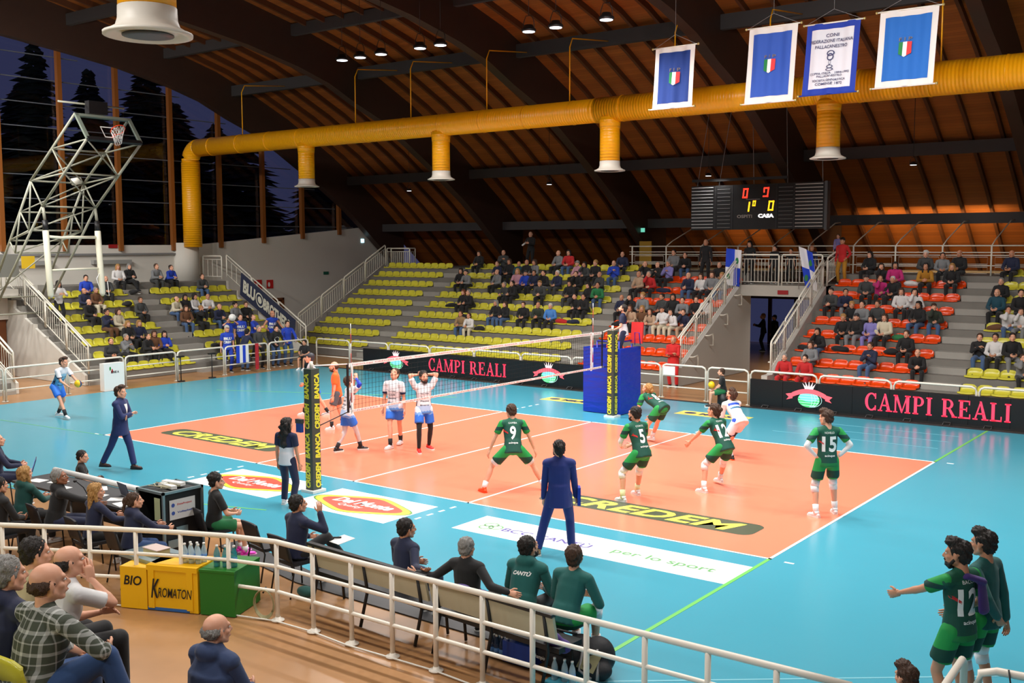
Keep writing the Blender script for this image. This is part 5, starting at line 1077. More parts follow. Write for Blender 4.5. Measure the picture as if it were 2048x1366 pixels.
def vball(label, c):
    t = thing('volleyball', label, 'ball', c); c = V(c); g = G(); r = .105
    g.ell(c, (r, r, r), 20, 14, 0); g.m = [1 if (i//2) % 5 == 0 else 0 for i in range(len(g.m))]; g.build('ball_shell', [mat('ball_yellow', (246, 200, 24), .4), mat('ball_blue', (34, 48, 120), .4)], t)
vball('yellow and blue volleyball in the hands of the server', (-2.84, 1.05, .99))
M_SKIRT = None
o = person('second referee in navy and white polo with long wavy dark hair', (9.5, -2.15, 0), 14, dict(H=1.70, pel=(0, 0, .93), lean=-1, wf=[(9.32, -2.08, 12), (9.68, -2.2, -10)], hands=[(-.25, .04, .8), (.26, .06, .76)], head=(-22, 2)), hair='wavy', hc='d', skin='b', top=M_POLO, smat=M_NAVY, sleeve=.8, bottom='trousers', bmat=M_NAVY, shoe=S_W, vox=.018)
o = person('first referee in navy and white polo above the blue pads', (8.88, 10.85, 1.42), 118, dict(H=1.74, pel=(0, 0, .93), lean=4, hands=[(-.2, .3, 1.0), (.27, .12, .86)], head=(0, -16)), hair='short', hc='d', beard=True, top=M_POLO, smat=M_NAVY, sleeve=.8, bottom='trousers', bmat=M_NAVY, shoe=S_BK)
print_back(o['top'], o['K'], ([(-.5, -.5), (.5, -.5), (.5, .5), (-.5, .5)], [(0, 1, 2, 3)]), .27, .3, .03, M_REDP)
SUIT = dict(tk='jacket', sleeve=2, bottom='trousers')
o = person('coach in navy suit pacing with crossed arms by the corner of the court', (4.1, -2.1, 0), -62, dict(H=1.86, pel=(0, 0, .93), lean=2, wf=[(4.34, -1.95, 0), (3.78, -2.35, 0, .05)], kp=[(0, 1, 0), (0, 1, 0)], hands=[(.04, .19, 1.12), (-.04, .235, 1.17)], ep=[(-.8, .1, -.8), (.8, .1, -.8)], head=(0, -4), hd=[(1, .1, .1), (-1, .1, .1)]), hair='quiff', hc='n', top=M_NAVY2, bmat=M_NAVY2, shoe=S_BR, sole=S_BK, **SUIT)
print_front(o['top'], o['K'], ([(-.5, .5), (.5, .5), (.12, -.5), (-.05, -.5)], [(0, 1, 2, 3)]), .36, .12, .2, M_PLAIN_W, name='shirt_front')
o = person('coach in royal blue suit watching from the sideline, hair tied back', (15.22, -1.65, 0), 36, dict(H=1.84, pel=(0, 0, .93), lean=1, wf=[(15.0, -1.92, 20), (15.3, -1.42, -6)], hands=[(-.24, .05, .82), (.26, .1, .84)], head=(12, -3)), hair='bun', hc='d', top=M_BLUSUIT, bmat=M_BLUSUIT, shoe=mat('shoe_tan', (150, 120, 84), .5), beard=True, vox=.018, **SUIT)
t = thing('clipboard', 'blue folder held at the side of the coach in royal blue', 'folder', (15.42, -1.4, .85)); G().obox((15.42, -1.40, .9), (.02, .015, 0), (.06, -.08, 0), (0, 0, .14)).build('folder_cover', mat('folder_blue', (24, 50, 160), .4), t)
# substitutes at the near corner
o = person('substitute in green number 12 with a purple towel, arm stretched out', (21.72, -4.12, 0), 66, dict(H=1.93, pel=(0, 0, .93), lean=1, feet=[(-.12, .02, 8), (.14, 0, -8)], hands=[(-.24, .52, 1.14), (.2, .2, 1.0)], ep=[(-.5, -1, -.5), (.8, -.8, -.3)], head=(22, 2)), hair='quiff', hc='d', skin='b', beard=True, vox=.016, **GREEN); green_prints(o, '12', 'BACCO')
K = o['K']; g = G(); T = K['T']
for sg in (-1,): pass
g.tube(K['neck']+T@V((-.12, .1, -.06)), K['neck']+T@V((0, -.075, .0)), .045, .055, n=10, caps=2, flat=.6); g.tube(K['neck']+T@V((0, -.075, 0)), K['neck']+T@V((.16, -.12, -.06)), .055, .06, n=10, caps=2, flat=.6); g.tube(K['neck']+T@V((.15, -.12, -.05)), K['neck']+T@V((.13, -.17, -.34)), .06, .085, n=12, caps=2, flat=.3, side=T@V((1, 0, 0)))
vs, fs = blob(g, .014, 2); g = G(); g.add(vs, fs, 0, True); M4 = WM[o['t']]; g.v = [M4@V(v) for v in g.v]
tw = g.build('towel', cloth('purple_towel', (62, 38, 112))); tag(tw, 'purple towel over the shoulders of the substitute with number 12', 'towel')
o = person('substitute in teal long-sleeved top standing behind the one with the towel', (21.85, -3.6, 0), 74, dict(H=1.93, pel=(0, 0, .93), lean=3, feet=[(-.12, .02, 8), (.14, 0, -8)], hands=[(-.12, -.18, .98), (.26, -.08, .78)], ep=[(-1, -.6, 0), (.8, -.9, -.2)], head=(0, 0)), hair='quiff', hc='d', skin='b', top=M_TRK, sleeve=2, bottom='shorts', bmat=M_GSH, shoe=S_W, sock=SOCKW, knee=SOCKW, vox=.018)
o = person('dark haired boy whose head shows by the cream gate railing', (21.94, -6.55, 0), 60, dict(H=1.50, pel=(0, 0, .93)), hair='quiff', hc='n', top=M_BLK, bmat=M_BLK, shoe=S_W, vox=.018)

# ------------------------------------------------------------------ seated people round the court
def SIT(H=1.78, seat=.47, lean=0, hands=None, head=(0, 0), feet=None, fy=.46, sl=.97, ep=None, kx=.12, **k):
    s = H/1.8; z = (seat+.085)/s
    d = dict(H=H, pel=(0, 0, z), lean=lean, sit=1, slouch=sl, feet=feet or [(-kx, fy, 5), (kx, fy, -5)], kp=[(-.12, .6, 1), (.12, .6, 1)], hands=hands or [(-.1, .34, z+.12), (.1, .36, z+.12)], ep=ep or [(-.8, -.5, -.5), (.8, -.5, -.5)], head=head)
    d.update(k); return d
o = person('assistant coach in dark blazer on a chair, hand at his mouth, papers on lap', (13.3, -5.3, 0), -8, SIT(1.8, .47, 4, [(-.12, .3, .70), (.24, .24, 1.12)], (-12, -5), feet=[(-.1, .5, 5), (.18, .66, -5, .3)], ep=[(-.8, -.5, -.5), (.6, .2, -1)], hd=[None, (0, .1, 1)]), top=M_NAVY, bmat=M_BLK, shoe=S_BK, hc='d', skin='b', vox=.017, **SUIT)
o = person('man in navy jacket on the bench, arm along its back', (15.32, -5.28, 0), -8, SIT(1.8, .45, 2, [(-.12, .3, .70), (.62, -.2, .86)], (-14, 0), ep=[(-.8, -.5, -.5), (.4, -.6, -1)]), top=M_NAVY, bmat=M_NAVY, shoe=S_BK, hc='d', skin='b', vox=.017, **SUIT)
o = person('grey-haired man in black jacket leaning back on the bench', (16.45, -5.38, 0), 8, SIT(1.76, .45, -4, [(-.66, -.15, .84), (.66, -.15, .80)], (0, 0), ep=[(-.4, -.6, -1), (.4, -.6, -1)]), top=M_BLK, bmat=M_BLK, shoe=S_BK, hc='g', vox=.017, **SUIT)
o = person('player in teal hoodie hunched on the bench, white lettering on the back', (17.1, -5.2, 0), 8, SIT(1.9, .45, 22, [(-.1, .42, .62), (.1, .42, .62)], (-20, -12)), top=M_TRK, sleeve=2, tk='hoodie', bottom='trousers', bmat=M_BLK, shoe=S_W, hc='d', beard=True, vox=.017)
print_back(o['top'], o['K'], 'CANTÙ', .37, .24, .06, M_PLAIN_W, bold=.05, shear=.3)
o = person('player in teal sweatshirt with white knee pads at the end of the bench', (17.72, -5.2, 0), 2, SIT(1.93, .45, 24, [(-.08, .42, .64), (.12, .42, .64)], (18, -16)), top=M_TRK, sleeve=2, bottom='shorts', bmat=M_GSH, shoe=S_W, sock=SOCKW, knee=SOCKW, hc='n', hair='short', vox=.017)
o = person('boy in black shirt and green shorts seated past the flight case, pink shoes', (11.1, -5.0, 0), -22, SIT(1.72, .47, 4, [(-.1, .32, .72), (.12, .34, .72)], (-12, 0)), top=M_BLK, sleeve=.9, bottom='shorts', bmat=cloth('green_shorts2', (20, 110, 60)), shoe=S_PK, sole=mat('sole_pink', (230, 170, 210), .5), sock=SOCKW, sockh=.2, hc='d', hair='curly', vox=.018)
o = person('boy in black shirt sitting on the mat beyond the scorers table', (6.25, -4.35, 0), -35, SIT(1.6, .22, 6, [(-.12, .35, .5), (.12, .35, .5)], (-20, 4), feet=[(-.2, .55, 10), (.2, .55, -10)]), top=M_BLK, sleeve=.9, bottom='trousers', bmat=M_BLK, shoe=S_W, hc='d')
print_back(o['top'], o['K'], 'ALLY', .42, .14, .04, M_PLAIN_W)
o = person('girl in navy hoodie with ponytail working at the flight case', (11.1, -6.42, 0), -8, SIT(1.66, .47, 6, [(-.08, .45, .82), (.2, .5, .80)], (-15, -4)), top=M_NAVY, sleeve=2, tk='hoodie', bmat=M_JEANS, shoe=S_W, hc='n', hair='pony', vox=.018)
o = person('blonde woman in navy top at the end of the scorers table', (10.15, -6.45, 0), -5, SIT(1.68, .47, 6, [(-.1, .45, .8), (.3, .45, .8)], (-25, 0)), top=M_NAVY, sleeve=2, bmat=M_BLK, shoe=S_W, hc='y', hair='long', vox=.018)
o = person('grey-haired speaker with glasses and headset reaching across the table', (8.95, -6.35, 0), -25, SIT(1.78, .47, 10, [(-.1, .5, .82), (.4, .62, .84)], (-25, -12)), top=M_BLK, sleeve=2, tk='hoodie', bmat=M_NAVY, shoe=S_BK, hc='g', skin='c', vox=.018)
print_back(o['top'], o['K'], 'SKATE', .42, .16, .04, M_PLAIN_W)
o = person('long-haired blonde in dark green hoodie at the scorers table', (8.15, -6.45, 0), 5, SIT(1.68, .47, 8, [(-.1, .45, .8), (.12, .45, .8)], (0, -8)), top=cloth('dark_green', (16, 74, 68)), sleeve=2, tk='hoodie', bmat=M_BLK, shoe=S_W, hc='y', hair='long')
o = person('man in navy suit with a laptop on his knees by the mat edge', (5.1, -5.35, 0), -25, SIT(1.8, .47, 8, [(-.1, .45, .74), (.12, .45, .74)], (0, -10)), top=M_NAVY, bmat=M_NAVY, shoe=S_BK, hc='n', hair='bald', **SUIT)
o = person('person in black padded coat seated behind the table railing', (8.75, -7.15, 0), 0, SIT(1.76, .47, 4), top=M_BLK, sleeve=2, tk='coat', bmat=M_BLK, shoe=S_BK, hc='d')
o = person('ball boy in black seated holding a yellow ball by the passage', (10.72, 13.5, 0), 118, SIT(1.5, .40, 6, [(-.06, .32, .62), (.1, .32, .62)], (0, 0), pn=[(0, 0, 1), (0, 0, 1)]), top=M_BLK, sleeve=.9, bottom='shorts', bmat=cloth('green_shorts2', (20, 110, 60)), shoe=S_BK, hc='n')
vball('yellow volleyball on the lap of the ball boy', (10.42, 13.34, .66))
G().tube((10.72, 13.5, 0), (10.72, 13.5, .41), .17, n=12).build('stool', M_BLACK, label='black round stool under the ball boy by the passage', cat='stool')
o = person('ball boy in black seated at the far corner of the mat', (-6.75, 12.9, 0), 200, SIT(1.5, .40, 6, head=(0, 5)), top=M_BLK, sleeve=.9, bottom='shorts', bmat=M_BLK, shoe=S_W, hc='d', skin='b')
G().tube((-6.75, 12.9, 0), (-6.75, 12.9, .41), .17, n=12).build('stool', M_BLACK, label='black stool under the ball boy at the corner', cat='stool')
o = person('woman in long black padded coat behind the barrier, looking at her phone', (-8.25, 5.5, 0), -105, dict(H=1.72, pel=(0, 0, .93), fat=1.4, lean=2, hands=[(-.06, .34, 1.14), (.1, .34, 1.14)], ep=[(-1, -.3, -.8), (1, -.3, -.8)], head=(0, -24)), top=M_BLK, sleeve=2, tk='coat', bmat=M_BLK, shoe=S_BK, hc='d', hair='short', skin='b')
o = person('bald man in red rescue suit standing with crossed arms', (7.42, 16.55, 0), 192, dict(H=1.78, pel=(0, 0, .93), fat=1.1, hands=[(.04, .19, 1.12), (-.04, .235, 1.17)], ep=[(-.8, .1, -.8), (.8, .1, -.8)], hd=[(1, .1, .1), (-1, .1, .1)]), top=M_RED, sleeve=2, tk='jacket', bmat=M_RED, shoe=S_BK, hair='bald', hc='g', skin='b')
# foreground spectators in the near stand
M_PLAID = mat('plaid_flannel', (90, 96, 84), .85); _n = M_PLAID.node_tree; _b = _n.nodes['Principled BSDF']; _t = _n.nodes.new('ShaderNodeTexCoord'); _s = _n.nodes.new('ShaderNodeSeparateXYZ'); _n.links.new(_t.outputs['Object'], _s.inputs[0]); _p = None
for ax, per, off in (('X', .13, .0), ('Z', .13, .02), ('X', .13, .05), ('Z', .13, .075), ('Y', .16, .03)):
    q = []
    for op, val in (('ADD', 10+off), ('DIVIDE', per), ('FRACT', 0), ('LESS_THAN', .17 if off in (.0, .02) else .07)):
        m = _n.nodes.new('ShaderNodeMath'); m.operation = op; m.inputs[1].default_value = val
        _n.links.new(q[-1].outputs[0] if q else _s.outputs[ax], m.inputs[0]); q.append(m)
    if _p is None: _p = q[-1]
    else: m = _n.nodes.new('ShaderNodeMath'); m.operation = 'ADD'; _n.links.new(_p.outputs[0], m.inputs[0]); _n.links.new(q[-1].outputs[0], m.inputs[1]); _p = m
_r = _n.nodes.new('ShaderNodeValToRGB'); _n.links.new(_p.outputs[0], _r.inputs[0]); _r.color_ramp.elements[0].color = (*S((66, 72, 60)), 1); _r.color_ramp.elements[1].color = (*S((186, 188, 184)), 1); _r.color_ramp.elements[1].position = 1.0; _m = _n.nodes.new('ShaderNodeMath'); _m.operation = 'MULTIPLY'; _m.inputs[1].default_value = .5; _n.links.new(_p.outputs[0], _m.inputs[0]); _n.links.new(_m.outputs[0], _r.inputs[0]); _n.links.new(_r.outputs[0], _b.inputs['Base Color'])
def near(label, x, k, rz, P, **kw): return person(label, (x, NY(k)-.22, NZ(k-1)+{1: .2, 2: .34, 3: .1}.get(k, 0)), rz, P, vox=.013, **kw)
near('balding man in grey plaid flannel shirt and blue jeans', 17.75, 3, 4, SIT(1.88, .42, 14, [(-.12, .36, .62), (.24, .38, .68)], (-16, -4), feet=[(-.1, .5, -25), (.44, .4, -50, .2)], kp=[(.3, .5, 1), (.5, .6, 1)], ep=[(-1, -.3, -.1), (1, -.3, -.1)], fat=1.22, bw=1.1), top=M_PLAID, sleeve=2, bmat=M_JEANS, shoe=S_BR, hair='bald', hc='n')
near('grey-haired man in navy padded jacket and glasses', 17.3, 3, 6, SIT(1.8, .42, 10, None, (-12, 0), fat=1.15), top=M_NAVY, sleeve=2, tk='hoodie', bmat=M_BLK, shoe=S_BK, hair='short', hc='g')
near('balding man in white shirt resting his head on his hand', 16.78, 2, -8, SIT(1.78, .42, 14, [(.1, .34, .74), (.10, .25, 1.03)], (-16, -8), ep=[(-.8, -.5, -.5), (.5, .6, -1)], hd=[None, (0, 0, 1)]), top=M_WT, sleeve=.9, bmat=M_BLK, shoe=S_BK, hair='bald', hc='d')
near('dark-haired person half hidden behind the plaid shirt', 16.32, 2, -10, SIT(1.74, .42, 10, None, (-10, 0)), top=cloth('beige', (196, 182, 150)), sleeve=2, bmat=M_BLK, shoe=S_BK, hair='short', hc='d')
near('elderly man with grey fringe of hair in blue hooded jacket, alone', 17.69, 1, 6, SIT(1.76, .42, 8, None, (-14, -2), fat=1.25), top=cloth('slate_blue', (44, 62, 100)), sleeve=2, tk='hoodie', bmat=M_BLK, shoe=S_BK, hair='bald', hc='g')
t = thing('low_bench', 'low dark bench under the elderly man in blue hooded jacket', 'bench', (17.69, -10.1, 0)); G().box((17.35, -10.3, .98), (18.05, -9.85, 1.03)).build('seat', M_DGREY, t); [G().box((x, -10.25, 0), (x+.06, -9.9, .98)).build('leg', M_DGREY, t) for x in (17.4, 17.95)]; t = thing('low_bench', 'low dark bench under the man in white shirt', 'bench', (16.3, -10.9, 0)); G().box((15.9, -11.1, 1.52), (17.1, -10.6, 1.56)).build('seat', M_DGREY, t); [G().box((x, -11.05, 0), (x+.06, -10.65, 1.52)).build('leg', M_DGREY, t) for x in (16.0, 16.95)]

# ------------------------------------------------------------------ objects round the court
def chair(label, x, y, rz, group='black meeting chairs'):
    t = thing('stacking_chair', label, 'chair', (x, y, 0), R(rz), group); B = dict(world=False)
    g = G(); g.grid(lambda u, v: ((u-.5)*.46*(1-.1*(v-.5)**2), -.22-.09*v+.02*cos((u-.5)*3), .50+.34*v), 6, 6); vs = g.v[:]; n = len(vs); g.v += [(a, b-.03, c) for a, b, c in vs]; g.f += [tuple(i+n for i in reversed(f)) for f in g.f]; g.m += g.m; g.sm += g.sm
    for E_ in ([i*7 for i in range(7)], [i*7+6 for i in range(7)], list(range(7)), [42+i for i in range(7)]):
        for a, b in zip(E_, E_[1:]): g.f.append((a, b, b+n, a+n)); g.m.append(0); g.sm.append(False)
    g.build('backrest', mat('chair_black', (30, 30, 34), .55), t, **B)
    g = G(); g.prism(rrect(0, 0, .46, .44, .06), .43, .475); g.build('seat', mat('chair_black'), t, **B)
    for sx in (-1, 1):
        G().path([(sx*.22, .2, .43), (sx*.24, .23, 0)], .012, 6).build('leg', M_BLACK, t, **B); G().path([(sx*.22, -.31, .8), (sx*.22, -.22, .47), (sx*.23, -.2, .40), (sx*.24, -.28, 0)], .012, 6).build('leg', M_BLACK, t, **B)
    return t
chair('empty black chair beside the assistant coach', 12.45, -5.05, -12); chair('black chair under the assistant coach with papers', 13.3, -5.28, -8)
for x, y, l in ((11.1, -5.0, 'black chair under the boy with pink shoes'), (11.1, -6.42, 'dark chair under the girl at the flight case'), (10.15, -6.45, 'dark chair with blue edge under the blonde in navy'), (8.95, -6.38, 'dark chair under the grey-haired speaker'), (8.15, -6.45, 'dark chair under the blonde in dark green'), (5.1, -5.35, 'dark chair under the man with the laptop'), (8.75, -7.15, 'dark chair under the padded black coat')): chair(l, x, y, -10)
M_BEN = mat('bench_cream', (178, 172, 146), .5)
def bench(label, x0, y0, x1, y1):
    a, b = V((x0, y0, 0)), V((x1, y1, 0)); d = (b-a).normalized(); n = V((-d.y, d.x, 0)); t = thing('team_bench', label, 'bench', tuple((a+b)/2), group='team benches'); up = V((0, 0, 1)); c = (a+b)/2; L = (b-a).length/2
    g = G(); g.obox(c+up*.70-n*.02, d*L, n*.018, (up*.15-n*.035)); g.build('back_panel', M_BEN, t); G().obox(c+up*.86-n*.055, d*L, n*.035, up*.018).build('back_cushion', M_BLACK, t)
    G().obox(c+up*.44+n*.24, d*L, n*.2, up*.03).build('seat', M_BLACK, t)
    for q in (a+d*.12, c, b-d*.12):
        for s1 in (0, 1): G().path([q-n*.07+up*.86, q-n*.01+up*.5, q-n*.0+up*.42, q-n*.12], .022, 6).build('leg', M_BLACK, t) if s1 == 0 else G().path([q+up*.42+n*.4, q+n*.44], .02, 6).build('leg', M_BLACK, t)
    return t
bench('cream-backed bench next to the assistant coach', 13.9, -5.55, 16.12, -5.72); bench('cream-backed bench with the two players in teal', 16.2, -5.74, 18.1, -5.9)
t = thing('paper_sheets', 'white score papers on the lap of the assistant coach', 'papers', (13.5, -4.9, .66))
G().obox((13.42, -4.95, .68), (.13, -.02, .02), (.03, .11, -.02), (0, 0, .003)).build('sheet', M_WHT, t); G().obox((13.7, -4.82, .69), (.13, -.02, .0), (.03, .13, .02), (0, 0, .003)).build('sheet', M_WHT, t); G().tube((13.5, -4.9, .70), (13.66, -4.78, .71), .012).build('pen', M_BLACK, t)
# scorers table and its things
tb = thing('scorers_table', 'long dark scorers table with a white tube along the court edge', 'table', (8.2, -5.3, 0))
G().box((6.5, -5.75, .70), (9.95, -4.98, .74)).build('table_top', M_DGREY, tb); G().tube((6.45, -4.93, .78), (10.0, -4.93, .78), .05, n=10).build('edge_tube', M_WHT, tb); G().box((6.5, -5.0, .1), (9.95, -4.97, .7)).build('front_panel', M_DGREY, tb)
for x in (6.6, 8.2, 9.85):
    for y in (-5.65, -5.1): G().tube((x, y, 0), (x, y, .7), .02).build('leg', M_GREY, tb)
def flat(nm, label, cat, x, y, z, w_, h_, a, m, th=.004, group=None):
    c, s_ = cos(R(a)), sin(R(a)); return G().obox((x, y, z+th), (w_/2*c, w_/2*s_, 0), (-h_/2*s_, h_/2*c, 0), (0, 0, th)).build(nm, m, label=label, cat=cat, group=group)
for i, (x, y, a, l) in enumerate(((7.3, -5.35, 20, 'beside the seated boy'), (8.35, -5.2, -30, 'before the speaker'), (8.75, -5.5, 10, 'under the speaker hand'), (9.25, -5.45, 40, 'next to the laptop'), (9.6, -5.6, -10, 'before the blonde in navy'), (7.75, -5.55, 5, 'before the blonde in dark green'), (6.9, -5.5, 12, 'near the far table end'))):
    flat('paper_sheet', 'white paper sheet on the scorers table, '+l, 'paper', x, y, .742, .3, .21, a, M_WHT, group='papers on the scorers table')
def laptop(label, x, y, z, a, scr):
    t = thing('laptop', label, 'laptop', (x, y, z), R(a)); B = dict(world=False)
    G().box((-.17, -.12, 0), (.17, .12, .018)).build('keyboard_base', mat('laptop_silver', (190, 190, 192), .4, metal=.3), t, **B); sc_ = G().obox((0, .15, .12), (.17, 0, 0), (0, .006, 0), (0, .035, .11)).build('lid', M_NAVY, t, **B)
    G().obox((0, .142, .12), (.155, 0, 0), (0, .002, 0), (0, .033, .098)).build('display', scr, sc_, world=False)
laptop('open laptop with lit screen on the knees of the man in navy suit', 5.42, -4.92, .62, -30, mat('screen_blue', (96, 120, 200), .4, emit=.8)); laptop('dark blue laptop open on the scorers table', 9.2, -5.15, .742, 170, M_BLACK)
t = thing('microphone', 'gooseneck microphone before the speaker', 'microphone', (8.9, -5.7, .74)); G().path([(8.9, -5.72, .742), (8.85, -5.8, .95), (8.9, -5.95, 1.08)], .008, 5).build('gooseneck', M_BLACK, t); G().ell((8.9, -5.97, 1.09), (.022, .03, .022)).build('capsule', M_BLACK, t); G().tube((8.9, -5.72, .742), (8.9, -5.72, .76), .05, n=12).build('foot', M_BLACK, t)
t = thing('side_table', 'small dark table beside the man with the laptop', 'table', (4.1, -5.2, 0)); G().box((3.0, -5.5, .68), (4.7, -4.9, .72)).build('table_top', M_DGREY, t); [G().tube((x, y, 0), (x, y, .68), .02).build('leg', M_GREY, t) for x in (3.1, 4.6) for y in (-5.4, -5.0)]
t = thing('flight_case', 'black flight case with silver edges and taped notices', 'case', (10.65, -5.45, 0))
x0, x1, y0, y1, z1 = 10.34, 10.98, -5.8, -5.12, 1.14
G().box((x0+.01, y0+.01, .06), (x0+.03, y1, z1-.02)).build('side_panel', M_BLACK, t); G().box((x1-.03, y0+.01, .06), (x1-.01, y1, z1-.02)).build('side_panel', M_BLACK, t); G().box((x0+.02, y1-.03, .06), (x1-.02, y1-.01, z1-.02)).build('rear_panel', M_BLACK, t); G().box((x0, y0, z1-.03), (x1, y1, z1-.01)).build('lid', M_BLACK, t); G().box((x0+.02, y0+.02, .4), (x1-.02, y1-.02, .42)).build('shelf', M_BLACK, t)
M_ALU = mat('alu_edge', (150, 168, 172), .35, metal=.7)
for a, b in (((x0, y0), (x0, y0)), ((x1, y0), (x1, y0)), ((x0, y1), (x0, y1)), ((x1, y1), (x1, y1))): G().box((a[0]-.018, a[1]-.018, .05), (a[0]+.018, a[1]+.018, z1)).build('edge_profile', M_ALU, t)
for a, b in (((x0, y0), (x1, y0)), ((x0, y1), (x1, y1)), ((x0, y0), (x0, y1)), ((x1, y0), (x1, y1))):
    for z in (.06, z1): G().box((a[0]-.018, a[1]-.018, z-.018), (b[0]+.018, b[1]+.018, z+.018)).build('edge_profile', M_ALU, t)
for x, z, w_ in ((x1+.003, .48, .2), (x1+.003, .3, .18)): G().box((x, -5.6 if z > .4 else -5.75, z), (x+.02, (-5.6 if z > .4 else -5.75)+w_, z+.12)).build('handle_plate', M_ALU, t)
nb = G().box((x1+.001, -5.7, .72), (x1+.006, -5.25, 1.02)).build('taped_notice', mat('paper_white2', (200, 204, 206), .6), t); g = G(); put_text(g, 'DataProject', (x1+.008, -5.44, .94), EY, EZ, .26, .035, bold=.03); put_text(g, 'Volleyball', (x1+.008, -5.44, .82), EY, EZ, .26, .035, m=1, bold=.03); disc(g, (x1+.008, -5.64, .94), EY, EZ, .03, .03, 1, 12); disc(g, (x1+.008, -5.64, .82), EY, EZ, .03, .03, 1, 12); g.build('lettering', [mat('ink_red', (190, 80, 84), .6), mat('ink_blue', (50, 80, 160), .6)], nb)
G().box((x0+.42, y0-.006, .72), (x1-.08, y0-.001, 1.06)).build('taped_notice', mat('paper_green', (170, 180, 140), .6), t)
t = thing('cable_reel', 'white tangle of power strips on top of the flight case', 'power strips', (10.6, -5.4, 1.15)); G().obox((10.6, -5.35, 1.18), (.2, .03, 0), (-.01, .05, 0), (0, 0, .025)).build('power_strip', M_WHT, t); G().obox((10.66, -5.5, 1.17), (.2, -.02, 0), (.01, .04, 0), (0, 0, .025)).build('power_strip', M_WHT, t)
g = G(); rr = random.Random(5); g.path([(10.6+rr.uniform(-.2, .25), -5.55+rr.uniform(-.12, .18), 1.16+rr.uniform(0, .04)) for _ in range(26)], .007, 5); g.build('loose_cable', mat('cable_cream', (196, 190, 160), .5), t)
# boxes below the railing
M_YB, M_GB = mat('yellow_box', (238, 184, 10), .45), mat('green_box', (30, 112, 30), .5)
a, b = V((11.9, -7.12, 0)), V((12.96, -6.68, 0)); d = (b-a).normalized(); n = V((-d.y, d.x, 0)); L = (b-a).length; up = V((0, 0, 1))
def obx(t, nm, c0, w_, dp, z0, z1, m): return G().obox(V(c0)+d*w_/2+n*dp/2+up*(z0+z1)/2, d*w_/2, n*dp/2, up*(z1-z0)/2).build(nm, m, t)
t = thing('yellow_chest', 'yellow storage chest with black paint brand lettering', 'box', tuple((a+b)/2))
obx(t, 'chest_body', a+d*.42, L-.42, .5, 0, .54, M_YB); obx(t, 'lid', a+d*.40-n*.015, L-.40, .54, .54, .61, M_YB); obx(t, 'base_strip', a+d*.4-n*.002, .62, .02, 0, .04, mat('blue_strip', (40, 100, 170), .5)); obx(t, 'corner_batten', a+d*.42-n*.015, .09, .015, .03, .54, M_YB); obx(t, 'corner_batten', b-d*.16-n*.015, .09, .015, .03, .54, M_YB)
g = G(); put_text(g, 'ROMATON', b-d*.33-n*.018+up*.25, d, up, .5, .13, bold=.01, shear=.2); put_text(g, 'K', b-d*.62-n*.018+up*.3, d, up, .13, .26, bold=.02, shear=.3); g.build('lettering', M_BLACK, t)
t = thing('yellow_box', 'smaller yellow box with BIO lettering beside the chest', 'box', tuple(a)); obx(t, 'box_body', a-n*.01, .4, .5, 0, .56, M_YB); g = G(); put_text(g, 'BIO', a+d*.19-n*.014+up*.38, d, up, .27, .13, bold=.02, shear=.2); g.build('lettering', M_BLACK, t)
a2 = V((12.99, -6.67, 0)); t = thing('green_crate', 'large plain green wooden crate beside the yellow chest', 'box', tuple(a2)); d0, n0 = d, n
obx(t, 'crate_body', a2, .50, .68, 0, .57, M_GB); obx(t, 'crate_lid', a2-d*.006-n*.006, .512, .69, .57, .6, M_GB)
M_PET = mat('clear_bottle', (200, 222, 230), .15, alpha=.55)
def bottle(label, x, y, z, s=1, group=None, m=None):
    t = thing('water_bottle', label, 'bottle', (x, y, z), group=group); g = G(); g.lathe([(.031*s, 0), (.034*s, .01), (.034*s, .13*s), (.028*s, .16*s), (.013*s, .2*s), (.013*s, .21*s)], (x, y, z), 10); g.build('bottle_body', m or M_PET, t); G().tube((x, y, z+.21*s), (x, y, z+.23*s), .015*s).build('bottle_cap', M_WHT, t); G().tube((x, y, z+.05*s), (x, y, z+.1*s), .0348*s, n=10).build('bottle_label', mat('label_blue', (80, 130, 190), .5), t)
M_PETT = mat('teal_bottle', (30, 150, 160), .15, alpha=.6)
for i in range(6): bottle('clear water bottle in the pack on the yellow chest, %s, %s row' % (('first', 'second', 'third')[i % 3], ('front', 'back')[i//3]), 12.62+.09*(i % 3), -6.62+.09*(i//3)+.04*(i % 3), .61, 1.15, 'clear bottles packed on the chest')
for i in range(3): bottle('tall teal water bottle on the green crate, %s from the chest' % ('first', 'second', 'third')[i], 13.07+.1*i, -6.45+.06*i, .6, 1.25, 'teal bottles on the green crate', M_PETT)
t = thing('book', 'thick pale book lying on the case by the railing', 'book', (11.9, -6.55, .8)); G().box((11.8, -6.7, .62), (12.12, -6.5, .69)).build('pages', mat('book_pages', (206, 190, 140), .7), t); G().box((11.79, -6.71, .69), (12.13, -6.49, .7)).build('cover', mat('book_cover', (196, 176, 168), .6), t)
t = thing('equipment_case', 'low black equipment case with silver rim under the book', 'case', (11.8, -6.6, 0)); G().box((11.5, -6.85, .0), (12.3, -6.35, .56)).build('case_body', M_BLACK, t); G().box((11.48, -6.87, .56), (12.32, -6.33, .61)).build('case_rim', M_ALU, t)
t = thing('cable_coil', 'coiled beige cable hung on the corner of the front railing', 'cable', (13.8, -6.25, .2)); g = G()
for i in range(5): c = V((13.78+.01*i, -6.27-.01*i, .2)); g.path([c+V((.13+.006*i, .04, 0))*cos(q)+V((0, 0, .17+.005*i))*sin(q) for q in [2*pi*k/18 for k in range(18)]], .007, 5, closed=True)
g.build('cable_loops', mat('cable_beige', (150, 142, 104), .6), t); G().tube((13.76, -6.27, .33), (13.8, -6.25, .41), .012).build('cable_tie', M_BLACK, t)
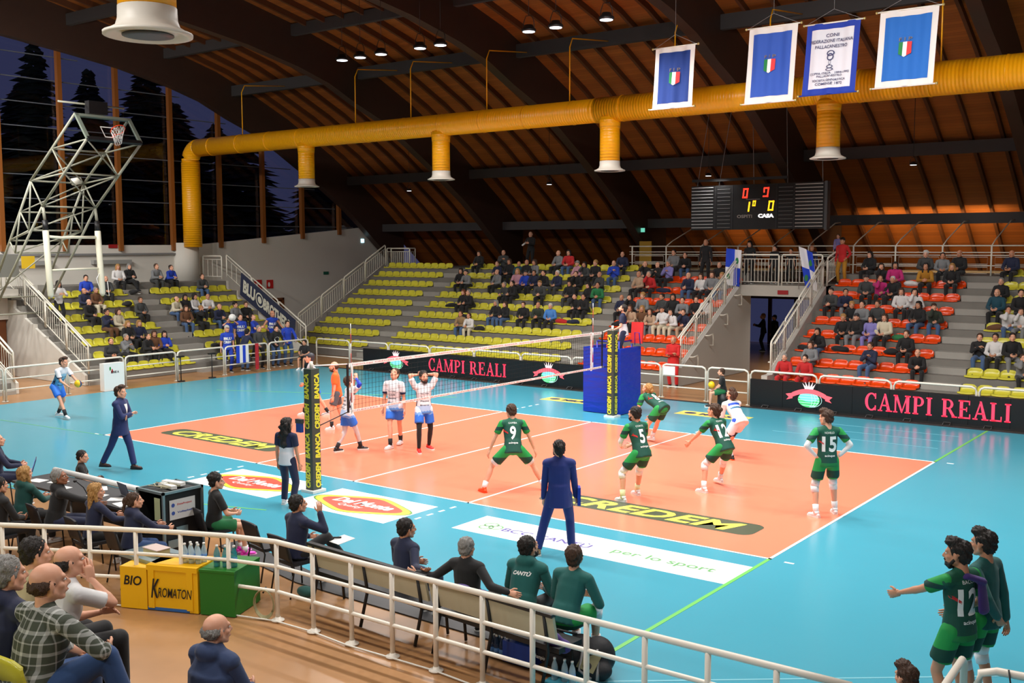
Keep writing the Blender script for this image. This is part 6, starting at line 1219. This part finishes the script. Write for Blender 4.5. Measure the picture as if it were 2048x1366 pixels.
# bags by the bench end
def lump(nm, label, cat, parts, m, loc, extra=None):
    g = G()
    for q in parts: g.ell(q[0], q[1], 14, 10)
    vs, fs = blob(g, .022, 3); h = G(); h.add([(x, y, max(z, .004)) for x, y, z in vs], fs, 0, True); t = thing(nm, label, cat, loc); h.build('bag_body', m, t)
    for f in (extra or []): f(t)
    return t
M_BAG = mat('bag_black', (26, 26, 30), .7, bump=.4, nscale=14)
def bgx(t):
    G().path([(17.7, -5.3, .4), (17.8, -5.45, .5), (18.0, -5.35, .46)], .014, 6).build('carry_handle', M_BLACK, t)
    g = G(); put_text(g, 'Champion', (17.62, -5.54, .16), V((.94, -.1, 0)).normalized(), EZ, .2, .06, shear=.3); g.build('lettering', M_WHT, t)
lump('sports_bag', 'large black sports bag with white script lettering by the bench end', 'bag', [((17.75, -5.3, .17), (.36, .22, .18)), ((17.6, -5.25, .2), (.2, .2, .2)), ((17.95, -5.2, .2), (.2, .2, .2))], M_BAG, (17.75, -5.3, 0), [bgx])
def bgy(t): G().obox((18.2, -5.42, .22), (.13, -.03, 0), (.02, .05, .08), (0, .01, .01)).build('olive_pocket', mat('bag_olive', (120, 116, 84), .7), t); G().path([(18.08, -5.35, .32), (18.1, -5.46, .1), (18.28, -5.5, .06)], .018, 6).build('grey_strap', M_GREY, t); G().path([(18.26, -5.34, .34), (18.34, -5.46, .14), (18.36, -5.5, .06)], .018, 6).build('grey_strap', M_GREY, t)
lump('backpack', 'black and olive backpack with pale straps beside the sports bag', 'backpack', [((18.2, -5.22, .22), (.2, .18, .22)), ((18.25, -5.35, .12), (.2, .14, .12))], M_BAG, (18.2, -5.3, 0), [bgy])
for i, (x, y) in enumerate(((17.88, -5.62), (18.0, -5.6), (18.1, -5.6))): bottle('clear water bottle standing before the black bags, %s from the bench' % ('first', 'second', 'third')[i], x, y, 0, 1.1, 'bottles by the bags')
lump('folded_clothes', 'purple garment hanging off the bench end', 'clothes', [((17.95, -5.75, .5), (.12, .08, .1)), ((18.05, -5.7, .44), (.1, .08, .08))], cloth('purple_towel', (62, 38, 112)), (18, -5.7, .4))
lump('folded_towel', 'dark purple towel on the bench back beside the man in black', 'towel', [((16.75, -5.83, .88), (.12, .05, .035))], cloth('purple_towel', (62, 38, 112)), (16.75, -5.8, .85)); lump('folded_towel', 'dark purple towel on the bench back close to the teal hoodie', 'towel', [((17.05, -5.85, .88), (.12, .05, .035))], cloth('purple_towel', (62, 38, 112)), (17.05, -5.8, .85))
t = thing('bottle_crate', 'blue crate of bottles under the bench', 'crate', (17.3, -5.35, 0)); G().box((17.1, -5.55, 0), (17.5, -5.25, .25)).build('crate_body', mat('crate_blue', (20, 62, 150), .5), t)
for i in range(8): bottle('dark drink bottle in the crate under the bench', 16.9+.08*(i % 4), -5.5+.1*(i//4), .0, 1.2, 'drink bottles under the bench', mat('dark_bottle', (40, 60, 90), .2, alpha=.8))
lump('waist_bag', 'small teal and orange bag on the floor under the first bench', 'bag', [((13.6, -5.4, .08), (.16, .1, .08))], cloth('dark_green', (16, 74, 68)), (13.6, -5.4, 0))
# by the left barrier
t = thing('sign_box', 'white folding sign box with small league logo against the barrier', 'sign', (-7.3, 4.95, 0)); G().box((-7.55, 4.6, 0), (-7.3, 5.35, .92)).build('board', M_WHT, t); g = G(); put_text(g, 'SERIE A', (-7.295, 5.0, .62), EY, EZ, .3, .08, bold=.03); g.build('lettering', M_BLACK, t); g = G(); disc(g, (-7.295, 4.83, .74), EY, EZ, .03, .07, 0, 10); g.build('logo', mat('logo_green', (30, 140, 60), .5), t); g = G(); disc(g, (-7.295, 4.9, .66), EY, EZ, .03, .07, 0, 10); g.build('logo', mat('logo_red', (190, 40, 40), .5), t)
for x, y, l in ((-7.5, 7.72, 'closer to the white sign box'), (-7.45, 9.02, 'closer to the blue fans')):
    t = thing('speaker_stand', 'slim black stand with flat head at the barrier, '+l, 'stand', (x, y, 0), group='slim black stands'); G().tube((x, y, 0), (x, y, .86), .018).build('pole', M_BLACK, t); G().box((x-.05, y-.14, .86), (x+.05, y+.14, .91)).build('head', M_BLACK, t); G().tube((x, y, 0), (x, y, .02), .14, n=12).build('foot', M_BLACK, t)
# banner of the supporters and flags
t = thing('supporters_banner', 'navy supporters banner with white gothic lettering tied to the stair railing', 'banner', (-12, 15.2, 2))
A, B_ = V((-13.4, 15.2, 3.62)), V((-9.9, 15.2, 1.66)); dn = V((-.12, 0, -.98)); dd_ = (B_-A)
G().add([A, B_, B_+dn*.95, A+dn*1.0, A+V((0, .02, 0)), B_+V((0, .02, 0)), B_+dn*.95+V((0, .02, 0)), A+dn+V((0, .02, 0))], [(0, 1, 2, 3), (7, 6, 5, 4), (0, 4, 5, 1), (1, 5, 6, 2), (2, 6, 7, 3), (3, 7, 4, 0)]).build('cloth', cloth('banner_navy', (26, 34, 66)), t)
ux = dd_.normalized(); uy = -dn.normalized(); g = G(); put_text(g, 'BLU', A+dd_*.17+dn*.47+V((0, -.02, 0)), ux, uy, .9, .55, bold=.05); put_text(g, 'BROTHERS', A+dd_*.68+dn*.47+V((0, -.02, 0)), ux, uy, 1.9, .5, bold=.05); ring(g, A+dd_*.37+dn*.47+V((0, -.02, 0)), ux, uy, .3, .3, .06, 0, 20); disc(g, A+dd_*.37+dn*.47+V((0, -.02, 0)), ux, uy, .15, .15, 0, 14); g.build('lettering', mat('banner_cream', (206, 204, 190), .8), t)
def flag(label, x0, z0, x1, z1, Y, sx):
    """quartered cloth hanging from a short stick"""
    t = thing('club_flag', label, 'flag', (x0, Y, z1), group='club flags on the bridge'); mats = [mat('flag_blue', (24, 64, 196), .8), mat('flag_white', (226, 226, 230), .8), mat('flag_green', (40, 120, 70), .8)]
    def P(u, v): return (x0+(x1-x0)*u+sx*(1-v), Y-.06*sin(u*7+v*2)-.03, z0+(z1-z0)*v-.22*u*(1 if sx > 0 else .3))
    for i in (0, 1):
        for j in (0, 1): G().grid(lambda u, v: P((u+i)/2, (v+j)/2), 6, 6).build('flag_quarter', mats[(i+j+(1 if sx < .1 else 0)) % 2], t)
    for q in ((.75, .7), (.25, .25)): g = G(); c = P(*q); disc(g, (c[0], c[1]-.03, c[2]), EX, EZ, .07, .12, 0, 10); g.build('emblem', mats[2], t)
    G().tube((x0, Y, z0-.1), (x0-.02, Y, z1+.05), .012).build('stick', M_GREY, t)
flag('blue and white quartered flag at the end of the bridge toward the referee', 7.0, 3.3, 7.6, 4.65, 21.45, -.06); flag('blue and white quartered flag blown across the bridge railing, orange seat side', 9.8, 3.3, 10.3, 4.72, 21.45, .25)
# signs and exit lamps
M_EXIT = mat('exit_green', (120, 230, 200), .5, emit=1.6); M_SRED = mat('sign_red', (196, 36, 34), .5)
def wsign(nm, label, y, z, w_, h_, m, cat='sign'): return G().box((XW+.002, y-w_/2, z-h_/2), (XW+.03, y+w_/2, z+h_/2)).build(nm, m, label=label, cat=cat)
wsign('exit_lamp', 'glowing square exit lamp high on the end wall', 25.9, 5.06, .22, .2, mat('exit_pale', (190, 240, 255), .5, emit=4)); wsign('exit_sign', 'small green exit sign on the end wall', 23.2, 3.38, .35, .16, mat('green_sign_dim', (30, 100, 76), .5))
wsign('fire_sign', 'red hose reel sign with white pictogram on the end wall', 18.72, 2.9, .45, .5, M_SRED); wsign('fire_sign', 'red extinguisher sign with white pictogram next to the hose reel sign', 19.45, 2.92, .4, .42, M_SRED); wsign('fire_sign', 'small red sign directly over the brown door', 19.0, 2.38, .24, .24, M_SRED); wsign('wall_notice', 'small dark red notice under the glazed gable', 10.95, 4.8, .42, .16, mat('sign_dark_red'))
for y, z in ((18.62, 2.86), (19.38, 2.9)): g = G(); disc(g, (XW+.035, y, z), EY, EZ, .07, .12, 0, 12); g.build('pictogram', M_WHT, bpy.data.objects['fire_sign' if y < 19 else 'fire_sign.001'], world=True)
def ysign(nm, label, x, z, w_, h_, m, y=26.3, cat='sign'): return G().box((x-w_/2, y-.03, z-h_/2), (x+w_/2, y, z+h_/2)).build(nm, m, label=label, cat=cat)
ysign('exit_lamp', 'green glowing exit lamp above the upper walkway beside the yellow poster', .54, 5.45, .3, .18, M_EXIT); ysign('exit_lamp', 'tiny green exit lamp over the top of the yellow middle block', -8.3, 5.48, .1, .08, M_EXIT)
t = thing('poster_stand', 'tall yellow poster standing on the upper walkway', 'poster', (1.05, 25.9, 3.71)); G().box((.65, 25.9, 3.72), (1.25, 25.95, 4.95)).build('poster_panel', mat('poster_yellow', (170, 130, 20), .6), t); G().box((.65, 25.88, 3.71), (1.25, 25.97, 3.76)).build('foot', M_BLACK, t)
# dark conifers outside the glazed gable
G().box((-60, -40, -.4), (XW-.4, 60, -.3)).build('ground', mat('night_ground', (20, 24, 20), .9), kind='structure')
M_LEAF = mat('dark_needles', (22, 32, 24), .9); M_TRUNK = mat('dark_trunk', (34, 26, 20), .9)
def conifer(label, x, y, h, r, seed, rnd=False):
    t = thing('conifer_tree', label, 'tree', (x, y, -.3), group='trees beyond the glazed gable'); q = random.Random(seed); G().tube((x, y, -.3), (x, y, h*.9), .25, .08, n=8).build('trunk', M_TRUNK, t); g = G(); n = 44
    for i in range(n):
        f = i/n; z = h*(.12+.88*f); rr = r*(1-f)**.75*(.75+.35*q.random())+.12
        for j in range(15):
            a = q.uniform(0, 2*pi); L = rr*q.uniform(.65, 1.15); c = V((x, y, z)); e = V((cos(a)*L, sin(a)*L, -.18*L+q.uniform(-.1, .25))); s_ = V((-sin(a), cos(a), 0))*(.22+.22*L)
            g.add([c, c+e*.55+s_, c+e, c+e*.55-s_, c+e*.5+V((0, 0, .22))], [(0, 1, 4), (1, 2, 4), (2, 3, 4), (3, 0, 4), (0, 3, 2, 1)])
    g.build('foliage', M_LEAF, t)
for i, (x, y, h, r, l) in enumerate(((-24, 11.9, 14.6, 3.4, 'tall pointed dark conifer showing in the first panes'), (-27, 16.5, 14.0, 3.6, 'dark conifer seen above the backboard'), (-30, 22.0, 15.5, 6, 'broad dark conifer behind the third window post'), (-26, 21.0, 12.6, 5.2, 'lower conifer behind the fourth window post'), (-25, 25, 11.2, 5.2, 'conifer behind the yellow duct elbow'), (-24, 29.5, 9.8, 4.6, 'small conifer at the far low end of the windows'), (-22, 8, 9.5, 3.6, 'bushy dark conifer at the near window edge'), (-28, 6, 10.5, 4.2, 'dark conifer behind the near window edge'), (-24, 16.5, 9.8, 3.8, 'dense conifer behind the lattice'), (-40, 20, 15, 8, 'far broad conifer between the pointed ones'), (-38, 28, 15.5, 8, 'far broad conifer toward the low end of the windows'), (-36, 13, 13, 7.5, 'far low conifer behind the pointed one'), (-42, 36, 14, 8, 'dark conifer showing low between the trees by the elbow'))): conifer(l, x, y, h, r, i)

# ------------------------------------------------------------------ spectators: a few seated poses, copied with their own clothes
COLS = {'blk': (18, 18, 20, 'black'), 'nvy': (24, 32, 62, 'navy'), 'gry': (122, 124, 126, 'grey'), 'dgr': (58, 60, 60, 'dark grey'), 'tea': (14, 66, 82, 'dark teal'), 'wht': (214, 212, 210, 'white'), 'crm': (206, 196, 170, 'cream'), 'red': (186, 26, 28, 'red'), 'pnk': (188, 136, 150, 'pale pink'), 'mag': (186, 30, 110, 'magenta'),
        'blu': (24, 62, 180, 'bright blue'), 'lil': (128, 122, 186, 'lilac'), 'grn': (30, 116, 64, 'green'), 'dgn': (40, 50, 38, 'dark green'), 'kha': (146, 118, 80, 'khaki'), 'brn': (98, 62, 34, 'brown'), 'mus': (176, 122, 26, 'mustard'), 'bge': (182, 152, 124, 'beige'), 'lbl': (70, 130, 200, 'light blue'), 'jea': (64, 92, 132, 'jeans')}
POSES = [dict(), dict(lean=26, hands=[(-.05, .46, .66), (.06, .46, .68)], head=(0, -12)), dict(hands=[(-.01, .2, .84), (.01, .24, .89)], ep=[(-.8, .1, -.8), (.8, .1, -.8)], hd=[(1, .1, .1), (-1, .1, .1)]),
         dict(lean=20, hands=[(-.1, .36, .66), (.05, .26, 1.08)], ep=[(-.8, -.5, -.5), (.4, .5, -1)], head=(8, -6), hd=[None, (0, 0, 1)]), dict(hands=[(-.04, .34, .74), (.1, .36, .74)], feet=[(-.1, .46, 0), (-.02, .62, 0, .12)], head=(-10, 0))]
ARCH = {}
def arch(po):
    if po in ARCH: return ARCH[po]
    P = SIT(1.72, .43, 6, kx=.13, fy=.44, sl=.93); P.update(POSES[po]); K = skeleton(P); vox = .03; a = {'K': K}
    a['body'] = body_mesh(K, P, vox).mesh('spectator_body', [SKIN['a'], M_EYE, M_IRIS, M_LIP])
    g = top_mesh(K, P, vox, 'tee', .03)
    for i in (0, 1): q = sleeve_mesh(K, P, i, 2, vox, .026); g.add(q.v, q.f, 0, True)
    a['jacket'] = g.mesh('spectator_jacket', [M_BLK]); a['trousers'] = bottom_mesh(K, P, 'trousers', vox, .018).mesh('spectator_trousers', [M_BLK])
    g = shoe_mesh(K, 0); q = shoe_mesh(K, 1); g.add(q.v, q.f, 0); a['shoes'] = g.mesh('spectator_shoes', [S_BK, M_WHT]); ARCH[po] = a; return a
HM = {'s': ('short', 'short'), 'b': ('bald', 'thinning'), 'l': ('long', 'long'), 'c': ('curly', 'curly'), 'k': ('cap', 'a cap over')}
HN = {'d': 'dark', 'n': 'brown', 'g': 'grey', 'w': 'white', 'y': 'blond', 'r': 'reddish'}
HMESH = {}
def part(t, name, me, m, slot=0):
    o = bpy.data.objects.new(name, me); link(o, t)
    o.material_slots[slot].link = 'OBJECT'; o.material_slots[slot].material = m; return o
rs = random.Random(11)
def spectator(label, loc, rz, po, hair, hc, top, leg, group, sc=1.0):
    t = thing('spectator', label, 'person', loc, R(rz), group); t.scale = (sc, sc, sc); a = arch(po)
    part(t, 'body', a['body'], SKIN['b' if rs.random() < .35 else 'a'])
    hk = (po, hair)
    if hk not in HMESH: HMESH[hk] = xf(a['K'], HAIR[hair]).mesh('spectator_'+hair, [HC['d']])
    part(t, 'cap' if hair == 'cap' else 'hair', HMESH[hk], M_DGREY if hair == 'cap' and hc == 'd' else HC[hc])
    part(t, 'jacket', a['jacket'], cloth('s_'+top, COLS[top][:3])); part(t, 'trousers', a['trousers'], cloth('s_'+leg, COLS[leg][:3])); o = bpy.data.objects.new('shoes', a['shoes']); link(o, t)
    return t
TH = ['first', 'second', 'third', 'fourth', 'fifth', 'sixth', 'seventh', 'eighth', 'ninth', 'tenth', 'eleventh', 'twelfth', 'thirteenth', 'fourteenth']
FAR = """11.09,0,sg,red,red,0 11.77,0,sd,red,red,0 11.66,1,ln,gry,blk,0 13.6,1,sn,nvy,jea,2 15.01,1,bg,blk,blk,1 17.91,1,sn,gry,blk,3 -3.49,2,sn,kha,jea,1 -3.08,2,sn,wht,crm,1 11.67,2,ld,blk,jea,3 14.46,2,sn,blk,blk,0 16.6,2,sn,blk,jea,2 16.99,2,sd,wht,blk,0 17.48,2,sd,blk,gry,0 -2.28,3,lg,blk,jea,0 -1.79,3,ln,blk,jea,0 -0.9,3,sn,blk,blk,0 -0.11,3,br,dgn,blk,1 0.43,3,sw,lbl,blk,0 4.16,3,ln,bge,blk,3 4.51,3,ly,brn,jea,0 5.02,3,ln,bge,gry,1 5.27,3,kd,wht,crm,0 5.56,3,ld,wht,crm,3 5.77,3,sn,nvy,bge,3 12.19,3,cy,blk,blk,0 12.65,3,kd,blk,gry,0 13.12,3,ld,lil,lil,0 13.53,3,ln,crm,blk,0 -4.61,4,lr,blk,blk,0 -4.25,4,sg,blk,blk,1 1.22,4,sd,blk,blk,3 1.62,4,sd,blk,blk,1 3.29,4,bn,nvy,blk,0 3.67,4,ld,blk,blk,3 4.22,4,cy,gry,blk,0 5.06,4,sd,dgr,blk,0 5.5,4,ld,blk,blk,0 5.94,4,sd,gry,blk,1 6.45,4,sn,blk,blk,0 6.79,4,ld,wht,blk,0 12.21,4,cy,blk,blk,0 12.37,4,sd,gry,blk,1 13.06,4,sn,dgr,blk,0 14.41,4,ld,blk,jea,0 14.84,4,kn,dgn,jea,3 17.03,4,sd,wht,jea,3 17.42,4,ld,wht,gry,3 -2.82,5,sg,dgr,blk,1 -2.42,5,sd,blk,blk,1 -1.07,5,ky,dgr,blk,1 0.4,5,ld,blk,dgr,0 1.32,5,ld,blk,blk,0 1.65,5,sd,grn,jea,1 11.29,5,kd,dgr,blk,1 11.55,5,sd,nvy,gry,1 13.61,5,ln,wht,blk,0 13.88,5,ld,wht,blk,3 16.58,5,bd,tea,blk,0 17.25,5,sd,blk,blk,0 -5.95,6,ld,blk,blk,0 -5.66,6,kd,gry,blk,1 -3.86,6,bd,gry,blk,0 -2.79,6,ly,pnk,blk,0 -2.39,6,kd,blu,blk,0 -1.95,6,sn,nvy,blk,0 -1.27,6,sd,blk,gry,3 -0.68,6,sw,nvy,dgr,0 0.29,6,sn,blk,blk,3 1.41,6,bg,dgr,blk,0 3.23,6,bg,bge,blk,0 3.7,6,sg,red,blk,3 5.49,6,br,nvy,jea,1 5.79,6,ln,wht,blk,0 5.92,6,ln,gry,blk,0 6.31,6,ly,gry,jea,0 12.2,6,kd,dgr,blk,0 12.66,6,sn,mag,blk,3 13.11,6,sw,blk,blk,0 16.53,6,sg,blk,jea,0 -4.29,7,sn,nvy,blk,1 -3.74,7,ln,blk,blk,0 -3.24,7,bg,tea,blk,0 -2.92,7,bd,blk,blk,0 -2.38,7,ln,gry,blk,0 -0.15,7,kg,pnk,blk,0 0.27,7,ld,dgr,blk,3 0.72,7,cy,blk,blk,0 1.61,7,bg,blu,jea,2 3.18,7,bd,blk,blk,3 3.68,7,bd,blk,blk,2 4.15,7,sg,lil,blk,2 6.33,7,bd,blk,blk,0 12.48,7,ld,blk,blk,3 12.94,7,ld,mag,blk,0 13.98,7,ld,mus,blk,1 14.83,7,ly,blk,blk,0 -6.03,8,ln,blk,blk,0 -4.64,8,bd,dgr,blk,2 -1.61,8,bg,gry,blk,0 -1.09,8,ld,red,jea,0 1.58,8,bd,nvy,blk,0 3.99,8,sd,gry,blk,0 4.5,8,sd,blk,jea,1 11.86,8,ld,blk,blk,0 13.76,8,cw,dgr,blk,0 14.32,8,sd,gry,blk,0 14.89,8,bd,blk,blk,0 16.53,8,bg,nvy,blk,0"""
LEFT = """7.4,1,sg,gry,blk,2 8.17,1,sd,blk,blk,1 8.47,1,ln,brn,blk,0 8.91,1,ld,blu,blk,4 7.96,2,ly,blk,blk,0 8.45,2,ly,nvy,blk,0 7.53,3,sd,nvy,brn,2 8.01,3,ln,crm,crm,0 11.09,3,ln,brn,jea,0 11.72,3,sy,blk,blk,3 12.61,3,br,nvy,jea,1 13.53,3,cd,gry,blk,0 14.11,3,sn,blk,blk,0 7.25,4,bg,blk,blk,0 9.48,4,sn,dgr,blk,0 11.02,4,bd,crm,jea,1 11.57,4,ld,blk,blk,0 12.01,4,ld,wht,jea,0 12.66,4,bg,wht,blk,1 7.51,5,bd,nvy,blk,0 8.01,5,sg,brn,crm,0 8.06,6,sd,blu,blk,0 8.92,6,bd,dgr,blk,0 13.42,6,sn,dgr,jea,1 9.93,7,ly,wht,blk,0 10.43,7,lg,blk,blk,4 11.62,7,sn,gry,dgr,1 12.33,7,sd,blu,blk,1"""
HW = {'s': '%s-haired', 'b': 'balding %s-haired', 'l': 'long-haired %s', 'c': 'curly-haired %s', 'k': 'capped %s-haired'}
def crowd(data, far_):
    cnt = {}; last = {}
    rows = [r.split(',') for r in data.split()]
    for r in rows:
        u, k, h, top, leg, po = float(r[0]), int(r[1]), r[2], r[3], r[4], int(r[5])
        if far_: bl = 'yellow middle block' if u < 2.7 else 'orange block before the passage' if u < 9 else 'orange block past the passage' if u < 15.8 else 'yellow block past the orange'
        else: bl = 'open-stair section' if u < 10.3 else 'banner-side section'
        if k in last and u-last[k] < .44: u = last[k]+.44
        last[k] = u
        n = cnt.get((bl, k), 0); cnt[(bl, k)] = n+1
        rown = ['lowest', 'second', 'third', 'fourth', 'fifth', 'sixth', 'seventh', 'eighth', 'top'][k] if far_ else (['lowest', 'second', 'third', 'fourth', 'fifth', 'sixth', 'seventh', 'top'][k])
        lab = '%s in %s, %s along the %s row, %s' % (HW[h[0]] % HN[h[1]] + ' spectator', COLS[top][3], TH[n], rown, bl)
        sc = .93+.09*rs.random()
        if far_: spectator(lab, (u, FY(k)+.16, FZ(k)-.385), 180+rs.uniform(-16, 22), po, HM[h[0]][0], h[1], top, leg, 'spectators in the far stand', sc)
        else: spectator(lab, (LX(k)-.16, u, LZ(k)-.395), -90+rs.uniform(-22, 16), po, HM[h[0]][0], h[1], top, leg, 'spectators in the end stand', sc)
crowd(FAR, True); crowd(LEFT, False)
# standing people in and round the stands
def stander(label, loc, rz, top, leg, hair='short', hc='d', skin='a', H=1.76, tk='tee', sleeve=2, tshirt=None, **kw):
    P = dict(H=H, pel=(0, 0, .93)); P.update(kw); return person(label, loc, rz, P, hair=hair, hc=hc, skin=skin, top=cloth('s_'+top, COLS[top][:3]), sleeve=sleeve, tk=tk, bmat=cloth('s_'+leg, COLS[leg][:3]), shoe=S_BK, vox=.027)
HOLD = dict(hands=[(-.12, .38, 1.2), (.1, .38, 1.22)], ep=[(-.8, -.4, -.8), (.8, -.4, -.8)])
stander('photographer in black with a camera on the upper walkway', (-4.27, 24.5, 3.71), 185, 'blk', 'blk', 'bald', 'g', **HOLD)
t = thing('camera', 'black and white camera in the hands of the photographer', 'camera', (-4.25, 24.1, 4.9)); G().box((-4.33, 24.05, 4.86), (-4.19, 24.13, 4.97)).build('camera_body', M_BLACK, t); G().tube((-4.26, 24.06, 4.9), (-4.32, 23.88, 4.78), .04).build('lens', M_WHT, t)
stander('man in dark striped jacket standing at the walkway railing by the flag', (5.6, 22.5, 3.3), 185, 'blk', 'blk', 'bald', 'g', 'b')
stander('person with long black hair in black at the bridge railing', (7.25, 22.9, 3.3), 180, 'blk', 'blk', 'long', 'd', H=1.68)
stander('dark-haired person in black behind the middle of the bridge railing', (8.1, 23.3, 3.3), 175, 'blk', 'blk', H=1.5); stander('shorter dark-haired person behind the bridge railing next to the flag', (8.7, 23.4, 3.3), 180, 'blk', 'blk', H=1.38); stander('balding man in dark clothes behind the bridge railing at its end', (9.55, 23.3, 3.3), 180, 'nvy', 'blk', 'bald', 'g', 'b', H=1.5)
o = stander('man in red sweater and tan trousers with a dark cap, standing', (10.95, 22.6, 3.35), 175, 'red', 'mus', 'cap', 'd', 'b', H=1.74, hands=[(-.24, .16, .98), (.25, .05, .82)])
stander('small child in lilac top held above the man in red sweater', (10.62, 23.05, 4.05), 180, 'lil', 'blk', 'short', 'n', H=1.15)
stander('dark figure in the passage holding something pale', (4.95, 29.6, 0), 120, 'blk', 'blk', 'short', 'y', H=1.76, **HOLD); stander('dark figure beside the other one in the passage', (5.4, 29.8, 0), 150, 'blk', 'blk', 'cap', 'd', H=1.7)
stander('woman with dark hair and white coat at the top of the open stair', (-11.9, 5.75, 1.95), -100, 'wht', 'blk', 'long', 'd', H=1.66, **HOLD)
M_PW = M_PLAIN_W
def fan(label, loc, rz, top, leg, txt=None, sleeve=.9, **kw):
    o = stander(label, loc, rz, top, leg, sleeve=sleeve, **kw)
    if txt: print_front(o['top'], o['K'], txt[0], .33, .3, .1, M_PW, bold=.06); print_front(o['top'], o['K'], txt[1], .2, .34, .1, M_PW, bold=.06)
    return o
RAILH = dict(hands=[(-.22, .36, 1.0), (.22, .36, 1.0)], ep=[(-.8, -.4, -.5), (.8, -.4, -.5)])
fan('fan in blue shirt with white cap and lettering at the barrier', (-8.35, 10.42, 0), -110, 'blu', 'blu', ('BLU', 'CREW'), hair='cap', hc='w', H=1.86)
fan('fan in blue behind the white cap raising a megaphone', (-9.35, 11.3, .33), -110, 'blu', 'blk', hair='short', hands=[(-.08, .3, 1.62), (.1, .26, 1.58)], ep=[(-1, .3, -.6), (1, .3, -.6)])
fan('tall dark-haired fan in blue shirt with pale scarf', (-9.35, 11.85, .33), -110, 'blu', 'blk', ('BLU', 'CREW'), H=1.84)
fan('fan in blue bending over his phone near the banner', (-9.35, 12.5, .33), -60, 'blu', 'blk', H=1.8, head=(0, -30), **HOLD)
stander('man in navy jacket leaning over the barrier with his back turned', (-8.3, 11.2, 0), 10, 'nvy', 'jea', H=1.78, lean=35, pel=(0, -.15, .9), **dict(hands=[(-.2, .5, .95), (.2, .5, .95)]))
stander('grey-haired man with glasses in dark jacket at the barrier', (-8.3, 11.9, 0), -100, 'dgr', 'blk', 'short', 'g', H=1.76, **RAILH)
fan('tall bald fan in blue sleeveless shirt with white lettering', (-9.4, 13.45, .33), -105, 'blu', 'blk', ('BLU', 'CREW'), sleeve=0, hair='bald', hc='n', skin='b', H=1.92, lean=14, hands=[(-.4, .3, 1.0), (.35, .35, 1.05)])
o = stander('man in black hoodie with round white emblem leaning at the barrier', (-8.35, 12.75, 0), -100, 'blk', 'jea', H=1.7, lean=10, tk='hoodie', **RAILH); print_front(o['top'], o['K'], ([(.5*cos(2*pi*i/16), .5*sin(2*pi*i/16)) for i in range(16)], [tuple(range(16))]), .26, .22, .22, M_PW)
stander('bearded man in blue and navy track jacket at the barrier', (-8.3, 13.35, 0), -110, 'blu', 'jea', H=1.86, **RAILH)
t = thing('megaphone', 'white megaphone raised by the fan in blue', 'megaphone', (-9.0, 11.2, 2.1)); g = G(); g.tube((-9.05, 11.2, 2.0), (-8.8, 11.05, 2.04), .05, .14, n=16); g.build('horn', M_WHT, t); G().tube((-9.1, 11.22, 1.98), (-9.1, 11.22, 1.86), .02).build('grip', M_DGREY, t)
t = thing('scarf', 'red and white scarf hanging from the barrier by the blue fans', 'scarf', (-7.6, 11.3, .6)); G().box((-7.68, 11.2, .08), (-7.64, 11.34, 1.08)).build('scarf_cloth', mat('scarf_red', (180, 40, 52), .8, noise=.5, nscale=14), t)
t = thing('scarf', 'blue and white cloth hanging from the barrier under the white cap', 'scarf', (-7.6, 10.5, .6)); [G().box((-7.68, 10.3+.14*i, .4), (-7.64, 10.44+.14*i, 1.05)).build('stripe', (mat('flag_blue'), M_WHT)[i % 2], t) for i in range(4)]
# coats and bags left on the seats
def coat(label, loc, c, s=(.26, .18, .1)):
    x, y, z = loc; rr = random.Random(int(x*100)); g = G()
    for i in range(4): g.ell((x+rr.uniform(-.14, .14), y+rr.uniform(-.05, .08), z+s[2]*.7+rr.uniform(-.02, .04)), (s[0]*rr.uniform(.6, 1), s[1]*rr.uniform(.6, 1), s[2]*rr.uniform(.7, 1.2)), 10, 8)
    vs, fs = blob(g, .035, 2); g = G(); g.add(vs, fs, 0, True); g.build('coat_heap', cloth('s_'+c, COLS[c][:3]), label=label, cat='coat')
for u, k, c, l in ((-5.3, 4, 'blk', 'black coat heap beside the couple in black, yellow middle block'), (-3.95, 3, 'blk', 'black coats behind the khaki sweater, yellow middle block'), (-2.6, 2, 'blk', 'black bag beside the white sweatshirt, yellow middle block'), (1.0, 3, 'red', 'red coat heap in the fourth row, yellow middle block'), (1.5, 3, 'nvy', 'navy coat beside the red one, yellow middle block'), (4.3, 6, 'nvy', 'navy coat with tan trim, orange block before the passage'), (14.1, 3, 'grn', 'bright green garment on the orange seats past the passage'), (13.6, 7, 'wht', 'white coat beside the mustard sweater'), (12.4, 2, 'blk', 'black bag on the orange seats past the passage'), (13.95, 2, 'blk', 'black handbag between two spectators past the passage'), (11.2, 2, 'blk', 'black coats at the passage end of the orange seats'), (3.6, 3, 'blk', 'black bag behind the referee chair'), (16.75, 4, 'brn', 'brown and black coat on the yellow seats past the orange block'), (6.6, 4, 'dgr', 'dark grey puffer coat by the passage railing')):
    coat(l, (u, FY(k)+.12, FZ(k)+.03), c)
for y, k, c, l in ((10.1, 6, 'blk', 'black coat on the top seats, end stand'), (9.3, 5, 'blk', 'black backpack on the sixth row, end stand'), (8.6, 3, 'dgr', 'quilted dark coats on the fourth row, end stand'), (7.0, 1, 'blk', 'heap of black coats at the foot of the open stair'), (11.3, 1, 'blk', 'black cap and bag on the second row, banner side'), (11.6, 1, 'brn', 'tan bag on the second row, banner side'), (12.2, 0, 'blk', 'dark bag on the lowest row, banner side'), (13.0, 2, 'dgr', 'grey coats beside the curly-haired spectator, end stand')):
    coat(l, (LX(k)-.1, y, LZ(k)+.03), c)

for _o in list(TMPS.collection.objects): bpy.data.objects.remove(_o)
bpy.data.scenes.remove(TMPS)
